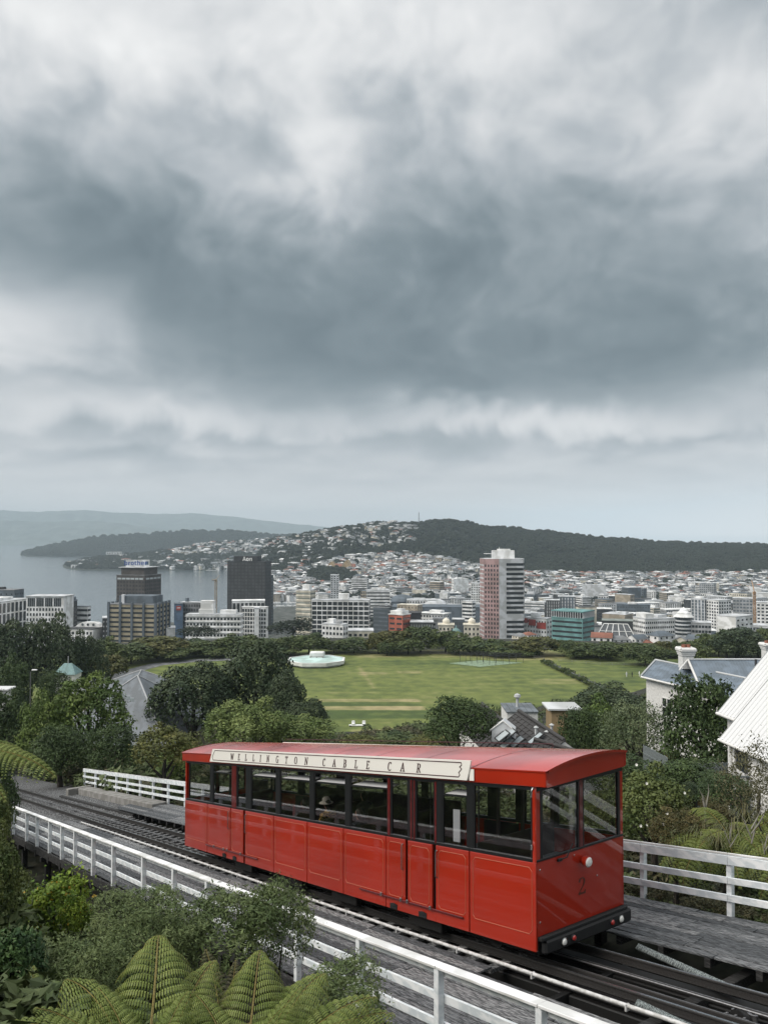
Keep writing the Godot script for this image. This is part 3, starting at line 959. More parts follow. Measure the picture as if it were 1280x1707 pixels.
		if s == 0.0:
			var tm := TextMesh.new()
			tm.text = "2"
			tm.font = font
			tm.font_size = 96
			tm.pixel_size = 0.0046
			tm.depth = 0.004
			var o := part(car, "car_number", tm, M.number_print)
			o.transform = Transform3D(Basis(Vector3(0, 0, 1), Vector3(0, 1, 0), Vector3(-1, 0, 0)), Vector3(-0.004, 0.92, 1.24))
			# grab handle and mirror at the corner
			b = graded()
			b.tube([Vector3(-0.02, 3.0, -0.05), Vector3(-0.03, 3.02, -0.10), Vector3(-0.02, 2.95, -0.12), Vector3(0.0, 2.86, -0.11)], 0.02, 6)
			part(car, "corner_hook", b.mesh(), M.chrome)
			b = graded()
			b.cbox(Vector3(0.06, 1.86, -0.03), Vector3(0.11, 1.96, 0.0), 0.01)
			part(car, "door_catch", b.mesh(), M.chrome)
	# inside
	var b := graded()
	b.box(Vector3(0.1, 0.24, 0.06), Vector3(L - 0.1, 0.30, W - 0.06))
	part(car, "floor", b.mesh(), M.inner_wall)
	b = graded()
	b.box(Vector3(0.1, 3.0, 0.06), Vector3(L - 0.1, 3.03, W - 0.06))
	part(car, "ceiling", b.mesh(), M.inner_wall)
	b = graded()
	for g in [[1.84, 1.90], [15.40, 15.46]]:
		b.box(Vector3(g[0], 0.3, 0.06), Vector3(g[1], 1.75, W - 0.06))
		for z in [0.06, 0.75, 1.45, 2.34]:
			b.box(Vector3(g[0], 1.75, z), Vector3(g[1], 3.0, z + 0.06))
	part(car, "cab_partition", b.mesh(), M.inner_wall)
	for x in [11.3, 9.55, 7.9, 6.1]:
		for z in [[0.10, 0.98], [1.48, 2.36]]:
			b = graded()
			b.cbox(Vector3(x, 0.72, z[0]), Vector3(x + 0.46, 0.80, z[1]), 0.02)
			b.cbox(Vector3(x - 0.05, 0.72, z[0]), Vector3(x + 0.0, 1.75, z[1]), 0.02)
			b.box(Vector3(x + 0.05, 0.3, z[0] + 0.05), Vector3(x + 0.4, 0.72, z[1] - 0.05))
			part(car, "bench", b.mesh(), M.seat_wood)
	for g in [[4.9, 12.4], [15.6, 17.3]]:
		b = graded()
		b.cbox(Vector3(g[0], 0.7, 2.27), Vector3(g[1], 2.02, 2.33), 0.02)
		part(car, "side_seat_back", b.mesh(), M.seat_wood)
	for x in [12.6, 10.45, 8.4, 6.55, 4.75, 3.0]:
		b = graded()
		b.tube([Vector3(x, 0.3, 1.23), Vector3(x, 3.0, 1.23)], 0.018, 8)
		part(car, "grab_pole", b.mesh(), M.steel)
	for e in [[0.25, 0.75], [L - 0.75, L - 0.25]]:
		b = graded()
		b.cbox(Vector3(e[0], 0.3, 0.3), Vector3(e[1], 1.42, 2.2), 0.04)
		b.cbox(Vector3(e[0] + 0.1, 1.42, 0.5), Vector3(e[1] - 0.1, 1.52, 1.2), 0.03)
		part(car, "driving_desk", b.mesh(), M.black_frame)
		b = graded()
		b.tube([Vector3(e[0] + 0.05, 1.42, 1.4), Vector3(e[0] + 0.05, 2.35, 1.4)], 0.014, 6)
		b.tube([Vector3(e[0] + 0.05, 1.42, 1.55), Vector3(e[0] + 0.05, 2.35, 1.55)], 0.014, 6)
		part(car, "desk_stanchion", b.mesh(), M.steel)
	for q in [[2.48, 1.75, 2.42, 0.22], [11.0, 1.85, 2.65, 0.5], [16.2, 1.70, 2.05, 0.5]]:
		b = graded()
		b.box(Vector3(q[0] - q[3], q[1], 0.07 if q[0] < 3.0 else 2.36), Vector3(q[0], q[2], 0.075 if q[0] < 3.0 else 2.365))
		part(car, "notice", b.mesh(), M.paper if q[0] < 3.0 else M.steel)
	# under the floor
	b = graded()
	b.box(Vector3(0.3, -0.22, 0.35), Vector3(L - 0.3, 0.24, W - 0.35))
	for x in [3.0, 6.4, 9.2, 12.4]:
		b.cbox(Vector3(x, -0.30, 0.16), Vector3(x + 1.2, 0.02, 0.34), 0.02)
	part(car, "underframe", b.mesh(), M.grease)
	for x in [1.6, 3.2, 14.2, 15.8]:
		for z in [0.50, 1.64]:
			b = MB.new()
			b.xf = Transform3D(Basis(Vector3(1, 0, 0), Vector3(0, 0, 1), Vector3(0, -1, 0)), Vector3(x, -0.11 - GRADE * x, z))
			b.lathe([Vector2(0, -0.05), Vector2(0.20, -0.05), Vector2(0.24, -0.06), Vector2(0.24, 0.04), Vector2(0.27, 0.055), Vector2(0.27, 0.07), Vector2(0, 0.07)], 18)
			part(car, "wheel", b.mesh(), M.grease)
	var seat := func(s: float, v: float, t: float) -> Vector3: return line(s, v, t)
	passenger("seated passenger in a pale sun hat and a yellow patterned shirt, by the car window", seat.call(8.55, 1.20, 0.62), PI / 2 + deg_to_rad(LINE_AZ), M.shirt_print, true, false)
	passenger("bareheaded passenger in dark clothes lifting a bare forearm, behind the one in the sun hat", seat.call(6.95, 1.08, 0.62), PI / 2 + deg_to_rad(LINE_AZ), M.dark_cloth, false, true)
	passenger("passenger in dark clothes in the shadow of the window before the sun hat", seat.call(10.1, 1.10, 0.75), PI / 2 + deg_to_rad(LINE_AZ), M.dark_cloth, false, false)
	passenger("passenger in dark clothes on the far seat beyond the sun hat", seat.call(8.6, 1.22, 1.85), PI / 2 + deg_to_rad(LINE_AZ), M.dark_cloth, false, false)


# ---------------------------------------------------------------- the line: deck, track, fences
func make_line() -> void:
	# planks of the two walkways, four boards shared
	var decks := [["near_walkway", "weathered grey plank walkway between the white fence and the pipe beside the track"], ["far_walkway", "weathered grey plank walkway on the far side of the cable car"]]
	var boards := []
	for k in 4:
		var b := graded()
		b.cbox(Vector3(0, -0.045, 0), Vector3(3.94, 0.0, 0.177), 0.008)
		boards.append(b.mesh())
	for d in 2:
		var o := thing("walkway", decks[d][1], "walkway")
		line_node(o)
		o.name = numbered("plank_walkway")
		var rows := 14 if d == 0 else 11
		for r in rows:
			var t: float = (-3.12 + 0.196 * r) if d == 0 else (2.36 + 0.192 * r)
			var s := -8.0 - rng.randf() * 2.0
			while s < 31.0:
				if not (d == 0 and t > -0.95 and s < 0.74):
					var p := part(o, "plank", boards[rng.randi() % 4], M["deck_wood_%d" % (rng.randi() % 4)], Vector3(s, -0.30 - GRADE * s + rng.randf_range(-0.008, 0.008), t))
					p.rotation.x = rng.randf_range(-0.02, 0.02)
				s += 3.96
				if d == 0 and t > -0.95 and s < 0.74 and s + 3.96 > 0.74: s = 0.76
		var b := graded()
		var e0 := -3.2 if d == 0 else 2.36
		var e1 := -0.36 if d == 0 else 4.48
		var x := -8.0
		while x < 31.0:
			b.box(Vector3(x, -0.52, e0), Vector3(x + 0.12, -0.35, e1 if x > 0.6 or d else -0.95))
			x += 1.0
		part(o, "joist", b.mesh(), M.dark_wood)
		b = graded()
		b.cbox(Vector3(-9, -0.62, e0 - 0.06 if d == 0 else e1 - 0.06), Vector3(31.5, -0.32, e0 + 0.02 if d == 0 else e1 + 0.02), 0.01)
		part(o, "edge_beam", b.mesh(), M.deck_wood_3 if d else M.dark_wood)
	# the steel trough and the rails
	var track := Node3D.new()
	track.name = "railway_track"
	track.set_meta("kind", "structure")
	add_child(track)
	line_node(track)
	for t in [0.44, 1.64]:
		var b := graded()
		b.cbox(Vector3(-12, -0.41, t - 0.033), Vector3(75, -0.372, t + 0.033), 0.008)
		b.box(Vector3(-12, -0.50, t - 0.012), Vector3(75, -0.41, t + 0.012))
		b.box(Vector3(-12, -0.515, t - 0.06), Vector3(75, -0.50, t + 0.06))
		part(track, "rail", b.mesh(), M.rail_side)
		b = graded()
		b.box(Vector3(-12, -0.371, t - 0.022), Vector3(75, -0.368, t + 0.022))
		part(track, "rail_head", b.mesh(), M.rail_top)
		b = graded()
		b.cbox(Vector3(-12, -0.95, t - 0.13), Vector3(31.5, -0.74, t + 0.13), 0.02)
		b.box(Vector3(-12, -0.74, t - 0.02), Vector3(31.5, -0.65, t + 0.02))
		b.cbox(Vector3(-12, -0.65, t - 0.13), Vector3(31.5, -0.62, t + 0.13), 0.01)
		part(track, "girder", b.mesh(), M.grease)
	for t in [0.86, 1.26]:
		var b := graded()
		b.cbox(Vector3(-12, -0.56, t - 0.03), Vector3(34, -0.49, t + 0.03), 0.008)
		part(track, "guide_bar", b.mesh(), M.rail_side)
		b = graded()
		b.box(Vector3(-12, -0.489, t - 0.012), Vector3(34, -0.486, t + 0.012))
		part(track, "guide_wear_strip", b.mesh(), M.steel)
	var sl := graded()
	sl.cbox(Vector3(-0.11, -0.62, -0.12), Vector3(0.11, -0.518, 2.2), 0.012)
	var slm := sl.mesh()
	var x := 1.2
	while x < 74.0:
		var o := part(track, "sleeper", slm, M.sleeper, Vector3(x, -GRADE * x, rng.randf_range(-0.04, 0.04)))
		o.rotation.y = rng.randf_range(-0.02, 0.02)
		x += 0.66
	x = -10.0
	while x < 1.0:
		var b := graded()
		b.cbox(Vector3(x, -0.95, -0.25), Vector3(x + 0.14, -0.70, 2.40), 0.01)
		part(track, "cross_beam", b.mesh(), M.grease)
		x += 1.9
	for q in [[-0.45, 2.33, -2.95, 1.72], [-4.6, -0.2, -2.0, 0.35], [-5.4, 2.33, -7.9, 1.75]]:
		var b := graded()
		b.tube([Vector3(q[0], -0.46, q[1]), Vector3(q[2], -0.50, q[3])], 0.075, 4)
		part(track, "diagonal_strut", b.mesh(), M.fence_grey)
	var b := graded()
	var cab := []
	for k in 60:
		cab.append(Vector3(-12 + k * 1.2, -0.43 + 0.004 * sin(k * 1.7), 1.06))
	b.tube(cab, 0.016, 6)
	part(track, "haul_cable", b.mesh(), M.steel)
	for s in [-3.4, -5.0, 17.5, 22.0, 26.5, 31.0, 37.0, 43.0]:
		b = MB.new()
		b.xf = Transform3D(Basis(Vector3(1, 0, 0), Vector3(0, 0, 1), Vector3(0, -1, 0)), Vector3(s, -0.60 - GRADE * s, 1.06))
		b.lathe([Vector2(0, -0.05), Vector2(0.16, -0.05), Vector2(0.14, -0.02), Vector2(0.14, 0.02), Vector2(0.16, 0.05), Vector2(0, 0.05)], 16)
		var w := part(track, "pulley", b.mesh(), M.grease)
		b = graded()
		for t in [0.94, 1.18]:
			b.cbox(Vector3(s - 0.22, -0.66, t - 0.03), Vector3(s + 0.22, -0.52, t + 0.03), 0.01)
			for e in [-0.15, 0.0, 0.15]:
				b.cbox(Vector3(s + e - 0.02, -0.53, t - 0.02), Vector3(s + e + 0.02, -0.49, t + 0.02), 0.006)
		part(w, "bearing", b.mesh(), M.steel)
	# timber piers under the bridge
	x = -7.0
	while x < 31.0:
		var o := thing("bridge_trestle", "dark timber trestle under the track bridge, %s from the uphill end" % (["first", "second", "third", "fourth", "fifth", "sixth", "seventh", "eighth", "ninth"][int((x + 7.1) / 4.6)] as String), "trestle", Vector3.ZERO, 0.0, "trestles under the track bridge")
		line_node(o)
		for t in [-3.0, -0.6, 2.6, 4.3]:
			b = graded()
			b.cbox(Vector3(x - 0.11, -3.4, t - 0.11), Vector3(x + 0.11, -0.82, t + 0.11), 0.01)
			part(o, "post", b.mesh(), M.dark_wood)
		b = graded()
		b.cbox(Vector3(x - 0.12, -0.82, -3.3), Vector3(x + 0.12, -0.63, 4.6), 0.01)
		part(o, "cap_beam", b.mesh(), M.dark_wood)
		x += 4.6
	# the pale pipe along the edge of the near walkway
	var pipe := thing("cable_conduit", "pale round pipe running along the track edge of the near walkway", "pipe")
	line_node(pipe)
	b = graded()
	var pts := []
	for k in 34:
		pts.append(Vector3(-9.0 + k * 1.2, -0.255 + rng.randf_range(-0.006, 0.006), -0.29 + rng.randf_range(-0.006, 0.006)))
	b.tube(pts, 0.034, 10)
	part(pipe, "pipe", b.mesh(), M.pipe_white)
	x = -8.6
	while x < 31.0:
		b = graded()
		b.cbox(Vector3(x - 0.02, -0.34, -0.335), Vector3(x + 0.02, -0.218, -0.245), 0.01)
		part(pipe, "bracket", b.mesh(), M.pipe_white)
		x += 2.1
	# white fences
	var near_posts := [31.4, 28.4, 26.3, 24.0, 22.0, 20.05, 17.67, 15.36, 12.45, 10.0, 7.75, 5.5, 3.25, 1.02, -1.17, -3.3, -5.5, -7.7]
	var far_posts := [48.4, 45.7, 43.3, 41.0, 38.75, 36.4, 34.15, 31.77, 29.3, 27.0, 24.7, 22.4, 20.0, 17.6, 15.2, 12.8, 10.4, 8.0, 5.6, 3.3, 1.12, -1.04, -3.2, -5.4, -7.6]
	for d in 2:
		var f := thing("white_fence", ["white timber fence with three rails along the near walkway, half hidden by bushes and ferns", "white timber fence with three rails along the far walkway, passing behind the cable car"][d], "fence")
		line_node(f)
		var posts: Array = [near_posts, far_posts][d]
		var t := -3.2 if d == 0 else 4.5
		var k := 1.0 if d == 0 else -1.0
		b = MB.new()
		b.cbox(Vector3(-0.058, -0.52, -0.058), Vector3(0.058, 0.935, 0.058), 0.008)
		var pm := b.mesh()
		b = MB.new()
		b.cbox(Vector3(-0.09, -0.72, -0.09), Vector3(0.09, -0.44, 0.09), 0.01)
		var foot := b.mesh()
		for i in posts.size():
			var s: float = posts[i]
			var o := part(f, "post", pm, M.white_side, Vector3(s, -GRADE * s, t))
			o.rotation.z = rng.randf_range(-0.006, 0.006)
			if d == 0: part(o, "post_foot", foot, M.dark_wood)
			if i + 1 < posts.size():
				var s1: float = posts[i + 1]
				var e := 0.0 if i else 0.12
				b = graded()
				b.cbox(Vector3(s1 + 0.003, 0.94, t - 0.075), Vector3(s - 0.003 + e, 0.985, t + 0.10 * k + (0.0 if d == 0 else 0.0)), 0.007)
				part(f, "cap_rail", b.mesh(), M.white_paint)
				var rails := [[0.40, 0.53], [-0.01, 0.12]]
				if d == 1: rails = [[0.74, 0.93], [0.36, 0.49], [0.0, 0.14]]
				else: rails.append([0.80, 0.925])
				for r in rails:
					b = graded()
					b.cbox(Vector3(s1 + 0.003, r[0], t + 0.060 * k), Vector3(s - 0.003 + e, r[1], t + 0.105 * k), 0.006)
					part(f, "rail", b.mesh(), M.white_side)
	# ballast beyond the bridge, kerb walls, loose stones
	b = graded()
	b.box(Vector3(31.0, -0.9, -3.0), Vector3(76, -0.56, 4.6))
	struct("ballast_bed", b.mesh(), M.gravel).transform = Transform3D(Basis(DH, Vector3.UP, WW), CAR_AT)
	var kerb := thing("concrete_kerb", "low stained concrete kerb wall under the white fence beyond the far walkway", "kerb wall")
	line_node(kerb)
	b = graded()
	b.cbox(Vector3(31.6, -0.8, 3.55), Vector3(46.8, -0.16, 4.35), 0.03)
	b.cbox(Vector3(46.4, -0.8, 2.9), Vector3(47.0, -0.10, 4.6), 0.03)
	part(kerb, "wall", b.mesh(), M.concrete)
	b = graded()
	b.cbox(Vector3(31.0, -0.8, 2.35), Vector3(46.5, -0.42, 2.55), 0.02)
	part(kerb, "edging", b.mesh(), M.dark_wood)
	b = MB.new()
	var ico := []
	for k in 6:
		ico.append(Vector3([1, -1, 0, 0, 0, 0][k], [0, 0, 1, -1, 0, 0][k], [0, 0, 0, 0, 1, -1][k]) * rng.randf_range(0.6, 1.1))
	for q in [[0, 2, 4], [4, 2, 1], [1, 2, 5], [5, 2, 0], [0, 4, 3], [4, 1, 3], [1, 5, 3], [5, 0, 3]]:
		b.tri(ico[q[0]], ico[q[1]], ico[q[2]])
	var mm := MultiMesh.new()
	mm.transform_format = MultiMesh.TRANSFORM_3D
	mm.mesh = b.mesh(null, M.stone)
	mm.instance_count = 9000
	for i in mm.instance_count:
		var s := 31.0 + pow(rng.randf(), 1.5) * 40.0
		var t := rng.randf_range(-2.6, 3.5)
		if (absf(t - 0.44) < 0.1 or absf(t - 1.64) < 0.1): t += 0.25
		mm.set_instance_transform(i, Transform3D(Basis.from_euler(Vector3(rng.randf() * 6, rng.randf() * 6, rng.randf() * 6)).scaled(Vector3.ONE * rng.randf_range(0.02, 0.05)), line(s, -0.55 + rng.randf() * 0.03, t)))
	var g := MultiMeshInstance3D.new()
	g.name = "ballast_stones"
	g.multimesh = mm
	add_child(g)
	stuff(g)
	tag(g, "grey ballast stones beside the rails beyond the bridge", "gravel")


# ---------------------------------------------------------------- plants
# leaves gathered on lobes inside a unit crown: 1 across, from y = 0 to 1
func crown_mesh(sd: int, lobes: int, leaves: int, ll: float, lw: float, c0: Color, c1: Color, o := {}) -> ArrayMesh:
	var r := RandomNumberGenerator.new()
	r.seed = sd
	var cen := PackedVector3Array()
	var rad := PackedFloat32Array()
	var hue := PackedColorArray()
	var low: float = o.get("low", -0.55)
	var ph := r.randf() * TAU
	var small: float = o.get("small", 0.13)
	var big: float = o.get("big", 0.23)
	for i in lobes:
		var y := lerpf(low, 1.0, (i + 0.5) / lobes)
		var g := i * 2.39996 + r.randf() * 0.9
		var w := sqrt(maxf(0.0, 1.0 - y * y))
		var lr := r.randf_range(small, big) * (1.0 - 0.25 * absf(y))
		var reach := r.randf_range(o.get("reach", 0.80) - 0.16, 1.10)
		if r.randf() < 0.15: lr *= 1.25
		reach *= minf(1.12, 1.0 + 0.20 * sin(2.0 * g + ph) + 0.12 * sin(5.0 * y + ph * 1.7))
		cen.append(Vector3(cos(g) * w, y, sin(g) * w) * (0.5 - lr) * reach + Vector3(0, 0.5, 0))
		rad.append(lr)
		hue.append(c0.lerp(c1, r.randf()))
	for i in 3:
		cen.append(Vector3(r.randf_range(-0.1, 0.1), r.randf_range(0.3, 0.6), r.randf_range(-0.1, 0.1)))
		rad.append(0.28)
		hue.append(c0)
	var total := cen.size()
	var v := PackedVector3Array()
	var col := PackedColorArray()
	var idx := PackedInt32Array()
	v.resize(leaves * 4)
	col.resize(leaves * 4)
	idx.resize(leaves * 6)
	var fold: float = o.get("fold", 0.18)
	var ragged: float = o.get("ragged", 0.25)
	var droop: float = o.get("droop", 0.0)
	var weights := PackedFloat32Array()
	var acc := 0.0
	for i in total:
		acc += rad[i] * rad[i] * (1.0 if i < lobes else 0.35)
		weights.append(acc)
	for k in leaves:
		var p := Vector3.ZERO
		var d := Vector3.UP
		var l := 0
		for attempt in 4:
			var pickv := r.randf() * acc
			l = 0
			while weights[l] < pickv: l += 1
			d = Vector3(r.randfn(), r.randfn(), r.randfn()).normalized()
			if d.y < -0.5: d.y = -d.y
			p = cen[l] + d * rad[l] * (r.randf_range(0.82, 1.02) + (r.randf() * ragged if r.randf() < 0.3 else 0.0))
			var buried := false
			for q in total:
				if q != l and cen[q].distance_squared_to(p) < rad[q] * rad[q] * 0.55:
					buried = true
					break
			if not buried: break
		var n := (d * 0.8 + Vector3(r.randfn(), r.randfn() + 0.35, r.randfn()) * 0.55).normalized()
		var t := n.cross(Vector3(r.randfn(), r.randfn(), r.randfn())).normalized()
		t = (t + Vector3(0, -droop, 0)).normalized()
		var b := n.cross(t).normalized()
		var s := r.randf_range(0.6, 1.35)
		var ha := t * ll * s * 0.5
		var hb := b * lw * s * 0.5 - n * lw * fold
		var hc := -b * lw * s * 0.5 - n * lw * fold
		v[k * 4] = p - ha
		v[k * 4 + 1] = p + hb
		v[k * 4 + 2] = p + ha
		v[k * 4 + 3] = p + hc
		var c := hue[l] * r.randf_range(0.78, 1.22)
		if o.has("accent") and r.randf() < o.accent_share: c = o.accent
		c.a = 1.0
		for q in 4: col[k * 4 + q] = c
		idx[k * 6] = k * 4; idx[k * 6 + 1] = k * 4 + 1; idx[k * 6 + 2] = k * 4 + 2
		idx[k * 6 + 3] = k * 4; idx[k * 6 + 4] = k * 4 + 2; idx[k * 6 + 5] = k * 4 + 3
	var s := []
	s.resize(Mesh.ARRAY_MAX)
	s[Mesh.ARRAY_VERTEX] = v
	s[Mesh.ARRAY_COLOR] = col
	s[Mesh.ARRAY_INDEX] = idx
	var me := ArrayMesh.new()
	me.add_surface_from_arrays(Mesh.PRIMITIVE_TRIANGLES, s)
	me.surface_set_material(0, M.leaf)
	return me

func trunk_mesh(sd: int, limbs: int) -> ArrayMesh:
	var r := RandomNumberGenerator.new()
	r.seed = sd
	var b := MB.new()
	b.tube([Vector3(0, -0.1, 0), Vector3(0.01, 0.2, 0.01), Vector3(0.0, 0.45, 0.0), Vector3(0.02, 0.72, 0.01)], [0.055, 0.04, 0.032, 0.015], 7)
	for i in limbs:
		var g := TAU * i / limbs + r.randf()
		var y := r.randf_range(0.22, 0.5)
		var d := Vector3(cos(g), 0, sin(g))
		b.tube([Vector3(0, y, 0), d * 0.12 + Vector3(0, y + 0.13, 0), d * 0.26 + Vector3(0, y + 0.3, 0)], [0.024, 0.018, 0.007], 5)
	return b.mesh()

func make_plant_kinds() -> void:
	var kinds := {
		# kind: lobes, leaves, leaf length, width, colours
		"dome": [50, 8500, 0.040, 0.024, Color(0.032, 0.052, 0.026), Color(0.068, 0.091, 0.046), {"small": 0.12, "big": 0.20, "reach": 0.9}],
		"mid": [44, 7500, 0.040, 0.024, Color(0.053, 0.090, 0.024), Color(0.134, 0.186, 0.047), {"small": 0.10, "big": 0.19, "reach": 0.84, "ragged": 0.4}],
		"light": [46, 7000, 0.036, 0.020, Color(0.083, 0.122, 0.034), Color(0.166, 0.207, 0.067), {"small": 0.09, "big": 0.17, "ragged": 0.4}],
		"olive": [38, 7500, 0.034, 0.014, Color(0.075, 0.107, 0.053), Color(0.132, 0.164, 0.082), {"small": 0.12, "big": 0.22, "ragged": 0.45, "droop": 0.6}],
		"dark": [44, 9500, 0.040, 0.020, Color(0.031, 0.052, 0.020), Color(0.066, 0.101, 0.034), {"small": 0.11, "big": 0.22, "ragged": 0.5, "reach": 0.78}],
		"brown": [30, 4000, 0.050, 0.026, Color(0.071, 0.085, 0.024), Color(0.132, 0.130, 0.040), {"ragged": 0.5}],
		"belt": [26, 2600, 0.075, 0.045, Color(0.038, 0.060, 0.024), Color(0.087, 0.112, 0.038), {"small": 0.12, "big": 0.22, "reach": 0.86}],
		"belt_warm": [24, 2600, 0.075, 0.045, Color(0.063, 0.072, 0.024), Color(0.107, 0.106, 0.036), {"small": 0.12, "big": 0.22, "reach": 0.86}],
		"umbrella": [30, 2600, 0.060, 0.030, Color(0.016, 0.026, 0.016), Color(0.036, 0.048, 0.030), {"low": 0.0, "small": 0.10, "big": 0.18}],
		"bush": [34, 8500, 0.040, 0.012, Color(0.064, 0.095, 0.033), Color(0.126, 0.159, 0.061), {"small": 0.10, "big": 0.18, "ragged": 0.7, "reach": 0.8, "low": -0.4}],
		"camellia": [34, 8000, 0.036, 0.022, Color(0.040, 0.065, 0.018), Color(0.106, 0.129, 0.040), {"small": 0.10, "big": 0.17, "ragged": 0.4, "low": -0.4}],
		"yellow": [26, 3800, 0.052, 0.036, Color(0.067, 0.122, 0.017), Color(0.180, 0.245, 0.031), {"small": 0.08, "big": 0.18, "ragged": 1.0, "reach": 0.75, "low": -0.3, "accent": Color(0.34, 0.22, 0.03), "accent_share": 0.03}],
		"glossy": [24, 2600, 0.075, 0.046, Color(0.028, 0.059, 0.021), Color(0.069, 0.123, 0.039), {"small": 0.12, "big": 0.22, "ragged": 0.5, "low": -0.3}],
		"sparse": [30, 3000, 0.030, 0.014, Color(0.051, 0.057, 0.029), Color(0.107, 0.100, 0.051), {"small": 0.12, "big": 0.22, "ragged": 0.9, "reach": 0.9}],
		"russet": [28, 5000, 0.034, 0.016, Color(0.047, 0.048, 0.017), Color(0.103, 0.085, 0.033), {"small": 0.10, "big": 0.18, "ragged": 0.6, "low": -0.2}]}
	for k in kinds:
		var d: Array = kinds[k]
		for i in 3:
			K["%s_%d" % [k, i]] = crown_mesh(100 + i * 37 + k.length() * 7 + k.unicode_at(0), d[0], d[1], d[2], d[3], d[4], d[5], d[6])
	K.trunk_0 = trunk_mesh(3, 4)
	K.trunk_1 = trunk_mesh(4, 5)

# a tree whose crown fills this much of the picture at this depth; it stands on the ground below
func tree(kind: String, x0: float, x1: float, y0: float, y1: float, depth: float, label: String, category := "tree", group := "", called := "") -> Node3D:
	var mid := spot((x0 + x1) * 0.5, y1, depth)
	var top := spot((x0 + x1) * 0.5, y0, depth).y
	var wide := (x1 - x0) * depth / FOCAL
	var g := minf(ground(mid.x, mid.z), top - 0.5)
	var crown_low: float = clampf(mid.y, g, top - 0.4)
	var o := thing(called if called else ("shrub" if category == "shrub" else "tree"), label, category, Vector3(mid.x, g, mid.z), rng.randf() * TAU, group)
	var c := part(o, "crown" if category == "tree" else "foliage", K["%s_%d" % [kind, rng.randi() % 3]], null, Vector3(0, crown_low - g, 0))
	c.scale = Vector3(wide, top - crown_low, wide * rng.randf_range(0.85, 1.05))
	var t := part(o, "trunk" if category == "tree" else "stem", K["trunk_%d" % (rng.randi() % 2)], M.bark)
	var h := top - g
	t.scale = Vector3(minf(h, wide), h * 0.9, minf(h, wide))
	return o

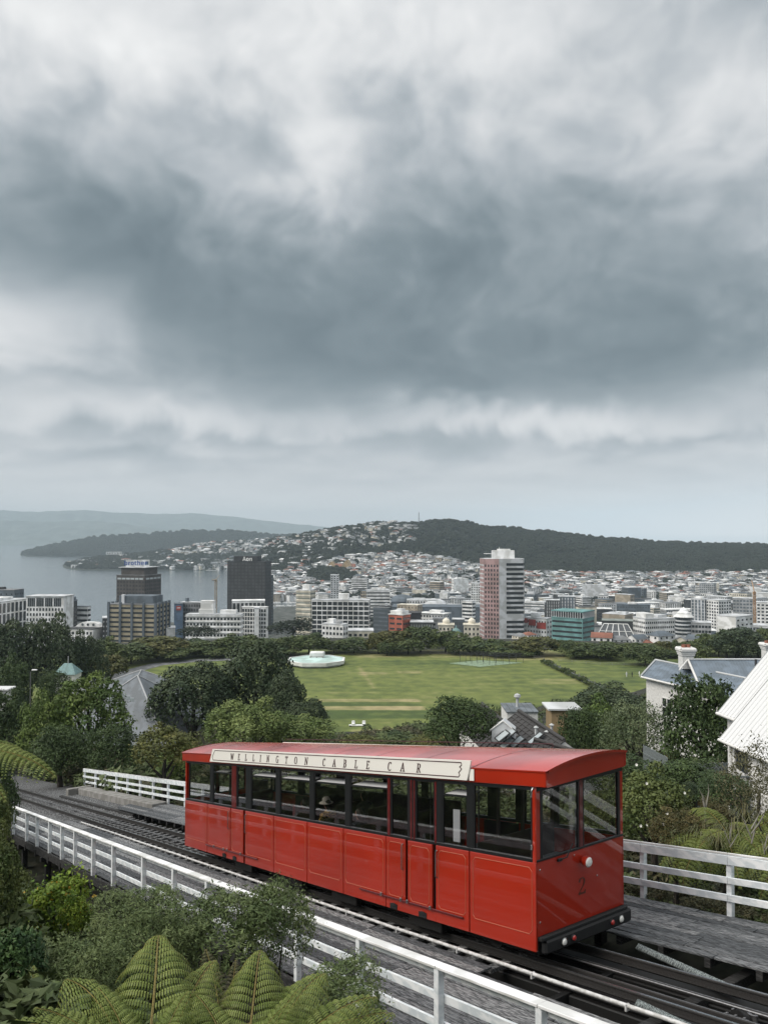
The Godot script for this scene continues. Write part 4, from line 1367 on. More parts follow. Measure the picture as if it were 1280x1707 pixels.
func make_trees() -> void:
	var D := "dark broadleaf tree "
	# left: the wood beyond the track
	for q in [["dome", -70, 66, 1030, 1190, 210, D + "at the picture's edge, in front of the building with pale vertical fins"],
			["dome", 38, 134, 1029, 1180, 215, D + "with a broad rounded top, in front of the white gridded building"],
			["dome", 104, 182, 1056, 1170, 222, D + "below the low white building with round windows"],
			["dark", -30, 62, 1092, 1250, 150, "dark tree with a street lamp standing before it"],
			["belt", 140, 222, 1062, 1125, 278, "dull green tree beside the chain-link fence, below the banded office block"],
			["belt_warm", 206, 320, 1060, 1108, 300, "brownish green tree at the corner of the playing field, below the banded office block"],
			["belt", 290, 372, 1066, 1100, 308, "low dark tree behind the chain-link fence at the bend of the path"],
			["umbrella", 296, 362, 1043, 1082, 400, "very dark flat-topped pine in front of the long white office block"],
			["belt", 350, 440, 1056, 1098, 312, "green tree in front of the white building with two dark window grids"],
			["belt", 176, 262, 1072, 1114, 288, "dark green tree behind the chain-link fence, below the middle of the banded office block"],
			["dark", 116, 190, 1072, 1132, 262, "dark bushy tree just behind the start of the chain-link fence"],
			["belt", 240, 330, 1078, 1106, 298, "low green tree behind the chain-link fence, before the flat-topped pine"],
			["belt", 320, 400, 1076, 1100, 306, "low green tree by the far end of the chain-link fence"],
			["belt", 390, 470, 1066, 1098, 314, "green tree beside the octagonal pavilion roof"],
			["belt_warm", 150, 215, 1092, 1135, 240, "low brownish tree beside the small green-roofed house"],
			["dark", 62, 120, 1118, 1190, 140, "dark tree in front of the small green-roofed house"],
			["dark", -46, 48, 1150, 1300, 78, "tall dark tree at the picture's edge above the tree fern frond"],
			["mid", 84, 214, 1122, 1262, 72, "large pale-topped green tree beside the slate-roofed house"],
			["mid", 34, 118, 1156, 1290, 70, "smaller green tree leaning against the large pale-topped tree"],
			["dark", 52, 150, 1206, 1330, 62, "dark bushy tree at the bend of the track under the pale-topped tree"],
			["dark", 140, 232, 1208, 1306, 60, "dark green tree behind the end of the far white fence"],
			["dome", 250, 392, 1105, 1246, 112, "dark domed tree standing before the slate-roofed house"],
			["dome", 360, 490, 1070, 1236, 118, "tallest of the dark domed trees beside the playing field"],
			["dome", 432, 518, 1120, 1232, 110, "dark domed tree sloping down towards the cricket pitch"],
			["dome", 470, 552, 1166, 1250, 104, "lowest dark domed tree, at the edge of the grass"],
			["light", 338, 478, 1166, 1262, 64, "pale green rounded tree just behind the cable car roof"],
			["light", 424, 562, 1188, 1268, 66, "pale green low tree behind the name board of the cable car"],
			["brown", 215, 332, 1204, 1300, 46, "bushy tree with a few orange leaves behind the far white fence"],
			["mid", 262, 344, 1232, 1310, 50, "low green bush between the far white fence and the cable car"],
			["dark", -60, 30, 1255, 1420, 40, "dark foliage beside the bend of the track"],
			# right: behind and beside the car
			["dark", 706, 826, 1158, 1262, 56, "dark spreading tree beside the dark tiled roof"],
			["belt", 612, 700, 1222, 1262, 100, "low scrub at the near edge of the playing field"],
			["brown", 560, 640, 1222, 1262, 98, "low brown scrub above the cable car roof"],
			["brown", 680, 760, 1222, 1262, 94, "low russet scrub between the field and the dark spreading tree"],
			["dome", 948, 1076, 1142, 1215, 100, "grey-green clumped tree before the vine-covered fence"],
			["dark", 930, 1010, 1178, 1290, 66, "dark green tree behind the orange shed"],
			["olive", 1000, 1114, 1166, 1285, 60, "grey-green olive-like tree beside the grey board fence"],
			["mid", 952, 1040, 1160, 1280, 70, "mid green tree between the shed and the olive-like tree"],
			["dark", 1096, 1252, 1122, 1345, 54, "big dark tree hiding the front of the blue-roofed house"],
			["dark", 950, 1090, 1252, 1330, 40, "dark undergrowth tree behind the front of the cable car"],
			["dark", 1080, 1215, 1262, 1350, 36, "dark shrubby tree between the board fence and the white house"]]:
		var o := tree(q[0], q[1], q[2], q[3], q[4], q[5], q[6])
	# the belt along the far side of the field, and the trees on the right above it
	var names := ["pink and grey tower", "orange block", "gridded building", "domed cream buildings", "teal building", "white-ribbed conservatory", "curved white block", "octagonal pavilion roof"]
	var spots := [812, 660, 560, 750, 952, 1020, 1090, 520]
	var looks := ["rounded dark", "low dull green", "tall dense", "broad brownish", "narrow dark", "spreading olive green", "small bushy", "leaning dark"]
	var x := 440.0
	var i := 0
	while x < 1520.0:
		var w := rng.randf_range(44, 84)
		var warm := rng.randf() < 0.25 or (x > 850 and x < 930)
		var near: int = 0
		for k in spots.size():
			if absf(spots[k] - x) < absf(spots[near] - x): near = k
		var top := pick(x, [440, 500, 560, 610, 660, 700, 760, 800, 840, 890, 930, 1000, 1060, 1120, 1170, 1230, 1300], [1062, 1060, 1062, 1056, 1046, 1046, 1056, 1066, 1070, 1056, 1062, 1068, 1070, 1074, 1062, 1048, 1044]) + rng.randf_range(-5, 6)
		var depth := rng.randf_range(309, 318) if x < 860 else rng.randf_range(300, 312)
		tree("belt_warm" if warm else "belt", x - w * 0.5, x + w * 0.5, top, 1094, depth, "%s tree in the field belt, %s the %s" % [looks[i % 8], "below" if absf(spots[near] - x) < 22 else ("just before" if x < spots[near] else "just past"), names[near]], "tree", "trees in the belt behind the playing field")
		if rng.randf() < 0.6:
			tree("belt", x - w * 0.1, x + w * 0.7, top + 14, 1100, depth - 5, "%s tree in the belt's front row, %s the %s" % [looks[(i + 3) % 8], "under" if absf(spots[near] - x) < 22 else ("shortly before" if x < spots[near] else "shortly after"), names[near]], "tree", "trees in the belt behind the playing field")
		x += w * 0.55
		i += 1
	for q in [["umbrella", 446, 532, 1030, 1076, 420, "very dark spreading pine before the off-white slab block"], ["dome", 1172, 1290, 1046, 1108, 300, "large dark tree behind the chimneys of the blue-roofed house"], ["belt", 1128, 1190, 1066, 1108, 290, "dark tree behind the white chimney"], ["belt", 1040, 1110, 1075, 1110, 285, "dark rounded tree at the corner of the second lawn"], ["belt", 960, 1040, 1072, 1106, 299, "bushy green tree at the back of the second lawn"]]:
		tree(q[0], q[1], q[2], q[3], q[4], q[5], q[6])
	# near shrubs: right side
	for q in [["camellia", 1010, 1172, 1272, 1420, 22.5, "dense glossy shrub with white flowers beside the front of the cable car"],
			["russet", 1070, 1180, 1346, 1440, 20.5, "low russet shrub just behind the far white fence"],
			["russet", 1150, 1230, 1330, 1400, 24, "brownish shrub in front of the white house's deck"],
			["dome", 1132, 1166, 1303, 1330, 30, "small round clipped shrub beside the deck"],
			["sparse", 1196, 1330, 1236, 1420, 23, "twiggy small-leaved shrub over the front of the white house"],
			["sparse", 1240, 1330, 1280, 1400, 20, "thin twiggy shrub at the picture's edge below the white house"],
			["camellia", 960, 1080, 1300, 1420, 25, "dark shrub seen through the end windows of the cable car"],
			["dark", 1150, 1260, 1290, 1350, 33, "leafy shrub growing over the timber deck of the white house"],
			# left foreground
			["yellow", 22, 152, 1462, 1600, 12.5, "yellow-green broad-leaved shrub below the near fence"],
			["yellow", 96, 156, 1490, 1575, 12.0, "small shrub with orange-yellow leaves under the fence posts"],
			["bush", 268, 470, 1480, 1680, 9.6, "feathery grey-green shrub growing in front of the near white fence"],
			["bush", 380, 532, 1462, 1650, 9.9, "taller feathery shrub reaching up over the cap of the near fence"],
			["bush", 150, 300, 1476, 1580, 12.0, "wispy shrub filling the gap under the near fence posts"],
			["bush", 150, 330, 1508, 1680, 9.0, "feathery green shrub between the yellow shrub and the fern"],
			["glossy", -40, 80, 1545, 1707, 8.0, "dark glossy-leaved shrub in the corner of the picture"],
			["bush", 60, 220, 1560, 1720, 8.2, "small-leaved green shrub behind the tree ferns"],
			["camellia", -70, 42, 1380, 1600, 11.5, "tall dark shrub at the picture's edge beside the near fence"],
			["camellia", -60, 26, 1295, 1460, 15, "dark leafy shrub under the overhanging fern frond"],
			["bush", 470, 660, 1600, 1760, 8.6, "feathery shrub between the ferns and the near fence rails"]]:
		tree(q[0], q[1], q[2], q[3], q[4], q[5], q[6], "shrub")
	# the wood goes on past both edges of the picture
	for q in [["dark", -190, -60, 1110, 1320, 82], ["dome", -330, -170, 1040, 1260, 150], ["mid", -300, -160, 1190, 1400, 55], ["dark", -170, -50, 1230, 1460, 34], ["dome", 1300, 1420, 1120, 1330, 62], ["dark", 1400, 1560, 1090, 1330, 66], ["olive", 1480, 1640, 1160, 1400, 46], ["camellia", 1330, 1460, 1290, 1480, 19], ["dark", 1560, 1750, 1060, 1340, 70]]:
		tree(q[0], q[1], q[2], q[3], q[4], q[5], "%s tree outside the picture's %s edge, %s" % [{"dark": "dark ragged", "dome": "dark domed", "mid": "green broad", "olive": "grey-green", "camellia": "small glossy"}[q[0]], "town-side" if q[1] > 640 else "harbour-side", {82: "halfway up the slope", 150: "far down the slope", 55: "near the bend", 34: "close to the track", 62: "behind the white house", 66: "beyond the white house", 46: "beside the white house", 19: "by the far fence", 70: "farthest past the white house"}[q[5]]])
	# white flowers on the camellia, each one to be seen
	var pet := MB.new()
	for k in 6:
		var g := TAU * k / 6
		var d := Vector3(cos(g), 0, sin(g)); var e := Vector3(-sin(g), 0, cos(g))
		pet.quad(Vector3.ZERO, d * 0.6 + e * 0.38 + Vector3(0, 0.25, 0), d + Vector3(0, 0.4, 0), d * 0.6 - e * 0.38 + Vector3(0, 0.25, 0))
	var pm := pet.mesh()
	for q in [[1077, 1306, "high on the front of"], [1067, 1377, "low beside the car on"], [1111, 1356, "in the middle of"], [1077, 1376, "second lowest on"], [1106, 1374, "lowest away from the car on"], [1140, 1322, "on the far shoulder of"], [1060, 1275, "topmost on"]]:
		var f := solo("flower", pm, M.petal, "white camellia flower, %s the glossy shrub beside the car" % q[2], "flower", "white flowers on the camellia shrub")
		f.position = spot(q[0], q[1], 21.2)
		f.rotation = Vector3(1.0 + rng.randf_range(-0.4, 0.4), rng.randf(), rng.randf())
		f.scale = Vector3.ONE * 0.042


# ---------------------------------------------------------------- ferns
func frond_mesh(sd: int, rise: float, fall: float, wide: float, col0: Color, col1: Color) -> ArrayMesh:
	# unit frond along +x; combs of pinnules on drooping pinnae
	var r := RandomNumberGenerator.new()
	r.seed = sd
	var v := PackedVector3Array()
	var c := PackedColorArray()
	var put := func(a: Vector3, b: Vector3, d: Vector3, k: Color) -> void:
		v.append(a); v.append(b); v.append(d)
		c.append(k); c.append(k); c.append(k)
	var spine := func(u: float) -> Vector3: return Vector3(u - 0.12 * u * u * u, rise * u - fall * u * u, 0.015 * sin(u * 4.0))
	var stem := Color(0.22, 0.18, 0.06)
	for i in 24:
		var a: Vector3 = spine.call(i / 24.0); var b: Vector3 = spine.call((i + 1) / 24.0)
		var w := 0.008 * (1.0 - 0.8 * i / 24.0)
		for z in [Vector3(0, 0, w), Vector3(0, w, 0)]:
			put.call(a - z, b - z, b + z, stem)
			put.call(a - z, b + z, a + z, stem)
	var n := 19
	for i in n:
		var u := 0.10 + 0.89 * i / (n - 1.0)
		var p: Vector3 = spine.call(u)
		var fw: Vector3 = (spine.call(minf(u + 0.02, 1.0)) - spine.call(u - 0.02)).normalized()
		var up := Vector3(-fw.y, fw.x, 0).normalized()
		var span := wide * pow(maxf(1.0 - u, 0.0), 0.72) * minf(1.0, 0.5 + u * 1.9) + 0.015
		for side in [-1.0, 1.0]:
			span *= r.randf_range(0.90, 1.06)
			var m := maxi(6, int(32.0 * span / wide))
			var prev := p
			var lean := 0.30 + r.randf_range(-0.06, 0.06)
			var sag := r.randf_range(0.85, 1.15)
			var tone := col0.lerp(col1, r.randf())
			for j in range(1, m + 1):
				var q := float(j) / m
				var at: Vector3 = p + (Vector3(0, 0, side) * q * (1.0 - 0.18 * q) + fw * lean * q * q + up * (0.72 * q - (sag + 0.30) * q * q)) * span
				var along: Vector3 = (at - prev).normalized()
				var cross: Vector3 = (fw - along * fw.dot(along)).normalized()
				var len := 0.0235 * wide / 0.4 * (1.0 - 0.65 * q * q) * minf(1.0, 0.5 + q * 4.0)
				var hw := along * span / m * 0.31
				var k := tone * r.randf_range(0.85, 1.15)
				k.a = 1.0
				for e in [-1.0, 1.0]:
					var tip: Vector3 = at + cross * e * len + - up * len * 0.95 + along * len * 0.25
					var mid: Vector3 = at + cross * e * len * 0.55 - up * len * 0.22
					put.call(at - hw, mid - hw * 0.9, mid + hw * 0.9, k)
					put.call(at - hw, mid + hw * 0.9, at + hw, k)
					put.call(mid - hw * 0.9, tip, mid + hw * 0.9, k)
				put.call(prev - up * 0.002, at - up * 0.002, at + up * 0.003, stem * 1.3)
				prev = at
	var s := []
	s.resize(Mesh.ARRAY_MAX)
	s[Mesh.ARRAY_VERTEX] = v
	s[Mesh.ARRAY_COLOR] = c
	var me := ArrayMesh.new()
	me.add_surface_from_arrays(Mesh.PRIMITIVE_TRIANGLES, s)
	me.surface_set_material(0, M.leaf_thin)
	return me

# one frond from the crown at c with its tip at e
func frond(o: Node3D, mesh: Mesh, c: Vector3, e: Vector3, wide := 1.0, roll := 0.0) -> void:
	var f := part(o, "frond", mesh, null)
	var d := e - c
	var x := d
	var z := Vector3(d.z, 0, -d.x).normalized().rotated(d.normalized(), roll)
	var y := z.cross(d).normalized()
	if y.y < 0: y = -y; z = -z
	f.transform = Transform3D(Basis(x / 0.88, y * d.length() * wide, x.normalized().cross(y) * d.length() * wide), c - o.position)

func make_ferns() -> void:
	var g0 := Color(0.092, 0.128, 0.026); var g1 := Color(0.155, 0.188, 0.050)
	var arch := []
	for i in 3:
		arch.append(frond_mesh(60 + i, 0.55, 0.62, 0.46 + 0.03 * i, g0, g1))
	var dull := frond_mesh(70, 0.4, 0.4, 0.34, Color(0.060, 0.062, 0.030), Color(0.095, 0.085, 0.045))
	var pale := frond_mesh(71, 0.35, 0.40, 0.36, Color(0.135, 0.175, 0.042), Color(0.22, 0.26, 0.08))
	var trunk := MB.new()
	trunk.tube([Vector3(0, 0, 0), Vector3(0.02, 0.5, 0), Vector3(0, 1.0, 0)], [0.11, 0.09, 0.10], 9)
	var tm := trunk.mesh()
	var crown := func(label: String, c: Vector3, tips: Array, extra: int, reach: float, kinds: Array) -> void:
		var g := ground(c.x, c.z)
		var o := thing("tree_fern", label, "tree fern", Vector3(c.x, g, c.z))
		var t := part(o, "trunk", tm, M.bark)
		t.scale = Vector3(1, maxf(c.y - g, 0.2), 1)
		for i in tips.size():
			var q: Array = tips[i]
			frond(o, kinds[i % kinds.size()], c, spot(q[0], q[1], q[2]), q[3] if q.size() > 3 else 1.0, q[4] if q.size() > 4 else 0.0)
		for i in extra:
			var a := TAU * (i + 0.3) / extra
			frond(o, kinds[i % kinds.size()], c, c + Vector3(cos(a) * reach, rng.randf_range(-0.35, 0.05) * reach, sin(a) * reach))
	crown.call("tree fern with the tall central frond at the bottom edge of the picture", spot(236, 1860, 5.2), [[268, 1545, 6.4, 1.0], [118, 1618, 5.9, 1.0], [20, 1690, 5.4, 1.0], [360, 1590, 6.3, 0.8], [170, 1640, 5.6, 0.9], [310, 1650, 5.6, 0.9], [70, 1668, 5.3, 0.9]], 5, 1.1, [arch[0], arch[1], arch[2]])
	crown.call("tree fern with drooping ribbed fronds below the feathery shrub", spot(400, 1850, 5.3), [[436, 1574, 6.3, 0.95], [540, 1612, 6.2, 0.9], [500, 1640, 5.8, 0.8], [625, 1650, 6.0, 0.85], [330, 1650, 5.8, 0.9], [585, 1690, 5.6, 0.8], [470, 1672, 5.4, 0.9], [655, 1676, 6.0, 0.8]], 4, 1.1, [arch[1], arch[2], arch[0]])
	crown.call("dull brownish fern between the two large tree ferns", spot(372, 1760, 6.6), [[345, 1582, 7.2, 0.9], [395, 1600, 7.2, 0.8]], 3, 0.8, [dull])
	crown.call("small pale fern behind the tall central frond", spot(45, 1740, 7.0), [[58, 1606, 7.6, 0.8], [20, 1640, 7.4, 0.8], [90, 1640, 7.5, 0.7]], 3, 0.8, [pale, arch[1]])
	crown.call("tree fern leaning in at the picture's edge over the bend of the track", spot(-75, 1255, 9.0), [[92, 1284, 8.6, 1.1], [40, 1245, 9.2, 0.9], [10, 1330, 8.4, 0.8], [-10, 1225, 9.6, 0.8]], 5, 1.0, [pale, arch[2]])
	# ferns behind the far fence
	crown.call("bright green tree fern spreading just behind the far white fence", line(0.6, 0.75, 6.9), [[1090, 1446, 20.0, 1.2], [1130, 1436, 20.8, 1.1], [1215, 1434, 19.8, 1.1], [1232, 1474, 18.0, 1.1], [1130, 1478, 18.9, 1.2], [1180, 1462, 18.8, 1.2], [1110, 1462, 19.6, 1.2]], 6, 1.5, [pale, arch[0], pale])
	crown.call("bright green tree fern at the picture's edge behind the far white fence", line(-1.7, 0.80, 6.8), [[1228, 1466, 18.8, 1.0], [1300, 1450, 18.2, 1.0], [1260, 1490, 17.2, 1.0], [1320, 1500, 16.6, 1.0]], 6, 1.5, [pale, arch[0], arch[1]])
	crown.call("darker green tree fern above the picture's edge fern", line(-0.6, 1.0, 9.8), [[1240, 1410, 20.6, 1.0], [1290, 1405, 20.0, 1.0], [1216, 1422, 20.4, 0.9], [1310, 1430, 19.0, 1.0]], 6, 1.2, [arch[0], arch[2]])
	# flax tufts with long blades, and bare pale twigs
	var blade := MB.new()
	blade.colored = true
	for i in 70:
		var a := rng.randf() * TAU
		var d := Vector3(cos(a), 0, sin(a)); var e := Vector3(-sin(a), 0, cos(a)) * 0.022
		var h := rng.randf_range(0.7, 1.1); var out := rng.randf_range(0.15, 0.75)
		var p := [Vector3.ZERO, d * out * 0.35 + Vector3(0, h * 0.6, 0), d * out * 0.8 + Vector3(0, h * 0.9, 0), d * out * 1.25 + Vector3(0, h * 0.72, 0)]
		var k := Color(0.060, 0.075, 0.032).lerp(Color(0.15, 0.14, 0.07), rng.randf())
		blade.tint = k
		for j in 3:
			blade.quad(p[j] - e * (1.0 - j * 0.25), p[j] + e * (1.0 - j * 0.25), p[j + 1] + e * (0.75 - j * 0.25), p[j + 1] - e * (0.75 - j * 0.25))
	var bm := blade.mesh(null, M.leaf)
	for q in [[1222, 1424, 19.5, 0.85, "flax tuft with long arching blades below the twiggy shrub"], [1196, 1432, 18.8, 0.6, "pale flax tuft in front of the larger one, above the far fence"], [1240, 1392, 21.5, 0.8, "flax tuft against the white house's corner"], [1172, 1424, 19.8, 0.8, "small flax tuft beside the russet shrub"]]:
		var p := spot(q[0], q[1], q[2])
		var o := thing("flax_tuft", q[4], "plant", p)
		part(o, "blade_tuft", bm, null).scale = Vector3.ONE * q[3]
	for q in [[1176, 1372, 21.0, 1.0, "bare pale forked twig above the russet shrub"], [1252, 1406, 18.5, 0.9, "bare crooked pale branch beside the flax tufts"], [1216, 1412, 18.2, 0.6, "short pale dead branches over the far fence rail"], [1274, 1424, 17.0, 0.5, "pale twig at the picture's edge over the ferns"]]:
		var b := MB.new()
		for k in 4:
			var a := rng.randf_range(-0.8, 0.8)
			var p0 := Vector3(0, 0.12 * k, 0)
			b.tube([p0, p0 + Vector3(a * 0.2, 0.25, 0.05), p0 + Vector3(a * 0.35 + 0.06, 0.42, -0.05), p0 + Vector3(a * 0.5, 0.62, 0.02)], [0.024, 0.018, 0.013, 0.006], 5)
		var o := solo("bare_branch", b.mesh(), M.pale_twig, q[4], "branch")
		o.position = spot(q[0], q[1], q[2])
		o.scale = Vector3.ONE * q[3]

# leafy ground cover that nobody could count
func make_cover() -> void:
	var tuft := crown_mesh(900, 10, 170, 0.20, 0.09, Color(0.040, 0.062, 0.022), Color(0.100, 0.125, 0.050), {"low": 0.0, "small": 0.2, "big": 0.3, "ragged": 0.7})
	var dead := crown_mesh(901, 10, 170, 0.22, 0.07, Color(0.050, 0.055, 0.028), Color(0.115, 0.105, 0.055), {"low": 0.0, "small": 0.2, "big": 0.3, "ragged": 0.9})
	var sets := {"bank_undergrowth": [tuft, "leafy green undergrowth covering the bank below the near fence", []], "slope_undergrowth": [tuft, "mixed green undergrowth on the slope beyond the track", []], "brown_undergrowth": [dead, "brownish low growth along the far fence and on the slope", []]}
	for i in 2600:
		var s := rng.randf_range(-9.5, 36.0)
		var t := -3.7 - pow(rng.randf(), 0.8) * 9.0
		var w := CAR_AT + DH * s + WW * t
		if Vector2(w.x, w.z).length() < 4.2: continue
		sets.bank_undergrowth[2].append([Vector3(w.x, ground(w.x, w.z) - 0.1, w.z), rng.randf_range(0.45, 0.95)])
	for i in 6600:
		var d := 12.0 * pow(17.0, rng.randf())
		var px := rng.randf_range(-300, 1700)
		var p := Vector3((px - 640) / FOCAL * d, 0, -d)
		var q := p - CAR_AT
		var t := q.dot(WW)
		var s := q.dot(DH)
		if t > -4.0 and t < 4.9 and s < 80.0 and s > -30.0: continue
		if t <= -4.0: continue
		var g := ground(p.x, p.z)
		if g <= FIELD + 0.6: continue
		var k := "brown_undergrowth" if rng.randf() < 0.35 else "slope_undergrowth"
		sets[k][2].append([Vector3(p.x, g - 0.15, p.z), rng.randf_range(0.6, 1.2) * clampf(d / 26.0, 0.7, 3.0)])
	for i in 260:
		var s := rng.randf_range(-8.0, 31.0)
		sets.brown_undergrowth[2].append([line(s, -0.45, 4.62 + rng.randf() * 0.5), rng.randf_range(0.2, 0.5)])
	for k in sets:
		var mm := MultiMesh.new()
		mm.transform_format = MultiMesh.TRANSFORM_3D
		mm.mesh = sets[k][0]
		var list: Array = sets[k][2]
		mm.instance_count = list.size()
		for i in list.size():
			var z: float = list[i][1]
			mm.set_instance_transform(i, Transform3D(Basis(Vector3.UP, rng.randf() * TAU).scaled(Vector3(z, z * rng.randf_range(0.5, 0.9), z)), list[i][0]))
		var o := MultiMeshInstance3D.new()
		o.name = k
		o.multimesh = mm
		add_child(o)
		stuff(o)
		tag(o, sets[k][1], "undergrowth")


# ---------------------------------------------------------------- playing field
func field_hit(px: float, py: float, lift := 0.0) -> Vector3:
	var r := ray(px, py)
	return r * ((FIELD + lift) / r.y)

func make_field() -> void:
	var x0 := -125.0; var x1 := 150.0; var z0 := -150.0; var z1 := -324.0
	var w := 900; var h := 570
	var f := FastNoiseLite.new(); f.seed = 5; f.frequency = 0.02; f.fractal_octaves = 5
	var im := Image.create_empty(w, h, false, Image.FORMAT_RGB8)
	# worn and dry places: picture corners, then how dry
	var marks := []
	for q in [[528, 1165.5, 700, 1170, 0.75], [536, 1177.5, 704, 1184, 0.95], [545, 1154, 640, 1156, 0.25], [520, 1171, 700, 1177, -0.5], [535, 1185, 712, 1198, -0.55], [560, 1204, 660, 1206, 0.3], [598, 1121, 642, 1126, 0.45], [668, 1118, 700, 1123, 0.5], [890, 1132, 960, 1140, 0.45], [800, 1140, 880, 1152, 0.2], [590, 1216, 680, 1222, 0.6], [505, 1140, 560, 1150, 0.1]]:
		marks.append([field_hit(q[0], q[3]), field_hit(q[2], q[1]), q[4]])
	var lines := []
	for q in [[598, 1111, 623, 1147, 0.55], [574, 1108, 596, 1152, 0.25], [655, 1108, 690, 1150, 0.18], [524, 1112, 530, 1125, 0.2], [480, 1120, 1000, 1128, 0.12], [660, 1205, 676, 1228, -0.35], [680, 1205, 702, 1228, -0.35], [710, 1120, 800, 1190, 0.12]]:
		lines.append([field_hit(q[0], q[1]), field_hit(q[2], q[3]), q[4]])
	for j in h:
		var z := lerpf(z0, z1, (j + 0.5) / h)
		for i in w:
			var x := lerpf(x0, x1, (i + 0.5) / w)
			var n := f.get_noise_2d(x * 1.2, z * 1.2)
			var fine := f.get_noise_2d(x * 9.0 + 500, z * 9.0)
			var dry := 0.16 + 0.55 * n + 0.30 * fine
			dry += 0.55 * smooth(-292, -304, z) * smooth(-20, 0, x + 8.0 * n) * (1.0 - smooth(60, 80, x))
			dry += 0.10 * sin(z * 0.9) * smooth(-180, -200, z)
			dry += 0.28 * smooth(28, 44, x) * (1.0 - smooth(-200, -232, z)) 
			if x > 62.0 - (z + 300) * 0.02 and z < -236: dry -= 0.12
			for m in marks:
				var a: Vector3 = m[0]; var b: Vector3 = m[1]
				if x > a.x - 3 and x < b.x + 3 and z < a.z + 2 and z > b.z - 2:
					dry += m[2] * smooth(-1.5, 1.0, x - a.x + fine * 2) * smooth(-1.5, 1.0, b.x - x + fine * 2) * smooth(-0.6, 0.3, a.z - z) * smooth(-0.6, 0.3, z - b.z)
			for m in lines:
				var p := Geometry2D.get_closest_point_to_segment(Vector2(x, z), Vector2(m[0].x, m[0].z), Vector2(m[1].x, m[1].z))
				var d := p.distance_to(Vector2(x, z))
				if d < 1.6: dry += m[2] * (1.0 - d / 1.6)
			var c := Color(0.050, 0.080, 0.016).lerp(Color(0.122, 0.150, 0.034), clampf(dry * 1.6 + 0.5, 0, 1)).lerp(Color(0.30, 0.25, 0.13), clampf(dry - 0.42, 0, 1))
			im.set_pixel(i, j, (c * (1.0 + 0.25 * fine)).linear_to_srgb())
	var t := ImageTexture.create_from_image(im)
	var m := mat("lawn", Color(1, 1, 1), 0.95, t, Vector3.ONE, {"uv": 1})
	m.texture_repeat = false
	var b := MB.new()
	var y := FIELD + 0.05
	var q := [Vector3(x0, y, z0), Vector3(x1, y, z0), Vector3(x1, y, z1), Vector3(x0, y, z1)]
	b.quad(q[0], q[1], q[2], q[3])
	b.uv = PackedVector2Array([Vector2(0, 0), Vector2(1, 0), Vector2(1, 1), Vector2(0, 0), Vector2(1, 1), Vector2(0, 1)])
	struct("lawn", b.mesh(), m)
	# the path that bends round the left end of the field
	var pth := [field_hit(96, 1158), field_hit(170, 1136), field_hit(215, 1120), field_hit(262, 1108), field_hit(330, 1101), field_hit(420, 1098), field_hit(500, 1096)]
	b = MB.new()
	for i in pth.size() - 1:
		var a: Vector3 = pth[i]; var e: Vector3 = pth[i + 1]
		var s0: Vector3 = (pth[mini(i + 1, pth.size() - 1)] - pth[maxi(i - 1, 0)]).normalized().cross(Vector3.UP) * (6.0 if i < 2 else 3.2)
		var s1: Vector3 = (pth[mini(i + 2, pth.size() - 1)] - pth[i]).normalized().cross(Vector3.UP) * (6.0 if i < 1 else 3.2)
		var u := Vector3(0, 0.10, 0)
		b.quad(a - s0 + u, a + s0 + u, e + s1 + u, e - s1 + u)
	struct("path", b.mesh(), mat("asphalt", lin(0.17, 0.175, 0.18), 0.9, K.blotch, Vector3(0.1, 0.1, 0.1), {"world": 1}))
	# chain-link fence above the path
	var fp := [field_hit(118, 1127), field_hit(160, 1120), field_hit(196, 1112), field_hit(240, 1102), field_hit(290, 1095), field_hit(360, 1091)]
	run_fence("chain_link_fence", "tall dark chain-link fence curving above the path at the end of the playing field", fp, 3.2, 4.5, M.fence_grey, 3, 0.05)
	run_fence("boundary_fence", "low pale rail fence along the far edge of the playing field, before the tree belt", [field_hit(575, 1087), field_hit(690, 1090), field_hit(800, 1094), field_hit(905, 1099)], 1.1, 3.0, M.concrete, 2, 0.05)
	run_fence("lawn_fence", "low pale rail fence along the back of the second lawn", [field_hit(930, 1103), field_hit(1000, 1109), field_hit(1080, 1111)], 1.0, 4.0, M.concrete, 2, 0.05)
	# vine-covered fence between the two lawns
	var o := thing("vine_fence", "long fence overgrown with grey-green vine between the playing field and the second lawn", "fence")
	var a := field_hit(906, 1106); var e := field_hit(1010, 1156)
	b = MB.new()
	var side := (e - a).normalized().cross(Vector3.UP) * 0.06
	b.quad(a - side, a - side + Vector3(0, 1.5, 0), e - side + Vector3(0, 1.5, 0), e - side)
	b.quad(e + side, e + side + Vector3(0, 1.5, 0), a + side + Vector3(0, 1.5, 0), a + side)
	part(o, "mesh_panel", b.mesh(), M.fence_grey)
	for i in 26:
		var c := part(o, "vine", K["belt_%d" % (i % 2)], null, a.lerp(e, (i + 0.5) / 26.0))
		c.scale = Vector3(3.6, rng.randf_range(1.2, 2.2), 2.0)
		c.rotation.y = i * 1.3
	for i in 14:
		b = MB.new()
		b.cbox(Vector3(-0.09, 0, -0.09), Vector3(0.09, 2.2, 0.09), 0.01)
		part(o, "post", b.mesh(), M.concrete, a.lerp(e, i / 13.0))
	# pavilion with an octagonal pool-like roof
	var c := field_hit(527.5, 1092, 3.2)
	c.y = FIELD - 1.5
	var pav := thing("pavilion", "octagonal pavilion with a pale turquoise roof and white rim beyond the grass", "pavilion", c)
	var ring := func(r: float, y_: float) -> Array:
		var out := []
		for k in 8: out.append(Vector3(cos(TAU * (k + 0.5) / 8) * r, y_, sin(TAU * (k + 0.5) / 8) * r))
		return out
	b = MB.new()
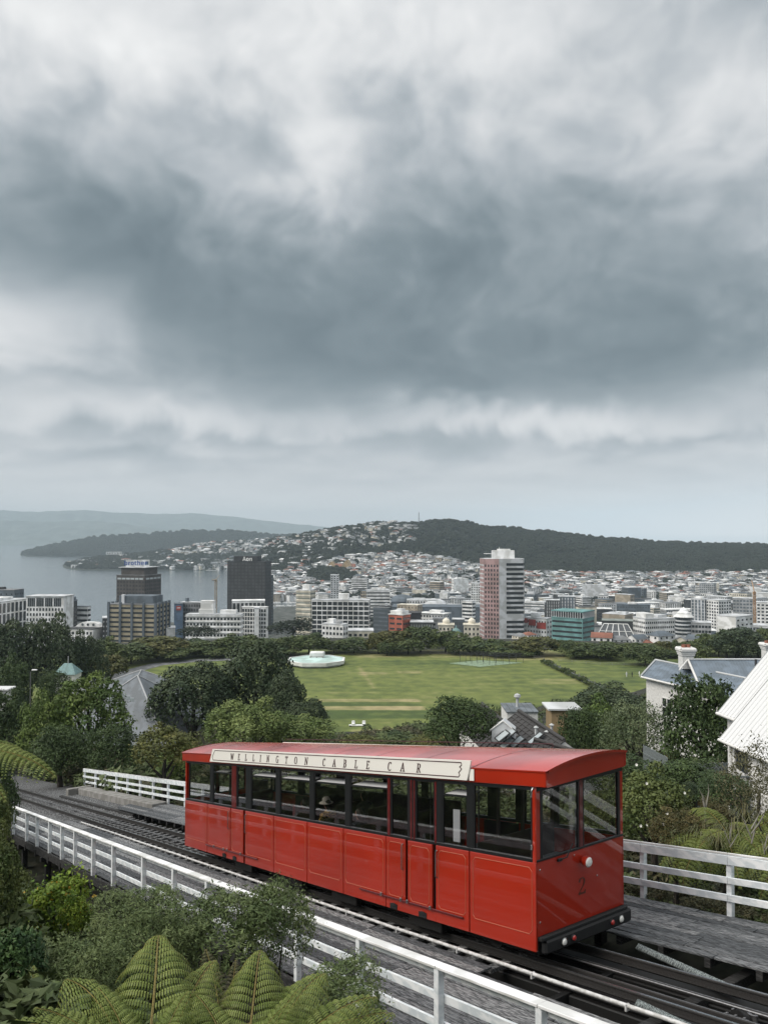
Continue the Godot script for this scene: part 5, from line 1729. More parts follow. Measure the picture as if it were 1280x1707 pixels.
	var r0: Array = ring.call(10.6, 2.2); var r1: Array = ring.call(10.6, 3.35); var r2: Array = ring.call(9.9, 3.38); var r3: Array = ring.call(9.4, 0.0); var r4: Array = ring.call(9.4, 2.2)
	for k in 8:
		var l := (k + 1) % 8
		b.quad(r0[k], r1[k], r1[l], r0[l]); b.quad(r1[k], r2[k], r2[l], r1[l]); b.quad(r3[k], r4[k], r4[l], r3[l])
	part(pav, "rim", b.mesh(), M.w_white)
	b = MB.new()
	for k in 8: b.tri(Vector3(0, 3.6, 0), r2[k] - Vector3(0, 0.1, 0), r2[(k + 1) % 8] - Vector3(0, 0.1, 0))
	part(pav, "roof", b.mesh(), M.w_turquoise)
	b = MB.new()
	b.cbox(Vector3(-2.6, 3.3, -5.2), Vector3(2.6, 5.4, -1.8), 0.3)
	part(pav, "roof_lantern", b.mesh(), M.w_white)
	b = MB.new()
	for k in 3: b.tube([Vector3(-2.2 + k * 2.2, 3.5, -0.9), Vector3(-2.2 + k * 2.2, 4.1, -0.9)], 0.12, 6)
	b.tube([Vector3(-2.4, 4.1, -0.9), Vector3(2.4, 4.1, -0.9)], 0.10, 6)
	part(pav, "roof_rail", b.mesh(), M.concrete)
	b = MB.new()
	b.cbox(Vector3(-13.5, 0, -1), Vector3(-10.8, 1.7, 1.5), 0.3)
	solo("parked_van", b.mesh(), M.w_white, "small white van parked beside the octagonal pavilion", "van").position = c + Vector3(-0.5, 0.2, 2)
	# cricket nets
	var pad := MB.new()
	var n0 := field_hit(748, 1106); var n1 := field_hit(800, 1112); var n2 := field_hit(872, 1105); var n3 := field_hit(800, 1101)
	for qv in [n0, n1, n2, n3]: qv.y = FIELD + 0.10
	pad.quad(n0 + Vector3(0, 0.1, 0), n1 + Vector3(0, 0.1, 0), n2 + Vector3(0, 0.1, 0), n3 + Vector3(0, 0.1, 0))
	struct("practice_pad", pad.mesh(), mat("pad", lin(0.22, 0.30, 0.20), 0.95, K.blotch, Vector3(0.2, 0.2, 0.2), {"world": 1}))
	var nets := thing("practice_nets", "dark-framed cricket practice nets on a pale green pad before the pink and grey tower", "sports net")
	for i in 7:
		b = MB.new()
		var p := n3.lerp(n2, i / 6.0); var p2 := n0.lerp(n1, i / 6.0).lerp(p, 0.35)
		for g in [p, p2, p.lerp(p2, 0.5)]: b.tube([g, g + Vector3(0, 3.2, 0)], 0.07, 5)
		b.tube([p + Vector3(0, 3.2, 0), p2 + Vector3(0, 3.2, 0)], 0.06, 5)
		part(nets, "net_frame", b.mesh(), M.w_charcoal)
	b = MB.new()
	for i in 3: b.tube([n3 + Vector3(0, 1.05 * (i + 1), 0), n2 + Vector3(0, 1.05 * (i + 1), 0)], 0.05, 5)
	part(nets, "net_rail", b.mesh(), M.w_charcoal)
	# white covers beside the pitch
	var cov := thing("pitch_cover", "low white wheeled frame with two white seats on the grass just below the pitch", "pitch cover", field_hit(596, 1211))
	b = MB.new()
	b.cbox(Vector3(-2.0, 0.15, -0.4), Vector3(1.8, 0.4, 0.4), 0.05)
	part(cov, "bed", b.mesh(), M.w_white)
	for xx in [-1.0, 1.5]:
		b = MB.new()
		b.cbox(Vector3(xx - 0.4, 0.4, -0.4), Vector3(xx + 0.4, 1.3, -0.15), 0.08)
		b.cbox(Vector3(xx - 0.4, 0.4, -0.4), Vector3(xx + 0.4, 0.8, 0.4), 0.08)
		part(cov, "seat", b.mesh(), M.w_white)
	for xx in [-1.7, 1.5]:
		b = MB.new()
		b.tube([Vector3(xx, 0.2, -0.5), Vector3(xx, 0.2, 0.5)], 0.2, 10)
		part(cov, "wheel", b.mesh(), M.rubber)
	# three people far off on the second lawn
	var k := 0
	for qp in [[1044, 1129, "standing figure in pale clothes, first of the three walking on the second lawn"], [1053, 1129, "figure in dark clothes in the middle of the three on the second lawn"], [1065, 1128, "figure in a white top, nearest the blue-roofed house, on the second lawn"]]:
		var per := thing("person", qp[2], "person", field_hit(qp[0], qp[1]), k * 0.9, "three people on the second lawn")
		var st := 0.12 * (k - 1)
		part(per, "body", body_mesh([[Vector3(0, 0.9, 0), Vector3(0, 1.35, 0), 0.15, 0.17], [Vector3(0, 1.4, 0), Vector3(0, 1.55, 0), 0.07, 0.06], [Vector3(0, 1.62, 0), Vector3(0, 1.68, 0), 0.10, 0.10],
			[Vector3(0.09, 0.9, 0), Vector3(0.11, 0.48, st), 0.10, 0.07], [Vector3(0.11, 0.48, st), Vector3(0.11, 0.06, st * 0.6), 0.065, 0.045], [Vector3(-0.09, 0.9, 0), Vector3(-0.11, 0.48, -st), 0.10, 0.07], [Vector3(-0.11, 0.48, -st), Vector3(-0.11, 0.06, -st), 0.065, 0.045],
			[Vector3(0.2, 1.38, 0), Vector3(0.27, 1.1, 0.05), 0.055, 0.045], [Vector3(0.27, 1.1, 0.05), Vector3(0.26, 0.85, 0.15), 0.042, 0.032], [Vector3(-0.2, 1.38, 0), Vector3(-0.27, 1.1, 0), 0.055, 0.045], [Vector3(-0.27, 1.1, 0), Vector3(-0.26, 0.85, 0.1), 0.042, 0.032]], 0.045), [M.w_pale, M.dark_cloth, M.w_white][k])
		k += 1
	# street lamp among the trees on the left
	var lp := spot(51, 1162, 130)
	var g := ground(lp.x, lp.z)
	var lampo := thing("street_lamp", "slim grey street lamp with a pale head before the dark trees", "street lamp", Vector3(lp.x, g, lp.z))
	var top := spot(51, 1120, 130).y - g
	b = MB.new()
	b.tube([Vector3(0, 0, 0), Vector3(0, top, 0), Vector3(0.35, top + 0.25, 0)], [0.11, 0.07, 0.05], 7)
	part(lampo, "pole", b.mesh(), M.steel)
	b = MB.new()
	b.cbox(Vector3(0.2, top + 0.2, -0.15), Vector3(1.05, top + 0.4, 0.15), 0.06)
	part(lampo, "lamp_head", b.mesh(), M.w_white)

func run_fence(called: String, label: String, pts: Array, high: float, gap: float, m: Material, rails: int, r: float) -> void:
	var o := thing(called, label, "fence")
	for i in pts.size() - 1:
		var a: Vector3 = pts[i]; var e: Vector3 = pts[i + 1]
		var n := maxi(1, int(a.distance_to(e) / gap))
		for k in n:
			var p := a.lerp(e, float(k) / n)
			var b := MB.new()
			b.tube([Vector3.ZERO, Vector3(0, high, 0)], r, 5)
			part(o, "post", b.mesh(), m, p)
		for k in rails:
			var y := Vector3(0, high * (k + 1.0) / rails - 0.05, 0)
			var b := MB.new()
			b.tube([a + y, e + y], r * 0.8, 4)
			part(o, "rail", b.mesh(), m)


# ---------------------------------------------------------------- houses near by
func ribbed(b: MB, p00: Vector3, p10: Vector3, p11: Vector3, p01: Vector3, n: int, deep: float) -> void:
	# a roof slope with n ribs running from its eave p00-p10 to its ridge p01-p11
	var nv := (p10 - p00).cross(p01 - p00).normalized()
	if nv.y < 0: nv = -nv
	for i in n:
		var a := p00.lerp(p10, float(i) / n); var d := p00.lerp(p10, (i + 0.72) / n); var e := p00.lerp(p10, (i + 0.80) / n); var f := p00.lerp(p10, (i + 0.92) / n); var h := p00.lerp(p10, (i + 1.0) / n)
		var a2 := p01.lerp(p11, float(i) / n); var d2 := p01.lerp(p11, (i + 0.72) / n); var e2 := p01.lerp(p11, (i + 0.80) / n); var f2 := p01.lerp(p11, (i + 0.92) / n); var h2 := p01.lerp(p11, (i + 1.0) / n)
		var u := nv * deep
		b.quad(a, d, d2, a2); b.quad(d, e + u, e2 + u, d2); b.quad(e + u, f + u, f2 + u, e2 + u); b.quad(f + u, h, h2, f2 + u)

func chimney(o: Node3D, at: Vector3, h: float, w: float) -> void:
	var b := MB.new()
	b.cbox(at + Vector3(-w, 0, -w), at + Vector3(w, h * 0.62, w), 0.03)
	b.cbox(at + Vector3(-w * 1.15, h * 0.62, -w * 1.15), at + Vector3(w * 1.15, h * 0.72, w * 1.15), 0.03)
	b.cbox(at + Vector3(-w * 1.45, h * 0.80, -w * 1.45), at + Vector3(w * 1.45, h, w * 1.45), 0.10)
	b.cbox(at + Vector3(-w * 1.25, h * 0.72, -w * 1.25), at + Vector3(w * 1.25, h * 0.80, w * 1.25), 0.03)
	var c := part(o, "chimney", b.mesh(), M.white_wall)
	b = MB.new()
	for s in [-0.4, 0.4]:
		b.lathe([Vector2(w * 0.42, h), Vector2(w * 0.36, h * 1.14), Vector2(w * 0.30, h * 1.14), Vector2(w * 0.30, h)], 10, at + Vector3(s * w, 0, 0))
	part(c, "chimney_pot", b.mesh(), M.w_terracotta)

func make_houses() -> void:
	# white weatherboard house with a steep white corrugated roof
	var o := thing("white_house", "white weatherboard house with a steep ribbed white roof behind the twiggy shrub", "house")
	var e0 := spot(1199, 1231, 38.0)                 # far end of the eave
	var along := Vector3(0.14, 0, 0.99)              # along the eave, towards the eye
	var up := Vector3(0.99, 0, -0.14)
	var low := e0.y
	var rise := 3.1
	var run := 2.9
	var long := 10.0
	var P := func(a: float, u: float, y: float) -> Vector3: return Vector3(e0.x, 0, e0.z) + along * a + up * u + Vector3(0, low + y, 0)
	var b := MB.new()
	ribbed(b, P.call(0, 0, 0), P.call(long, 0, 0), P.call(long, run, rise), P.call(0, run, rise), 34, 0.04)
	b.quad(P.call(0, 2 * run, 0), P.call(0, run, rise), P.call(long, run, rise), P.call(long, 2 * run, 0))
	var rf := part(o, "roof", b.mesh(), M.white_roof)
	b = MB.new()
	b.tube([P.call(-0.03, run, rise + 0.03), P.call(long, run, rise + 0.03)], 0.09, 6)
	part(rf, "ridge_cap", b.mesh(), M.white_roof)
	b = MB.new()
	b.tube([P.call(-0.02, -0.04, -0.06), P.call(long, -0.04, -0.06)], 0.075, 6)
	part(rf, "gutter", b.mesh(), M.white_wall)
	b = MB.new()
	b.quad(P.call(-0.03, 0, -0.16), P.call(-0.03, 0, 0.03), P.call(-0.03, run, rise + 0.03), P.call(-0.03, run, rise - 0.16))
	part(rf, "barge_board", b.mesh(), M.white_wall)
	# the higher wing behind
	b = MB.new()
	ribbed(b, P.call(-2.6, 1.45, 0.62), P.call(-0.04, 1.45, 0.62), P.call(-0.04, 4.2, 3.6), P.call(-2.6, 4.2, 3.6), 9, 0.04)
	b.quad(P.call(-2.63, 1.45, 0.42), P.call(-2.63, 1.45, 0.65), P.call(-2.63, 4.2, 3.63), P.call(-2.63, 4.2, 3.4))
	var rf2 := part(o, "rear_roof", b.mesh(), M.white_roof)
	b = MB.new()
	b.tube([P.call(-2.65, 1.40, 0.55), P.call(-0.04, 1.40, 0.55)], 0.085, 6)
	part(rf2, "gutter", b.mesh(), M.white_wall)
	b = MB.new()
	b.quad(P.call(-2.3, 1.75, -6), P.call(-2.3, 1.75, 0.9), P.call(0.2, 1.75, 0.9), P.call(0.2, 1.75, -6))
	b.quad(P.call(-2.3, 1.75, -6), P.call(-2.3, 7.0, -6), P.call(-2.3, 7.0, 3.0), P.call(-2.3, 1.75, 0.9))
	part(o, "rear_wall", b.mesh(), M.white_wall)
	b = MB.new()
	b.box(P.call(-1.9, 1.70, -0.75), P.call(-1.1, 1.745, 0.2))
	part(o, "rear_window", b.mesh(), M.dark_glass)
	# walls: boards one over another on the side that shows
	b = MB.new()
	b.quad(P.call(0.30, 0.45, -6), P.call(0.30, 0.45, 0.35), P.call(long, 0.45, 0.35), P.call(long, 0.45, -6))
	b.quad(P.call(0.30, 0.45, -6), P.call(0.30, 2 * run - 0.4, -6), P.call(0.30, 2 * run - 0.4, 0.35), P.call(0.30, 0.45, 0.35))
	b.tri(P.call(0.30, 0.45, 0.35), P.call(0.30, 2 * run - 0.4, 0.35), P.call(0.30, run, rise - 0.2))
	b.quad(P.call(long - 0.3, 0.45, -6), P.call(long - 0.3, 2 * run - 0.4, -6), P.call(long - 0.3, 2 * run - 0.4, 0.35), P.call(long - 0.3, 0.45, 0.35))
	b.tri(P.call(long - 0.3, 0.45, 0.35), P.call(long - 0.3, 2 * run - 0.4, 0.35), P.call(long - 0.3, run, rise - 0.1))
	b.quad(P.call(0.3, 2 * run - 0.4, -6), P.call(0.3, 2 * run - 0.4, 0.35), P.call(long - 0.3, 2 * run - 0.4, 0.35), P.call(long - 0.3, 2 * run - 0.4, -6))
	var wl := part(o, "wall", b.mesh(), M.white_wall)
	var y := -3.2
	while y < 0.1:
		b = MB.new()
		b.quad(P.call(0.34, 0.36, y), P.call(0.34, 0.43, y + 0.17), P.call(long, 0.43, y + 0.17), P.call(long, 0.36, y))
		b.quad(P.call(0.34, 0.36, y), P.call(long, 0.36, y), P.call(long, 0.44, y), P.call(0.34, 0.44, y))
		part(wl, "weatherboard", b.mesh(), M.white_wall)
		y += 0.172
	b = MB.new()
	b.cbox(P.call(0.26, 0.30, -6.0), P.call(0.42, 0.50, 0.05), 0.02)
	part(o, "corner_board", b.mesh(), M.white_wall)
	for wq in [[0.75, 1.75], [3.3, 4.5]]:
		b = MB.new()
		b.box(P.call(wq[0], 0.33, -1.15), P.call(wq[1], 0.35, -0.25))
		var wn := part(o, "window", b.mesh(), M.dark_glass)
		b = MB.new()
		for r in [[wq[0] - 0.10, wq[0], -1.25, -0.15], [wq[1], wq[1] + 0.10, -1.25, -0.15], [wq[0], wq[1], -0.25, -0.15], [wq[0], wq[1], -1.27, -1.15]]:
			b.box(P.call(r[0], 0.29, r[2]), P.call(r[1], 0.37, r[3]))
		part(wn, "frame", b.mesh(), M.white_wall)
	# timber deck beside it
	var dk := thing("timber_deck", "small timber deck with wire-rail balustrade beside the white house", "deck")
	var c := spot(1196, 1322, 37.0)
	b = MB.new()
	for i in 9: b.cbox(c + Vector3(-1.3, -0.04, -0.6 + i * 0.15), c + Vector3(1.0, 0.0, -0.46 + i * 0.15), 0.005)
	part(dk, "floor", b.mesh(), M.w_beige)
	b = MB.new()
	b.box(c + Vector3(-1.3, -0.3, 0.76), c + Vector3(1.0, -0.05, 0.80))
	part(dk, "fascia", b.mesh(), M.w_ochre)
	for i in 4:
		b = MB.new()
		b.cbox(c + Vector3(-1.3 + i * 0.75, -2.0, 0.78), c + Vector3(-1.24 + i * 0.75, 0.95, 0.84), 0.01)
		part(dk, "post", b.mesh(), M.fence_grey)
	b = MB.new()
	b.cbox(c + Vector3(-1.35, 0.93, 0.75), c + Vector3(1.05, 0.99, 0.87), 0.01)
	b.cbox(c + Vector3(-1.35, 0.93, -0.65), c + Vector3(-1.25, 0.99, 0.87), 0.01)
	part(dk, "hand_rail", b.mesh(), M.fence_grey)
	for i in 6:
		b = MB.new()
		b.tube([c + Vector3(-1.3, 0.14 + i * 0.13, 0.81), c + Vector3(1.0, 0.14 + i * 0.13, 0.81)], 0.012, 4)
		b.tube([c + Vector3(-1.3, 0.14 + i * 0.13, 0.81), c + Vector3(-1.3, 0.14 + i * 0.13, -0.6)], 0.012, 4)
		part(dk, "wire", b.mesh(), M.steel)
	# grey board fence
	var fa := spot(1072, 1258, 48.0); var fb := spot(1112, 1282, 40.0)
	var bf := thing("board_fence", "tall weathered grey-green board fence below the olive-like tree", "fence")
	for i in 46:
		b = MB.new()
		b.cbox(Vector3(-0.085, -3.2, -0.012), Vector3(0.085, 0.0, 0.012), 0.004)
		var pl := part(bf, "board", b.mesh(), M.fence_grey, fa.lerp(fb, i / 45.0) + Vector3(0, 0.55 + rng.randf_range(-0.03, 0.03), 0))
		pl.rotation.y = atan2(-(fb - fa).z, (fb - fa).x) + rng.randf_range(-0.03, 0.03)
	var fc := spot(1165, 1300, 41.0); var fd := spot(1216, 1298, 41.0)
	var bf2 := thing("board_fence", "grey board fence in the shade behind the timber deck", "fence")
	for i in 10:
		b = MB.new()
		b.cbox(Vector3(-0.085, -2.0, -0.012), Vector3(0.085, 0.8, 0.012), 0.004)
		part(bf2, "board", b.mesh(), M.fence_grey, fc.lerp(fd, i / 9.0))
	# blue-roofed villa with white chimneys
	var vl := thing("villa", "white villa with a blue-grey iron roof and white chimneys beyond the big dark tree", "house")
	var d := 76.0
	var wing := Vector3(0.38, 0, 0.925)
	var E0 := spot(1068, 1127, 75.5); var R0 := spot(1092, 1100.5, 79.0)
	var E1 := E0 + wing * 13.0; var R1 := R0 + wing * 13.0
	var F0 := Vector3(R0.x * 2 - E0.x, E0.y, R0.z * 2 - E0.z)
	b = MB.new()
	ribbed(b, E0, E1, R1, R0, 30, 0.02)
	b.quad(F0, R0, R1, F0 + wing * 13.0)
	b.tri(E0, R0, F0)
	var vr := part(vl, "roof", b.mesh(), M.blue_roof)
	var Q0 := spot(1147, 1100, 73.0); var Q1 := spot(1350, 1096.5, 73.0)
	Q1.y = Q0.y
	var down := Vector3(0, -4.6, 6.4)
	b = MB.new()
	ribbed(b, Q0 + down, Q1 + down, Q1, Q0, 40, 0.02)
	b.quad(Q0, Q1, Q1 + Vector3(0, -4.6, -6.4), Q0 + Vector3(0, -4.6, -6.4))
	part(vr, "main_slope", b.mesh(), M.blue_roof)
	b = MB.new()
	b.tube([R0 + Vector3(0, 0.04, 0), R1 + Vector3(0, 0.04, 0)], 0.10, 6)
	b.tube([Q0 + Vector3(0, 0.04, 0), Q1 + Vector3(0, 0.04, 0)], 0.10, 6)
	b.tube([E0 + Vector3(0, 0.05, 0), R0 + Vector3(0, 0.04, 0)], 0.09, 6)
	part(vr, "ridge_cap", b.mesh(), M.w_pale)
	b = MB.new()
	b.tube([Q0 + Vector3(-0.05, 0.05, 0), Q0 + down * 0.42 + Vector3(-0.05, 0.05, 0)], 0.12, 4)
	b.tube([Q0 + Vector3(-0.05, 0.05, 0), Q0 + Vector3(-1.2, -0.75, 1.0)], 0.10, 4)
	part(vr, "barge_board", b.mesh(), M.white_wall)
	b = MB.new()
	var inn := Vector3(0.5, -0.06, -0.1)
	b.quad(E0 + inn - Vector3(0, 7, 0), E0 + inn, E1 + inn, E1 + inn - Vector3(0, 7, 0))
	b.quad(E1 + inn - Vector3(0, 7, 0), E1 + inn, F0 + wing * 13.0 + inn, F0 + wing * 13.0 + inn - Vector3(0, 7, 0))
	b.quad(Q0 + down * 0.94 - Vector3(0, 7, 0), Q0 + down * 0.94, Q1 + down * 0.94, Q1 + down * 0.94 - Vector3(0, 7, 0))
	part(vl, "wall", b.mesh(), M.white_wall)
	b = MB.new()
	b.tube([E0 + Vector3(0, -0.08, 0), E1 + Vector3(0, -0.08, 0)], 0.10, 6)
	part(vl, "gutter", b.mesh(), M.white_wall)
	for wq in [[6.2, 0.9], [7.4, 0.9], [8.6, 0.9], [2.2, 1.2]]:
		b = MB.new()
		var p: Vector3 = E0 + inn + wing * wq[0] + Vector3(-0.05, 0, 0.02)
		b.quad(p + Vector3(0, -3.1, 0), p + Vector3(0, -1.5, 0), p + wing * wq[1] + Vector3(0, -1.5, 0), p + wing * wq[1] + Vector3(0, -3.1, 0))
		var wn := part(vl, "window", b.mesh(), M.dark_glass)
		b = MB.new()
		for yy in [-3.1, -2.3, -1.5]: b.tube([p + Vector3(-0.03, yy, 0), p + wing * wq[1] + Vector3(-0.03, yy, 0)], 0.06, 4)
		for yy in [0.0, 0.5, 1.0]: b.tube([p + wing * wq[1] * yy + Vector3(-0.03, -3.1, 0), p + wing * wq[1] * yy + Vector3(-0.03, -1.5, 0)], 0.06, 4)
		part(wn, "frame", b.mesh(), M.white_wall)
	b = MB.new()
	b.tube([spot(1259, 1110, 72.0), spot(1259, 1099, 72.0)], 0.10, 6)
	part(vr, "vent_pipe", b.mesh(), M.w_charcoal)
	chimney(vl, spot(1143, 1114, d - 2.5), spot(1143, 1079, d - 2.5).y - spot(1143, 1114, d - 2.5).y, 0.52)
	chimney(vl, spot(1281, 1100, d + 1.5), 1.6, 0.50)
	# dark tiled house with skylights, its ridge running towards the eye
	var th := thing("tiled_house", "house with dark brown tiled roofs, skylights and a small white gable, behind the cable car", "house")
	var slope_roof := func(r0: Vector3, r1: Vector3, half: float, drop: float, nm: String) -> MeshInstance3D:
		var dir := (r1 - r0).normalized()
		var sd := Vector3(-dir.z, 0, dir.x).normalized()
		if sd.x > 0: sd = -sd
		var bb := MB.new()
		var rows := 11
		for i in rows:
			for s in [1.0, -1.0]:
				var f0 := float(i) / rows; var f1 := float(i + 1) / rows
				var k0: Vector3 = sd * half * f0 * s + Vector3(0, -drop * f0, 0); var k1: Vector3 = sd * half * f1 * s + Vector3(0, -drop * f1, 0)
				var lift := Vector3(0, 0.07, 0)
				bb.quad(r0 + k0, r1 + k0, r1 + k1 + lift, r0 + k1 + lift)
				bb.quad(r0 + k1 + lift, r1 + k1 + lift, r1 + k1, r0 + k1)
		for i in 12:
			var q0: Vector3 = r0.lerp(r1, i / 11.0)
			bb.tube([q0 + Vector3(0, 0.03, 0), q0 + sd * half + Vector3(0, -drop + 0.10, 0)], 0.05, 4)
		bb.tube([r0 + Vector3(0, 0.08, 0), r1 + Vector3(0, 0.08, 0)], 0.13, 6)
		var wall := MB.new()
		for e in [r0, r1]:
			wall.tri(e, e + sd * half + Vector3(0, -drop, 0), e - sd * half + Vector3(0, -drop, 0))
			wall.quad(e + sd * half + Vector3(0, -drop, 0), e - sd * half + Vector3(0, -drop, 0), e - sd * half + Vector3(0, -drop - 4, 0), e + sd * half + Vector3(0, -drop - 4, 0))
		wall.quad(r0 + sd * half + Vector3(0, -drop, 0), r1 + sd * half + Vector3(0, -drop, 0), r1 + sd * half + Vector3(0, -drop - 4, 0), r0 + sd * half + Vector3(0, -drop - 4, 0))
		part(th, "wall", wall.mesh(), M.white_wall)
		return part(th, nm, bb.mesh(), M.dark_tile)
	slope_roof.call(spot(864, 1186, 62), spot(940, 1236, 52), 3.1, 2.4, "roof")
	slope_roof.call(spot(803, 1174, 66), spot(860, 1222, 58), 2.0, 1.6, "roof")
	slope_roof.call(spot(890, 1234, 52), spot(985, 1262, 50), 2.6, 2.2, "roof")
	for q in [[838, 1228, 0.9, 1.0], [850, 1224, 0.8, 1.0], [846, 1240, 1.0, 0.9], [862, 1238, 1.0, 0.9], [893, 1232, 1.1, 0.7]]:
		b = MB.new()
		var p := spot(q[0], q[1], 54.5)
		var r1: Vector3 = Vector3(0.16, 0, 0.98) * q[3] * 0.5; var r2: Vector3 = Vector3(0.80, 0.60, -0.1) * q[2] * 0.5
		var nn := Vector3(-0.6, 0.8, 0.1) * 0.08
		b.quad(p - r1 - r2 + nn, p + r1 - r2 + nn, p + r1 + r2 + nn, p - r1 + r2 + nn)
		var sk := part(th, "skylight", b.mesh(), M.skylight_glass)
		b = MB.new()
		var cr := [p - r1 - r2 + nn, p + r1 - r2 + nn, p + r1 + r2 + nn, p - r1 + r2 + nn]
		for i in 4: b.tube([cr[i], cr[(i + 1) % 4]], 0.05, 4)
		part(sk, "frame", b.mesh(), M.w_charcoal)
	b = MB.new()
	var gp := spot(838, 1212, 55.0)
	b.prism(PackedVector2Array([Vector2(-0.75, -1.0), Vector2(-0.75, -0.2), Vector2(0.0, 0.35), Vector2(0.75, -0.2), Vector2(0.75, -1.0)]), -1.2, 0.0)
	var dm := part(th, "dormer", b.mesh(), M.w_pale, gp)
	dm.rotation.y = -0.25
	b = MB.new()
	b.tube([Vector3(-0.85, -0.26, 0.02), Vector3(0, 0.40, 0.02)], 0.05, 4); b.tube([Vector3(0.85, -0.26, 0.02), Vector3(0, 0.40, 0.02)], 0.05, 4)
	part(dm, "barge_board", b.mesh(), M.white_wall)
	for q in [[893, 1222, 0.09], [912, 1229, 0.11], [919, 1218, 0.09]]:
		b = MB.new()
		var p := spot(q[0], q[1], 55)
		b.tube([p - Vector3(0, 0.5, 0), p + Vector3(0, 0.35, 0)], q[2], 7)
		b.lathe([Vector2(q[2], 0.3), Vector2(q[2] * 2, 0.38), Vector2(0, 0.5)], 8, p)
		part(th, "vent_pipe", b.mesh(), M.w_pale)
	# white boxy structure with a flue
	var bx := thing("white_roof_box", "white boxy storey with flat grey roof and flue behind the dark tiled roof", "building")
	var q0 := spot(845, 1188, 68); var q1 := spot(904, 1192, 66)
	b = MB.new()
	b.box(Vector3(q0.x, q0.y - 5, q0.z), Vector3(q1.x, q0.y, q0.z - 3.4))
	part(bx, "wall", b.mesh(), M.white_wall)
	b = MB.new()
	for i in 6:
		var w0 := lerpf(q0.x - 0.08, q1.x + 0.08, i / 6.0); var w1 := lerpf(q0.x - 0.08, q1.x + 0.08, (i + 0.94) / 6.0)
		b.box(Vector3(w0, q0.y + 0.01, q0.z + 0.1), Vector3(w1, q0.y + 0.10, q0.z - 3.5))
	part(bx, "roof", b.mesh(), M.slate_roof)
	b = MB.new()
	var fl := Vector3(lerpf(q0.x, q1.x, 0.45), q0.y, q0.z - 1.8)
	b.tube([fl, fl + Vector3(0, 0.95, 0)], 0.12, 8)
	b.lathe([Vector2(0.14, 0.85), Vector2(0.30, 0.95), Vector2(0.24, 1.15), Vector2(0, 1.25)], 10, fl)
	part(bx, "flue", b.mesh(), M.w_pale)
	# orange-brown shed with a flat roof
	var sh := thing("shed", "small flat-roofed tan shed among the trees at the edge of the field", "shed")
	var s0 := spot(914, 1184, 88); var s1 := spot(946, 1198, 88)
	b = MB.new()
	b.box(Vector3(s0.x + 0.3, s1.y - 3, s0.z), Vector3(s1.x, s0.y, s0.z - 3))
	part(sh, "wall", b.mesh(), M.w_ochre)
	b = MB.new()
	b.cbox(Vector3(s0.x - 0.1, s0.y, s0.z + 0.3), Vector3(s1.x + 1.5, s0.y + 0.22, s0.z - 3.3), 0.03)
	part(sh, "roof", b.mesh(), M.w_pale)
	# slate-roofed house on the left: two pyramids
	var sr := thing("slate_house", "house with steep slate-grey pyramid roofs between the pale-topped tree and the dark domed trees", "house")
	for q in [[230, 1126, 255, 1212, 116, 0.20, 9.0, 7.4, "roof"], [236, 1117, 262, 1150, 128, 0.75, 7.0, 3.4, "roof"]]:
		var ap := spot(q[0], q[1], q[4])
		var half: float = q[6]
		var hd: float = q[7]
		var pr := []
		for i in 4:
			var g: float = TAU * (i / 4.0) + q[5] + PI / 4
			pr.append(ap + Vector3(cos(g) * half * 1.414, -hd, sin(g) * half * 1.414))
		b = MB.new()
		var hip := MB.new()
		for i in 4:
			b.tri(ap, pr[i], pr[(i + 1) % 4])
			hip.tube([ap, pr[i]], 0.13, 5)
		var pf := part(sr, q[8], b.mesh(), M.slate_roof)
		part(pf, "hip_cap", hip.mesh(), M.w_grey)
		b = MB.new()
		for i in 4:
			var u := ap.lerp(pr[i], 0.94); var u2 := ap.lerp(pr[(i + 1) % 4], 0.94)
			b.quad(Vector3(u.x, u.y - 5, u.z), Vector3(u.x, u.y, u.z), Vector3(u2.x, u2.y, u2.z), Vector3(u2.x, u2.y - 5, u2.z))
		part(sr, "wall", b.mesh(), M.w_beige)
	for k in 3:
		b = MB.new()
		var p := spot(208 + k * 6.5, 1160 + k * 3.2, 110.5)
		b.cbox(p + Vector3(-0.27, -0.25, 0), p + Vector3(0.27, 0.25, 0.1), 0.02)
		part(sr, "skylight", b.mesh(), M.skylight_glass).rotation.z = 0.0
	# small green-roofed house
	var gh := thing("green_roof_house", "small white house with a sea-green hipped roof among the dark trees", "house")
	var gc := spot(114, 1122, 190)
	b = MB.new()
	var w2 := 2.6
	for s in [1.0, -1.0]:
		b.quad(gc + Vector3(-w2, 0, 2.4 * s), gc + Vector3(w2, 0, 2.4 * s), gc + Vector3(w2 * 0.35, 2.3, 0), gc + Vector3(-w2 * 0.35, 2.3, 0))
		b.tri(gc + Vector3(w2 * s, 0, 2.4), gc + Vector3(w2 * s, 0, -2.4), gc + Vector3(w2 * 0.35 * s, 2.3, 0))
	part(gh, "roof", b.mesh(), M.green_roof).rotation.y = 0.0
	b = MB.new()
	b.box(gc + Vector3(-w2 + 0.3, -4, -2.1), gc + Vector3(w2 - 0.3, -0.02, 2.1))
	part(gh, "wall", b.mesh(), M.white_wall)
	b = MB.new()
	b.tube([gc + Vector3(0, 2.2, 0), gc + Vector3(0, 3.9, 0)], 0.10, 5)
	part(gh, "finial", b.mesh(), M.w_pale)
	var sl := thing("white_gable", "bit of a white house showing between dark trees at the picture's edge", "house")
	var sp := spot(2, 1158, 120)
	b = MB.new()
	b.box(sp + Vector3(-3.5, -2.3, -2), sp + Vector3(0.7, 0.6, 0))
	part(sl, "wall", b.mesh(), M.white_wall)
	b = MB.new()
	b.cbox(sp + Vector3(-3.8, 0.6, -2.3), sp + Vector3(1.2, 0.85, 0.3), 0.05)
	part(sl, "roof", b.mesh(), M.white_roof)


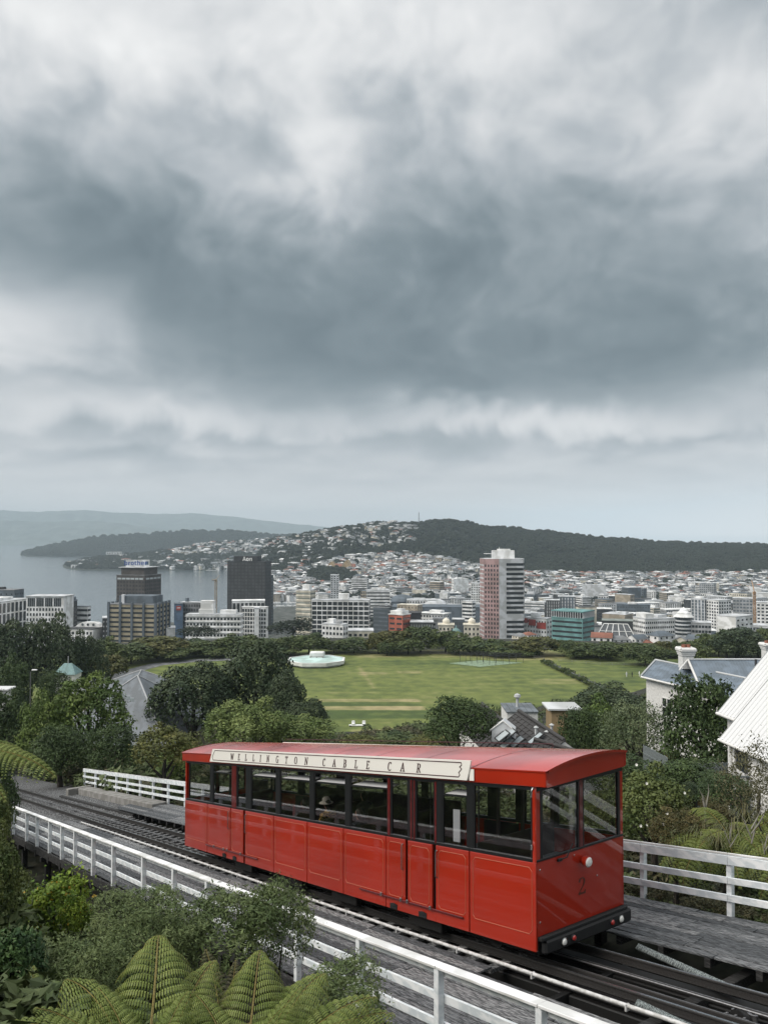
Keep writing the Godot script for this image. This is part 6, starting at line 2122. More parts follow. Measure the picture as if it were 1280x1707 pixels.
# ---------------------------------------------------------------- the town
# A building that fills x0..x1 of the picture's width with its roof at y_top. Front faces the eye, turned so that a side shows.
func building(called: String, label: String, x0: float, x1: float, y_top: float, depth: float, o := {}) -> Node3D:
	var d0 := depth
	var span := (x1 - x0) * d0 / FOCAL
	var front: float = o.get("front", 1.0)
	var wide := span
	var deep: float = o.get("deep", 16.0)
	var turn := 0.0
	if front < 1.0:
		var a := deg_to_rad(o.get("angle", 28.0))
		wide = span * front / cos(a)
		deep = span * (1.0 - front) / sin(a)
		turn = -a if o.get("side", "r") == "r" else a
	var mid := spot((x0 + x1) * 0.5, y_top, d0)
	var base: float = o.get("base", ground(mid.x, mid.z) - 1.0)
	var h := mid.y - base
	var look := atan2(-mid.x, -mid.z) + PI
	var n := thing(called, label, o.get("category", "building"), Vector3(mid.x, base, mid.z), 0.0, o.get("group", ""))
	n.rotation.y = atan2(-mid.x, -mid.z) + turn
	facade_box(n, wide, deep, h, o)
	return n

func facade_box(n: Node3D, wide: float, deep: float, h: float, o: Dictionary) -> void:
	var b := MB.new()
	b.box(Vector3(-wide / 2, 0, -deep / 2), Vector3(wide / 2, h, deep / 2))
	part(n, "wall", b.mesh(), M[o.get("wall", "w_white")])
	b = MB.new()
	var lip: float = o.get("lip", 0.25)
	b.box(Vector3(-wide / 2 - lip, h + 0.02, -deep / 2 - lip), Vector3(wide / 2 + lip, h + 0.5, deep / 2 + lip))
	part(n, "roof", b.mesh(), M[o.get("roof", "w_pale")])
	var fh: float = o.get("floor", 3.6)
	var floors: int = o.get("floors", int((h - 1.0) / fh))
	if o.has("floors") and not o.has("floor"): fh = (h - 1.0) / floors
	floors = mini(floors, int((h - 0.5) / fh))
	var cols: int = o.get("cols", int(wide / 3.5))
	var wf: float = o.get("wf", 0.6)
	var hf: float = o.get("hf", 0.5)
	var top: float = o.get("top", 0.8)
	var faces := [[Vector3(-wide / 2, 0, deep / 2 + 0.07), Vector3.RIGHT, wide, cols, o.get("front_windows", true)], [Vector3(wide / 2 + 0.07, 0, deep / 2), Vector3.FORWARD, deep, o.get("side_cols", maxi(1, int(deep / 3.5))), o.get("side_windows", true)], [Vector3(-wide / 2 - 0.07, 0, -deep / 2), Vector3.BACK, deep, o.get("side_cols", maxi(1, int(deep / 3.5))), o.get("side_windows", true)]]
	b = MB.new()
	for f in faces:
		if not f[4] or f[2] < 1.0: continue
		var u: Vector3 = f[1]
		var p0: Vector3 = f[0]
		var lenf: float = f[2]
		var nc: int = f[3]
		for i in floors:
			var y1 := h - top - i * fh - fh * (1.0 - hf) * 0.5
			var y0 := y1 - fh * hf
			if y0 < 0.2: break
			if o.get("band", false):
				b.quad(p0 + u * lenf * 0.02 + Vector3(0, y0, 0), p0 + u * lenf * 0.02 + Vector3(0, y1, 0), p0 + u * lenf * 0.98 + Vector3(0, y1, 0), p0 + u * lenf * 0.98 + Vector3(0, y0, 0))
			else:
				for k in nc:
					var a0 := lenf * (k + 0.5 - wf * 0.5) / nc
					var a1 := lenf * (k + 0.5 + wf * 0.5) / nc
					b.quad(p0 + u * a0 + Vector3(0, y0, 0), p0 + u * a0 + Vector3(0, y1, 0), p0 + u * a1 + Vector3(0, y1, 0), p0 + u * a1 + Vector3(0, y0, 0))
	if b.v.size(): stuff(part(n, "window_grid", b.mesh(), M[o.get("glass", "dark_glass")]))
	if o.has("piers"):
		for f in faces:
			var u: Vector3 = f[1]
			var nv := Vector3(u.z, 0, -u.x) * -1.0
			var np: int = o.get("pier_n", 4) if f[2] == wide else o.get("pier_side", 4)
			for k in np + 1:
				var c: Vector3 = f[0] + u * (f[2] * float(k) / np)
				b = MB.new()
				b.box(c + Vector3(-0.8, 0, -0.8), c + Vector3(0.8, h + 1.8, 0.8))
				part(n, "pier", b.mesh(), M[o.piers])
	if o.has("ledges"):
		for i in floors + 1:
			b = MB.new()
			var y := h - top - i * fh
			if y < 0: break
			b.box(Vector3(-wide / 2 - 0.6, y - 0.3, -deep / 2 - 0.6), Vector3(wide / 2 + 0.6, y + 0.2, deep / 2 + 0.6))
			part(n, "ledge", b.mesh(), M[o.ledges])
	for q in o.get("boxes", []):
		# plant rooms on the roof: x, z as shares, width, depth, height, material
		b = MB.new()
		b.cbox(Vector3(q[0] * wide - q[2] * wide / 2, h + 0.5, q[1] * deep - q[3] * deep / 2), Vector3(q[0] * wide + q[2] * wide / 2, h + 0.5 + q[4], q[1] * deep + q[3] * deep / 2), 0.15)
		part(n, "plant_room", b.mesh(), M[q[5]])

func letters(o: Node3D, text: String, size: float, m: Material, where: Vector3, serif := false) -> void:
	var tm := TextMesh.new()
	var font := SystemFont.new()
	font.font_names = PackedStringArray(["Droid Serif" if serif else "Droid Sans"])
	font.font_weight = 700
	tm.text = text
	tm.font = font
	tm.font_size = 64
	tm.pixel_size = size / 64.0
	tm.depth = 0.2
	part(o, "lettering", tm, m, where)

func make_town() -> void:
	var b: MB
	var n: Node3D
	# along the left, before the water
	building("office_building", "dark blue-grey box storey rising behind the building with pale vertical fins", -40, 37, 983, 720, {"wall": "w_slate", "roof": "w_roofgrey", "front": 0.8, "cols": 8, "wf": 0.2, "hf": 0.3, "floors": 14, "boxes": [[0.1, 0, 0.1, 0.3, 2.0, "w_charcoal"]]})
	building("office_building", "white office building with tall pale vertical fins at the picture's edge", -50, 48, 1001, 690, {"front": 0.42, "side": "r", "angle": 35.0, "cols": 8, "side_cols": 9, "wf": 0.62, "hf": 0.86, "floor": 9.0, "glass": "dark_glass", "boxes": [[0.0, 0, 0.5, 0.4, 2.2, "w_white"]]})
	n = building("office_building", "white gridded office building with a tall dark-windowed top storey and a blank side wall", 48, 121, 993, 690, {"front": 0.78, "angle": 24.0, "cols": 12, "wf": 0.55, "hf": 0.55, "floor": 4.2, "top": 8.6, "side_windows": false, "roof": "w_pale", "lip": 0.8})
	b = MB.new()
	for k in 4:
		for j in 4:
			b.box(Vector3(-14.5 + k * 7.3 + j * 1.6, n.get_child(0).mesh.get_aabb().size.y - 8.2, 0), Vector3(-14.5 + k * 7.3 + j * 1.6 + 1.35, n.get_child(0).mesh.get_aabb().size.y - 1.2, n.get_child(0).mesh.get_aabb().size.z * 0.5 + 0.12))
	stuff(part(n, "tall_window", b.mesh(), M.dark_glass))
	n = building("office_building", "white building with rounded banded balconies and a grey hipped roof", 126, 151, 1011, 740, {"band": true, "hf": 0.45, "floor": 4.6, "floors": 8, "front": 0.8, "roof": "slate_roof"})
	building("office_building", "narrow dark block squeezed between two white buildings", 120, 129, 1001, 735, {"wall": "w_charcoal", "roof": "w_slate", "cols": 2, "boxes": [[0, 0, 0.6, 0.6, 3.0, "w_slate"]]})
	n = building("low_building", "low white building with a curved roof end and round windows", 111, 181, 1046, 640, {"front": 0.62, "angle": 30.0, "wall": "w_white", "cols": 8, "wf": 0.55, "hf": 0.5, "floor": 4.2, "side_windows": false, "roof": "w_charcoal"})
	b = MB.new()
	var prof := PackedVector2Array()
	for k in 9: prof.append(Vector2(-11 + 22.0 * k / 8.0, 3.6 * (1.0 - pow(absf(k / 4.0 - 1.0), 4.0))))
	b.prism(prof, -3.0, 3.0)
	var hh: float = n.get_child(0).mesh.get_aabb().size.y
	part(n, "curved_roof", b.mesh(), M.w_white, Vector3(1, hh + 0.5, -3))
	for k in 3:
		b = MB.new()
		b.xf = Transform3D(Basis(Vector3.RIGHT, PI / 2), Vector3(-4 + k * 4.6, hh + 2.2, 0.02))
		b.lathe([Vector2(1.0, 0), Vector2(1.0, 0.15), Vector2(0, 0.15)], 14)
		part(n, "round_window", b.mesh(), M.grey_glass if k != 1 else M.dark_glass)
	building("office_building", "dark annexe with pale window dots beside the tan banded office block", 172, 190, 1029, 640, {"wall": "w_charcoal", "glass": "w_pale", "cols": 4, "wf": 0.4, "hf": 0.35})
	# dark brown tower with the white sign
	n = building("office_tower", "dark brown office tower carrying a white sign with blue lettering on its roof", 197, 268, 958, 880, {"front": 0.62, "angle": 32.0, "wall": "w_brown", "cols": 9, "side_cols": 8, "wf": 0.62, "hf": 0.5, "floor": 3.9, "glass": "w_black", "roof": "w_roofgrey", "top": 5.0})
	hh = n.get_child(0).mesh.get_aabb().size.y
	var ab: Vector3 = n.get_child(0).mesh.get_aabb().size
	b = MB.new()
	for k in 6: b.box(Vector3(-ab.x * 0.46 + k * ab.x * 0.155, hh - 4.4, ab.z * 0.5 + 0.02), Vector3(-ab.x * 0.46 + k * ab.x * 0.155 + ab.x * 0.125, hh - 2.6, ab.z * 0.5 + 0.16))
	for k in 4: b.box(Vector3(ab.x * 0.5 + 0.02, hh - 4.4, -ab.z * 0.45 + k * ab.z * 0.23), Vector3(ab.x * 0.5 + 0.16, hh - 2.6, -ab.z * 0.45 + k * ab.z * 0.23 + ab.z * 0.18))
	stuff(part(n, "bright_window", b.mesh(), M.skylight_glass))
	b = MB.new()
	b.box(Vector3(-ab.x * 0.40, hh + 0.5, -ab.z * 0.4), Vector3(ab.x * 0.42, hh + 8.0, ab.z * 0.4))
	part(n, "crown_storey", b.mesh(), M.w_brown)
	b = MB.new()
	b.box(Vector3(-ab.x * 0.46, hh + 8.0, -ab.z * 0.46), Vector3(ab.x * 0.48, hh + 8.6, ab.z * 0.46))
	part(n, "crown_roof", b.mesh(), M.w_pale)
	var sg := part(n, "sign", null, null, Vector3(0, hh + 8.7, 3.0))
	sg.rotation.y = deg_to_rad(28)
	b = MB.new()
	b.box(Vector3(-12.2, 0, -0.4), Vector3(12.2, 7.4, 0.4))
	part(sg, "sign_board", b.mesh(), M.w_white)
	b = MB.new()
	b.box(Vector3(8.2, 2.0, 0.42), Vector3(11.2, 5.6, 0.5)); b.box(Vector3(9.1, 3.0, 0.51), Vector3(10.3, 3.6, 0.56)); b.box(Vector3(9.1, 4.2, 0.51), Vector3(10.3, 4.8, 0.56))
	part(sg, "emblem", b.mesh(), M.w_blue)
	letters(sg, "brother", 6.4, mat("sign_blue", lin(0.05, 0.10, 0.30), 0.6), Vector3(-2.2, 3.9, 0.5))
	# tan banded block before it
	building("office_block", "tan office block with dark window bands, slate piers and a blue-grey roof storey", 185, 281, 1006, 600, {"front": 0.76, "angle": 26.0, "wall": "w_tan", "band": true, "hf": 0.42, "floor": 3.35, "piers": "w_slate", "pier_n": 4, "pier_side": 4, "roof": "w_roofgrey", "boxes": [[0.02, -0.05, 0.74, 0.7, 5.6, "w_slate"], [-0.25, 0.3, 0.06, 0.1, 6.5, "w_pale"]]})
	building("low_building", "small white wall showing between the tan block and the blue panel", 278, 292, 1046, 610, {"cols": 1, "front_windows": false})
	n = building("office_building", "blue panelled end wall with a small red sign beside a grey steel frame", 291, 305, 1006, 760, {"wall": "w_blue", "roof": "w_slate", "cols": 1, "wf": 0.4, "hf": 0.08, "floor": 4.0, "glass": "w_slate"})
	ab = n.get_child(0).mesh.get_aabb().size
	b = MB.new()
	b.box(Vector3(-2.0, ab.y - 5.6, ab.z * 0.5 + 0.1), Vector3(2.2, ab.y - 1.6, ab.z * 0.5 + 0.3))
	var red := part(n, "sign", b.mesh(), M.w_red)
	b = MB.new()
	b.box(Vector3(-1.3, ab.y - 3.7, ab.z * 0.5 + 0.31), Vector3(1.5, ab.y - 3.0, ab.z * 0.5 + 0.36))
	part(red, "lettering", b.mesh(), M.w_white)
	building("office_building", "grey steel-framed building beside the blue panelled wall", 302, 346, 1004, 770, {"wall": "w_roofgrey", "cols": 9, "wf": 0.7, "hf": 0.6, "glass": "w_charcoal", "floor": 4.0, "front": 0.85, "boxes": [[-0.3, 0, 0.1, 0.4, 3.5, "w_slate"]]})
	building("office_block", "long white office block with stepped ledges above the flat-topped pine", 312, 405, 1024, 560, {"front": 0.94, "angle": 14.0, "cols": 16, "wf": 0.66, "hf": 0.42, "floor": 3.7, "ledges": "w_white", "glass": "dark_glass", "deep": 14.0, "boxes": [[-0.14, 0, 0.28, 0.6, 3.2, "w_white"], [-0.13, 0, 0.24, 0.5, 9.0, "w_white"], [0.26, 0, 0.3, 0.5, 2.6, "w_white"]]})
	n = building("office_tower", "black glass office tower with small white lettering on its roof", 380, 452, 936, 990, {"front": 0.86, "angle": 24.0, "wall": "w_black", "glass": "w_charcoal", "cols": 11, "wf": 0.72, "hf": 0.70, "floor": 3.9, "roof": "w_black", "lip": 0.05, "boxes": [[-0.05, 0, 0.62, 0.7, 6.0, "w_black"]]})
	ab = n.get_child(0).mesh.get_aabb().size
	letters(n, "Aon", 6.8, M.w_white, Vector3(0.5, ab.y + 3.2, ab.z * 0.37))
	building("office_building", "slim blue-grey tower half hidden behind the black tower", 446, 456, 958, 1040, {"wall": "w_slate", "cols": 2, "glass": "grey_glass", "wf": 0.7, "hf": 0.7})
	building("office_building", "white slab with dark window grids, under the black tower", 404, 447, 1012, 585, {"front": 0.92, "angle": 20.0, "cols": 9, "wf": 0.72, "hf": 0.74, "floor": 2.9, "side_windows": false, "roof": "w_white"})
	building("office_building", "white stair tower between dark window bays, under the black tower", 388, 441, 1001, 600, {"cols": 8, "wf": 0.75, "hf": 0.9, "floor": 7.2, "floors": 1, "top": 1.0, "deep": 12.0, "roof": "w_white"})
	building("office_building", "white blank end wall beside the dark window grid, under the black tower", 424, 432, 1014, 580, {"front_windows": false, "side_windows": false, "deep": 3.0})
	building("apartment_block", "off-white slab block with ribbed balconies behind the spreading pine", 494, 526, 984, 800, {"front": 0.72, "angle": 30.0, "wall": "w_cream", "band": true, "hf": 0.30, "floor": 4.4, "glass": "w_greygreen", "ledges": "w_cream", "boxes": [[0.1, 0, 0.5, 0.5, 5.0, "w_white"]]})
	building("office_block", "large white gridded building with rows of dark and teal windows", 520, 617, 1000, 645, {"front": 0.97, "angle": 10.0, "cols": 11, "wf": 0.86, "hf": 0.74, "floor": 3.65, "deep": 16.0, "boxes": [[0.05, -0.1, 0.18, 0.6, 4.5, "w_white"]]})
	n = building("low_building", "low white building with stepped white roofs at the foot of the large gridded building", 537, 580, 1040, 560, {"cols": 6, "front": 0.8, "boxes": [[-0.15, 0, 0.3, 0.5, 3.0, "w_white"], [0.2, 0.1, 0.25, 0.4, 1.6, "w_grey"]]})
	building("low_building", "low cream building at the right foot of the large gridded building", 580, 622, 1050, 570, {"wall": "w_cream", "cols": 5})
	building("office_block", "blue-grey banded glass block beside the large gridded building", 622, 650, 1013, 720, {"wall": "w_slate", "glass": "grey_glass", "band": true, "hf": 0.6, "floor": 3.6, "roof": "w_roofgrey", "front": 0.85})
	n = building("office_block", "orange-red office block with a white top storey", 648, 684, 1024, 640, {"front": 0.64, "angle": 32.0, "wall": "w_orange", "cols": 2, "side_cols": 4, "wf": 0.72, "hf": 0.36, "floor": 4.0, "roof": "w_white", "lip": 0.5, "boxes": [[0, 0, 0.86, 0.86, 2.6, "w_white"], [0.1, 0, 0.4, 0.4, 4.0, "w_pale"]]})
	building("low_building", "black-walled building beside the orange-red block", 682, 702, 1021, 680, {"wall": "w_black", "roof": "w_charcoal", "front_windows": false})
	building("low_building", "low dark green glass-fronted building behind the belt trees", 684, 722, 1036, 640, {"wall": "w_charcoal", "glass": "w_greygreen", "cols": 9, "wf": 0.5, "hf": 0.6, "roof": "w_pale"})
	building("low_building", "white flat-roofed buildings group with a broad white roof", 700, 748, 1022, 760, {"cols": 8, "front": 0.8, "roof": "w_white", "lip": 1.5, "boxes": [[0.1, 0, 0.5, 0.6, 2.5, "w_white"]]})
	building("low_building", "grey arched-roof hall below the broad white roof", 718, 748, 1034, 690, {"wall": "w_grey", "roof": "w_roofgrey", "cols": 3, "boxes": [[0, 0, 0.8, 0.9, 1.8, "w_roofgrey"]]})
	for q in [[731, 756, "first"], [773, 799, "second"]]:
		n = building("heritage_building", "cream heritage building with a small roof dome, %s of the pair flanking a teal dome" % q[2], q[0], q[1], 1041, 560, {"wall": "w_cream", "cols": 4, "wf": 0.42, "hf": 0.5, "floor": 3.4, "lip": 0.5, "deep": 11.0, "roof": "w_cream"})
		ab = n.get_child(0).mesh.get_aabb().size
		b = MB.new()
		b.lathe([Vector2(2.4, 0), Vector2(2.4, 1.6), Vector2(2.7, 1.7), Vector2(2.2, 2.8), Vector2(1.2, 3.6), Vector2(0.4, 4.0), Vector2(0.0, 4.6)], 12, Vector3(0, ab.y + 0.5, 0))
		part(n, "dome", b.mesh(), M.w_cream)
	n = building("office_block", "dark teal glass block between the two cream heritage buildings", 754, 774, 1032, 620, {"wall": "w_slate", "glass": "grey_glass", "cols": 4, "wf": 0.8, "hf": 0.7, "deep": 10.0})
	n = building("heritage_building", "small building with a turquoise dome between the cream heritage buildings", 752, 768, 1057, 540, {"wall": "w_cream", "cols": 2, "deep": 7.0})
	ab = n.get_child(0).mesh.get_aabb().size
	b = MB.new()
	b.lathe([Vector2(3.4, 0), Vector2(3.2, 1.2), Vector2(2.2, 2.6), Vector2(0.7, 3.5), Vector2(0.3, 4.8), Vector2(0, 5.6)], 12, Vector3(0, ab.y + 0.5, 0))
	part(n, "dome", b.mesh(), M.green_roof)
	pink_tower()
	n = building("office_block", "white building with bright red panels beside the pink and grey tower", 874, 919, 1030, 650, {"cols": 8, "wf": 0.45, "hf": 0.45, "floor": 3.8, "front": 0.8, "boxes": [[-0.1, 0, 0.35, 0.5, 3.5, "w_white"]]})
	ab = n.get_child(0).mesh.get_aabb().size
	for q in [[-0.30, 0.02, 5.8, 1.0], [0.08, 0.48, 7.8, 3.0], [-0.48, -0.34, 4.0, 0.4]]:
		b = MB.new()
		b.box(Vector3(ab.x * q[0], ab.y - q[2], ab.z * 0.5 + 0.1), Vector3(ab.x * q[1], ab.y - q[3], ab.z * 0.5 + 0.5))
		part(n, "red_panel", b.mesh(), M.w_red)
	n = building("office_block", "turquoise banded office block with an open colonnade round its roof", 920, 989, 1029, 620, {"front": 0.72, "angle": 26.0, "wall": "w_teal", "band": true, "hf": 0.40, "floor": 3.7, "roof": "w_teal", "lip": 0.3})
	ab = n.get_child(0).mesh.get_aabb().size
	for k in 14:
		for q in [[Vector3(-ab.x / 2, 0, ab.z / 2), Vector3(ab.x / 2, 0, ab.z / 2)], [Vector3(ab.x / 2, 0, ab.z / 2), Vector3(ab.x / 2, 0, -ab.z / 2)]]:
			b = MB.new()
			b.box(Vector3(-0.22, 0, -0.22), Vector3(0.22, 4.4, 0.22))
			part(n, "roof_column", b.mesh(), M.w_pale, (q[0] as Vector3).lerp(q[1], k / 13.0) + Vector3(0, ab.y + 0.5, 0))
	b = MB.new()
	b.box(Vector3(-ab.x / 2 - 0.3, ab.y + 4.9, -ab.z / 2 - 0.3), Vector3(ab.x / 2 + 0.3, ab.y + 5.6, ab.z / 2 + 0.3))
	part(n, "roof_ring", b.mesh(), M.w_teal)
	b = MB.new()
	b.box(Vector3(-ab.x * 0.4, ab.y + 0.5, -ab.z * 0.4), Vector3(ab.x * 0.4, ab.y + 4.2, ab.z * 0.4))
	part(n, "plant_room", b.mesh(), M.w_charcoal)
	# glasshouse-like pyramid with white ribs
	var c := spot(1026, 1062, 600)
	n = thing("ribbed_building", "dark glass-roofed building with sloping white ribs beside the turquoise block", "building", Vector3(c.x, c.y - 14, c.z), atan2(-c.x, -c.z))
	b = MB.new()
	var lo := [Vector3(-14, 14, 8), Vector3(14, 14, 8), Vector3(14, 14, -8), Vector3(-14, 14, -8)]
	var hi := [Vector3(-8.5, 23.5, 2), Vector3(8.5, 23.5, 2), Vector3(8.5, 23.5, -4), Vector3(-8.5, 23.5, -4)]
	for k in 4: b.quad(lo[k], hi[k], hi[(k + 1) % 4], lo[(k + 1) % 4])
	b.quad(hi[0], hi[1], hi[2], hi[3])
	part(n, "glass_roof", b.mesh(), M.dark_glass)
	for k in 6:
		b = MB.new()
		b.tube([(lo[0] as Vector3).lerp(lo[1], k / 5.0) + Vector3(0, 0, 0.2), (hi[0] as Vector3).lerp(hi[1], k / 5.0) + Vector3(0, 0.1, 0.2)], 0.38, 4)
		part(n, "rib", b.mesh(), M.w_white)
	b = MB.new()
	b.tube([hi[0] + Vector3(0, 0.2, 0), hi[1] + Vector3(0, 0.2, 0)], 0.4, 4); b.tube([lo[0].lerp(hi[0], 0.5) + Vector3(0, 0, 0.3), lo[1].lerp(hi[1], 0.5) + Vector3(0, 0, 0.3)], 0.25, 4)
	part(n, "cross_rib", b.mesh(), M.w_white)
	b = MB.new()
	b.box(Vector3(-14, -20, -8), Vector3(14, 14, 8))
	part(n, "wall", b.mesh(), M.w_white)
	building("office_block", "dark flat building with planted roof behind the white-ribbed roof", 1004, 1056, 1034, 690, {"wall": "w_charcoal", "roof": "w_greygreen", "cols": 8})
	building("office_block", "white curved-front office block with four window rows", 1056, 1121, 1030, 600, {"front": 0.30, "side": "r", "angle": 58.0, "cols": 6, "side_cols": 14, "wf": 0.62, "hf": 0.44, "floor": 3.5, "boxes": [[0.0, 0.3, 0.8, 0.28, 3.4, "w_white"], [0, -0.2, 0.5, 0.3, 2.0, "w_pale"]]})
	c = spot(1139, 1058, 640)
	n = thing("round_building", "tiered round building with a pink-white stepped roof like a pagoda", "building", Vector3(c.x, c.y - 12, c.z))
	b = MB.new()
	b.lathe([Vector2(6.4, -20), Vector2(6.4, 26), Vector2(0, 26)], 12)
	part(n, "wall", b.mesh(), M.w_pale)
	for k in 5:
		b = MB.new()
		b.lathe([Vector2(6.5, 12.2 + k * 2.9), Vector2(6.55, 13.8 + k * 2.9)], 12)
		stuff(part(n, "window_ring", b.mesh(), M.dark_glass))
	for q in [[8.0, 26.0, 4.6, 28.8], [5.2, 28.8, 2.6, 31.2], [3.0, 31.2, 0.0, 33.6]]:
		b = MB.new()
		b.lathe([Vector2(q[0] * 0.8, q[1] - 0.4), Vector2(q[0], q[1]), Vector2(q[2], q[3])], 12)
		part(n, "roof_tier", b.mesh(), M.w_white)
	building("office_block", "grey block with dark windows beside the tiered round building", 1148, 1183, 1037, 640, {"wall": "w_grey", "cols": 7, "wf": 0.8, "hf": 0.5, "floor": 3.8})
	building("apartment_block", "tall white-edged slab tower with grey ribs, first of the twin slabs", 1152, 1180, 998, 860, {"wall": "w_pale", "glass": "w_slate", "cols": 4, "wf": 0.6, "hf": 0.85, "floor": 3.2, "front": 0.75, "boxes": [[0, 0, 0.5, 0.5, 2.0, "w_white"]]})
	building("apartment_block", "tall slab tower with a balconied dark stripe, second of the twin slabs", 1178, 1216, 1000, 850, {"wall": "w_white", "glass": "dark_glass", "cols": 5, "wf": 0.55, "hf": 0.6, "floor": 3.2, "front": 0.5, "angle": 40.0})
	building("low_building", "plain white blank-walled building below the twin slab towers", 1197, 1252, 1026, 620, {"front": 0.52, "angle": 30.0, "front_windows": false, "side_cols": 4, "wf": 0.4, "hf": 0.35})
	building("office_block", "grey high block behind the orange crane", 1222, 1252, 997, 900, {"wall": "w_grey", "cols": 6, "wf": 0.7, "hf": 0.5, "glass": "w_slate"})
	building("office_block", "pale low block with a flat roof under the orange crane", 1240, 1300, 1042, 640, {"wall": "w_pale", "cols": 9, "hf": 0.45, "ledges": "w_white"})
	building("office_block", "white high block at the picture's edge beside the orange crane", 1262, 1300, 1004, 880, {"cols": 6, "wf": 0.6})
	building("hall", "wide hall with a low blue-grey roof in the middle of the town", 655, 800, 1010, 1020, {"wall": "w_slate", "roof": "w_slate", "front_windows": false, "deep": 40.0})
	building("hall", "long beige building with a pale roof before the wide blue-grey hall", 662, 704, 1008, 900, {"wall": "w_beige", "roof": "w_cream", "cols": 6, "wf": 0.2, "front": 0.8})
	n = building("hall", "domed grey arena roof behind the wide blue-grey hall", 652, 690, 1002, 1120, {"wall": "w_slate", "roof": "w_slate", "front_windows": false, "deep": 30.0})
	ab = n.get_child(0).mesh.get_aabb().size
	b = MB.new()
	b.lathe([Vector2(17, 0), Vector2(15, 4), Vector2(10, 7.0), Vector2(4, 8.6), Vector2(0, 9)], 20, Vector3(0, ab.y + 0.4, 0))
	part(n, "dome", b.mesh(), M.w_slate)
	n = building("hall", "pale domed hall roof beside the arena", 703, 742, 1006, 1100, {"wall": "w_pale", "roof": "w_pale", "front_windows": false, "deep": 30.0})
	b = MB.new()
	b.lathe([Vector2(18, 0), Vector2(15, 3), Vector2(9, 5.6), Vector2(0, 6.6)], 20, Vector3(0, n.get_child(0).mesh.get_aabb().size.y + 0.4, 0))
	part(n, "dome", b.mesh(), M.w_pale)
	building("office_block", "white banded office block above the orange-red block", 611, 650, 984, 1150, {"band": true, "hf": 0.4, "floor": 4.5, "boxes": [[0, 0, 0.6, 0.6, 3, "w_white"]]})
	building("office_block", "white and dark striped block beside the pink and grey tower", 770, 792, 1002, 900, {"band": true, "hf": 0.5, "floor": 4.0, "front": 0.75})
	building("office_tower", "pale high-rise seen beside the pink and grey tower", 785, 800, 972, 1250, {"wall": "w_white", "cols": 4, "wf": 0.5, "hf": 0.5})
	building("office_tower", "pale grey tower in front of the dark knoll", 551, 565, 958, 1400, {"wall": "w_pale", "cols": 3, "wf": 0.5})
	building("office_block", "dark slatted block behind the red-panelled building", 910, 932, 1000, 940, {"wall": "w_charcoal", "glass": "w_pale", "cols": 6, "wf": 0.25, "hf": 0.8})
	building("office_block", "grey-blue striped block above the turquoise block", 930, 958, 994, 960, {"wall": "w_slate", "glass": "w_pale", "cols": 6, "wf": 0.35, "hf": 0.8})
	building("hotel", "large pale apartment block on the headland across the water", 178, 203, 920, 3050, {"wall": "w_white", "cols": 6, "wf": 0.4, "hf": 0.4, "base": -70.0, "floor": 7.0})
	building("apartment_block", "white apartment block on the harbour shore below the headland", 344, 366, 951, 2850, {"base": -122.0, "cols": 6, "wf": 0.4, "hf": 0.5, "floor": 6.0})
	building("apartment_block", "pale sloping terraces above the harbour shore", 352, 364, 937, 2960, {"base": -100.0, "wall": "w_pale", "cols": 4, "hf": 0.5, "band": true, "floor": 6.0})
	# brick convent with gables on its knoll
	c = spot(570, 952, 1870)
	n = thing("brick_convent", "orange brick gabled convent on the slope above the dark knoll", "building", c - Vector3(0, 8, 0), -0.25)
	b = MB.new()
	b.box(Vector3(-32, -10, -8), Vector3(32, 18, 8))
	part(n, "wall", b.mesh(), M.w_ochre)
	for q in [[-22.0, 9.0, 30.0], [14.0, 11.0, 34.0]]:
		b = MB.new()
		b.prism(PackedVector2Array([Vector2(q[0] - q[1], -10), Vector2(q[0] - q[1], 20), Vector2(q[0], q[2]), Vector2(q[0] + q[1], 20), Vector2(q[0] + q[1], -10)]), -8, 12)
		part(n, "gable", b.mesh(), M.w_ochre)
	b = MB.new()
	b.prism(PackedVector2Array([Vector2(-8, 18), Vector2(0, 25), Vector2(8, 18)]), -32, 32)
	var r := part(n, "roof", b.mesh(), M.w_terracotta)
	r.rotation.y = PI / 2
	# mast on the summit, cranes in the town
	c = spot(698, 876, 2480)
	n = thing("radio_mast", "thin lattice radio mast on the summit of the wooded ridge", "mast", c)
	b = MB.new()
	for k in 3:
		var a := TAU * k / 3
		b.tube([Vector3(cos(a) * 3, -4, sin(a) * 3), Vector3(cos(a) * 0.5, 40, sin(a) * 0.5)], 0.45, 4)
	part(n, "leg_frame", b.mesh(), M.w_roofgrey)
	b = MB.new()
	for k in 8:
		var y := k * 5.0
		var rr := lerpf(3.0, 0.5, (y + 4) / 44.0)
		for j in 3:
			var a := TAU * j / 3; var a2 := TAU * (j + 1) / 3
			b.tube([Vector3(cos(a) * rr, y, sin(a) * rr), Vector3(cos(a2) * rr, y + 3.5, sin(a2) * rr)], 0.25, 4)
	part(n, "bracing", b.mesh(), M.w_roofgrey)
	for q in [[1257.5, 986, 1062, 700, "crane_orange", "orange tower crane standing over the town", 14.0], [360, 966, 1012, 720, "w_beige", "pale thin tower crane rising behind the long white office block", 6.0]]:
		var p := spot(q[0], q[2], q[3])
		var top: float = spot(q[0], q[1], q[3]).y - p.y
		n = thing("tower_crane", q[5], "crane", p)
		b = MB.new()
		var hw := 0.75
		for s in [-1.0, 1.0]:
			for u in [-1.0, 1.0]: b.tube([Vector3(s * hw, -10, u * hw), Vector3(s * hw, top, u * hw)], 0.28, 4)
		var y := 0.0
		var flip := 1.0
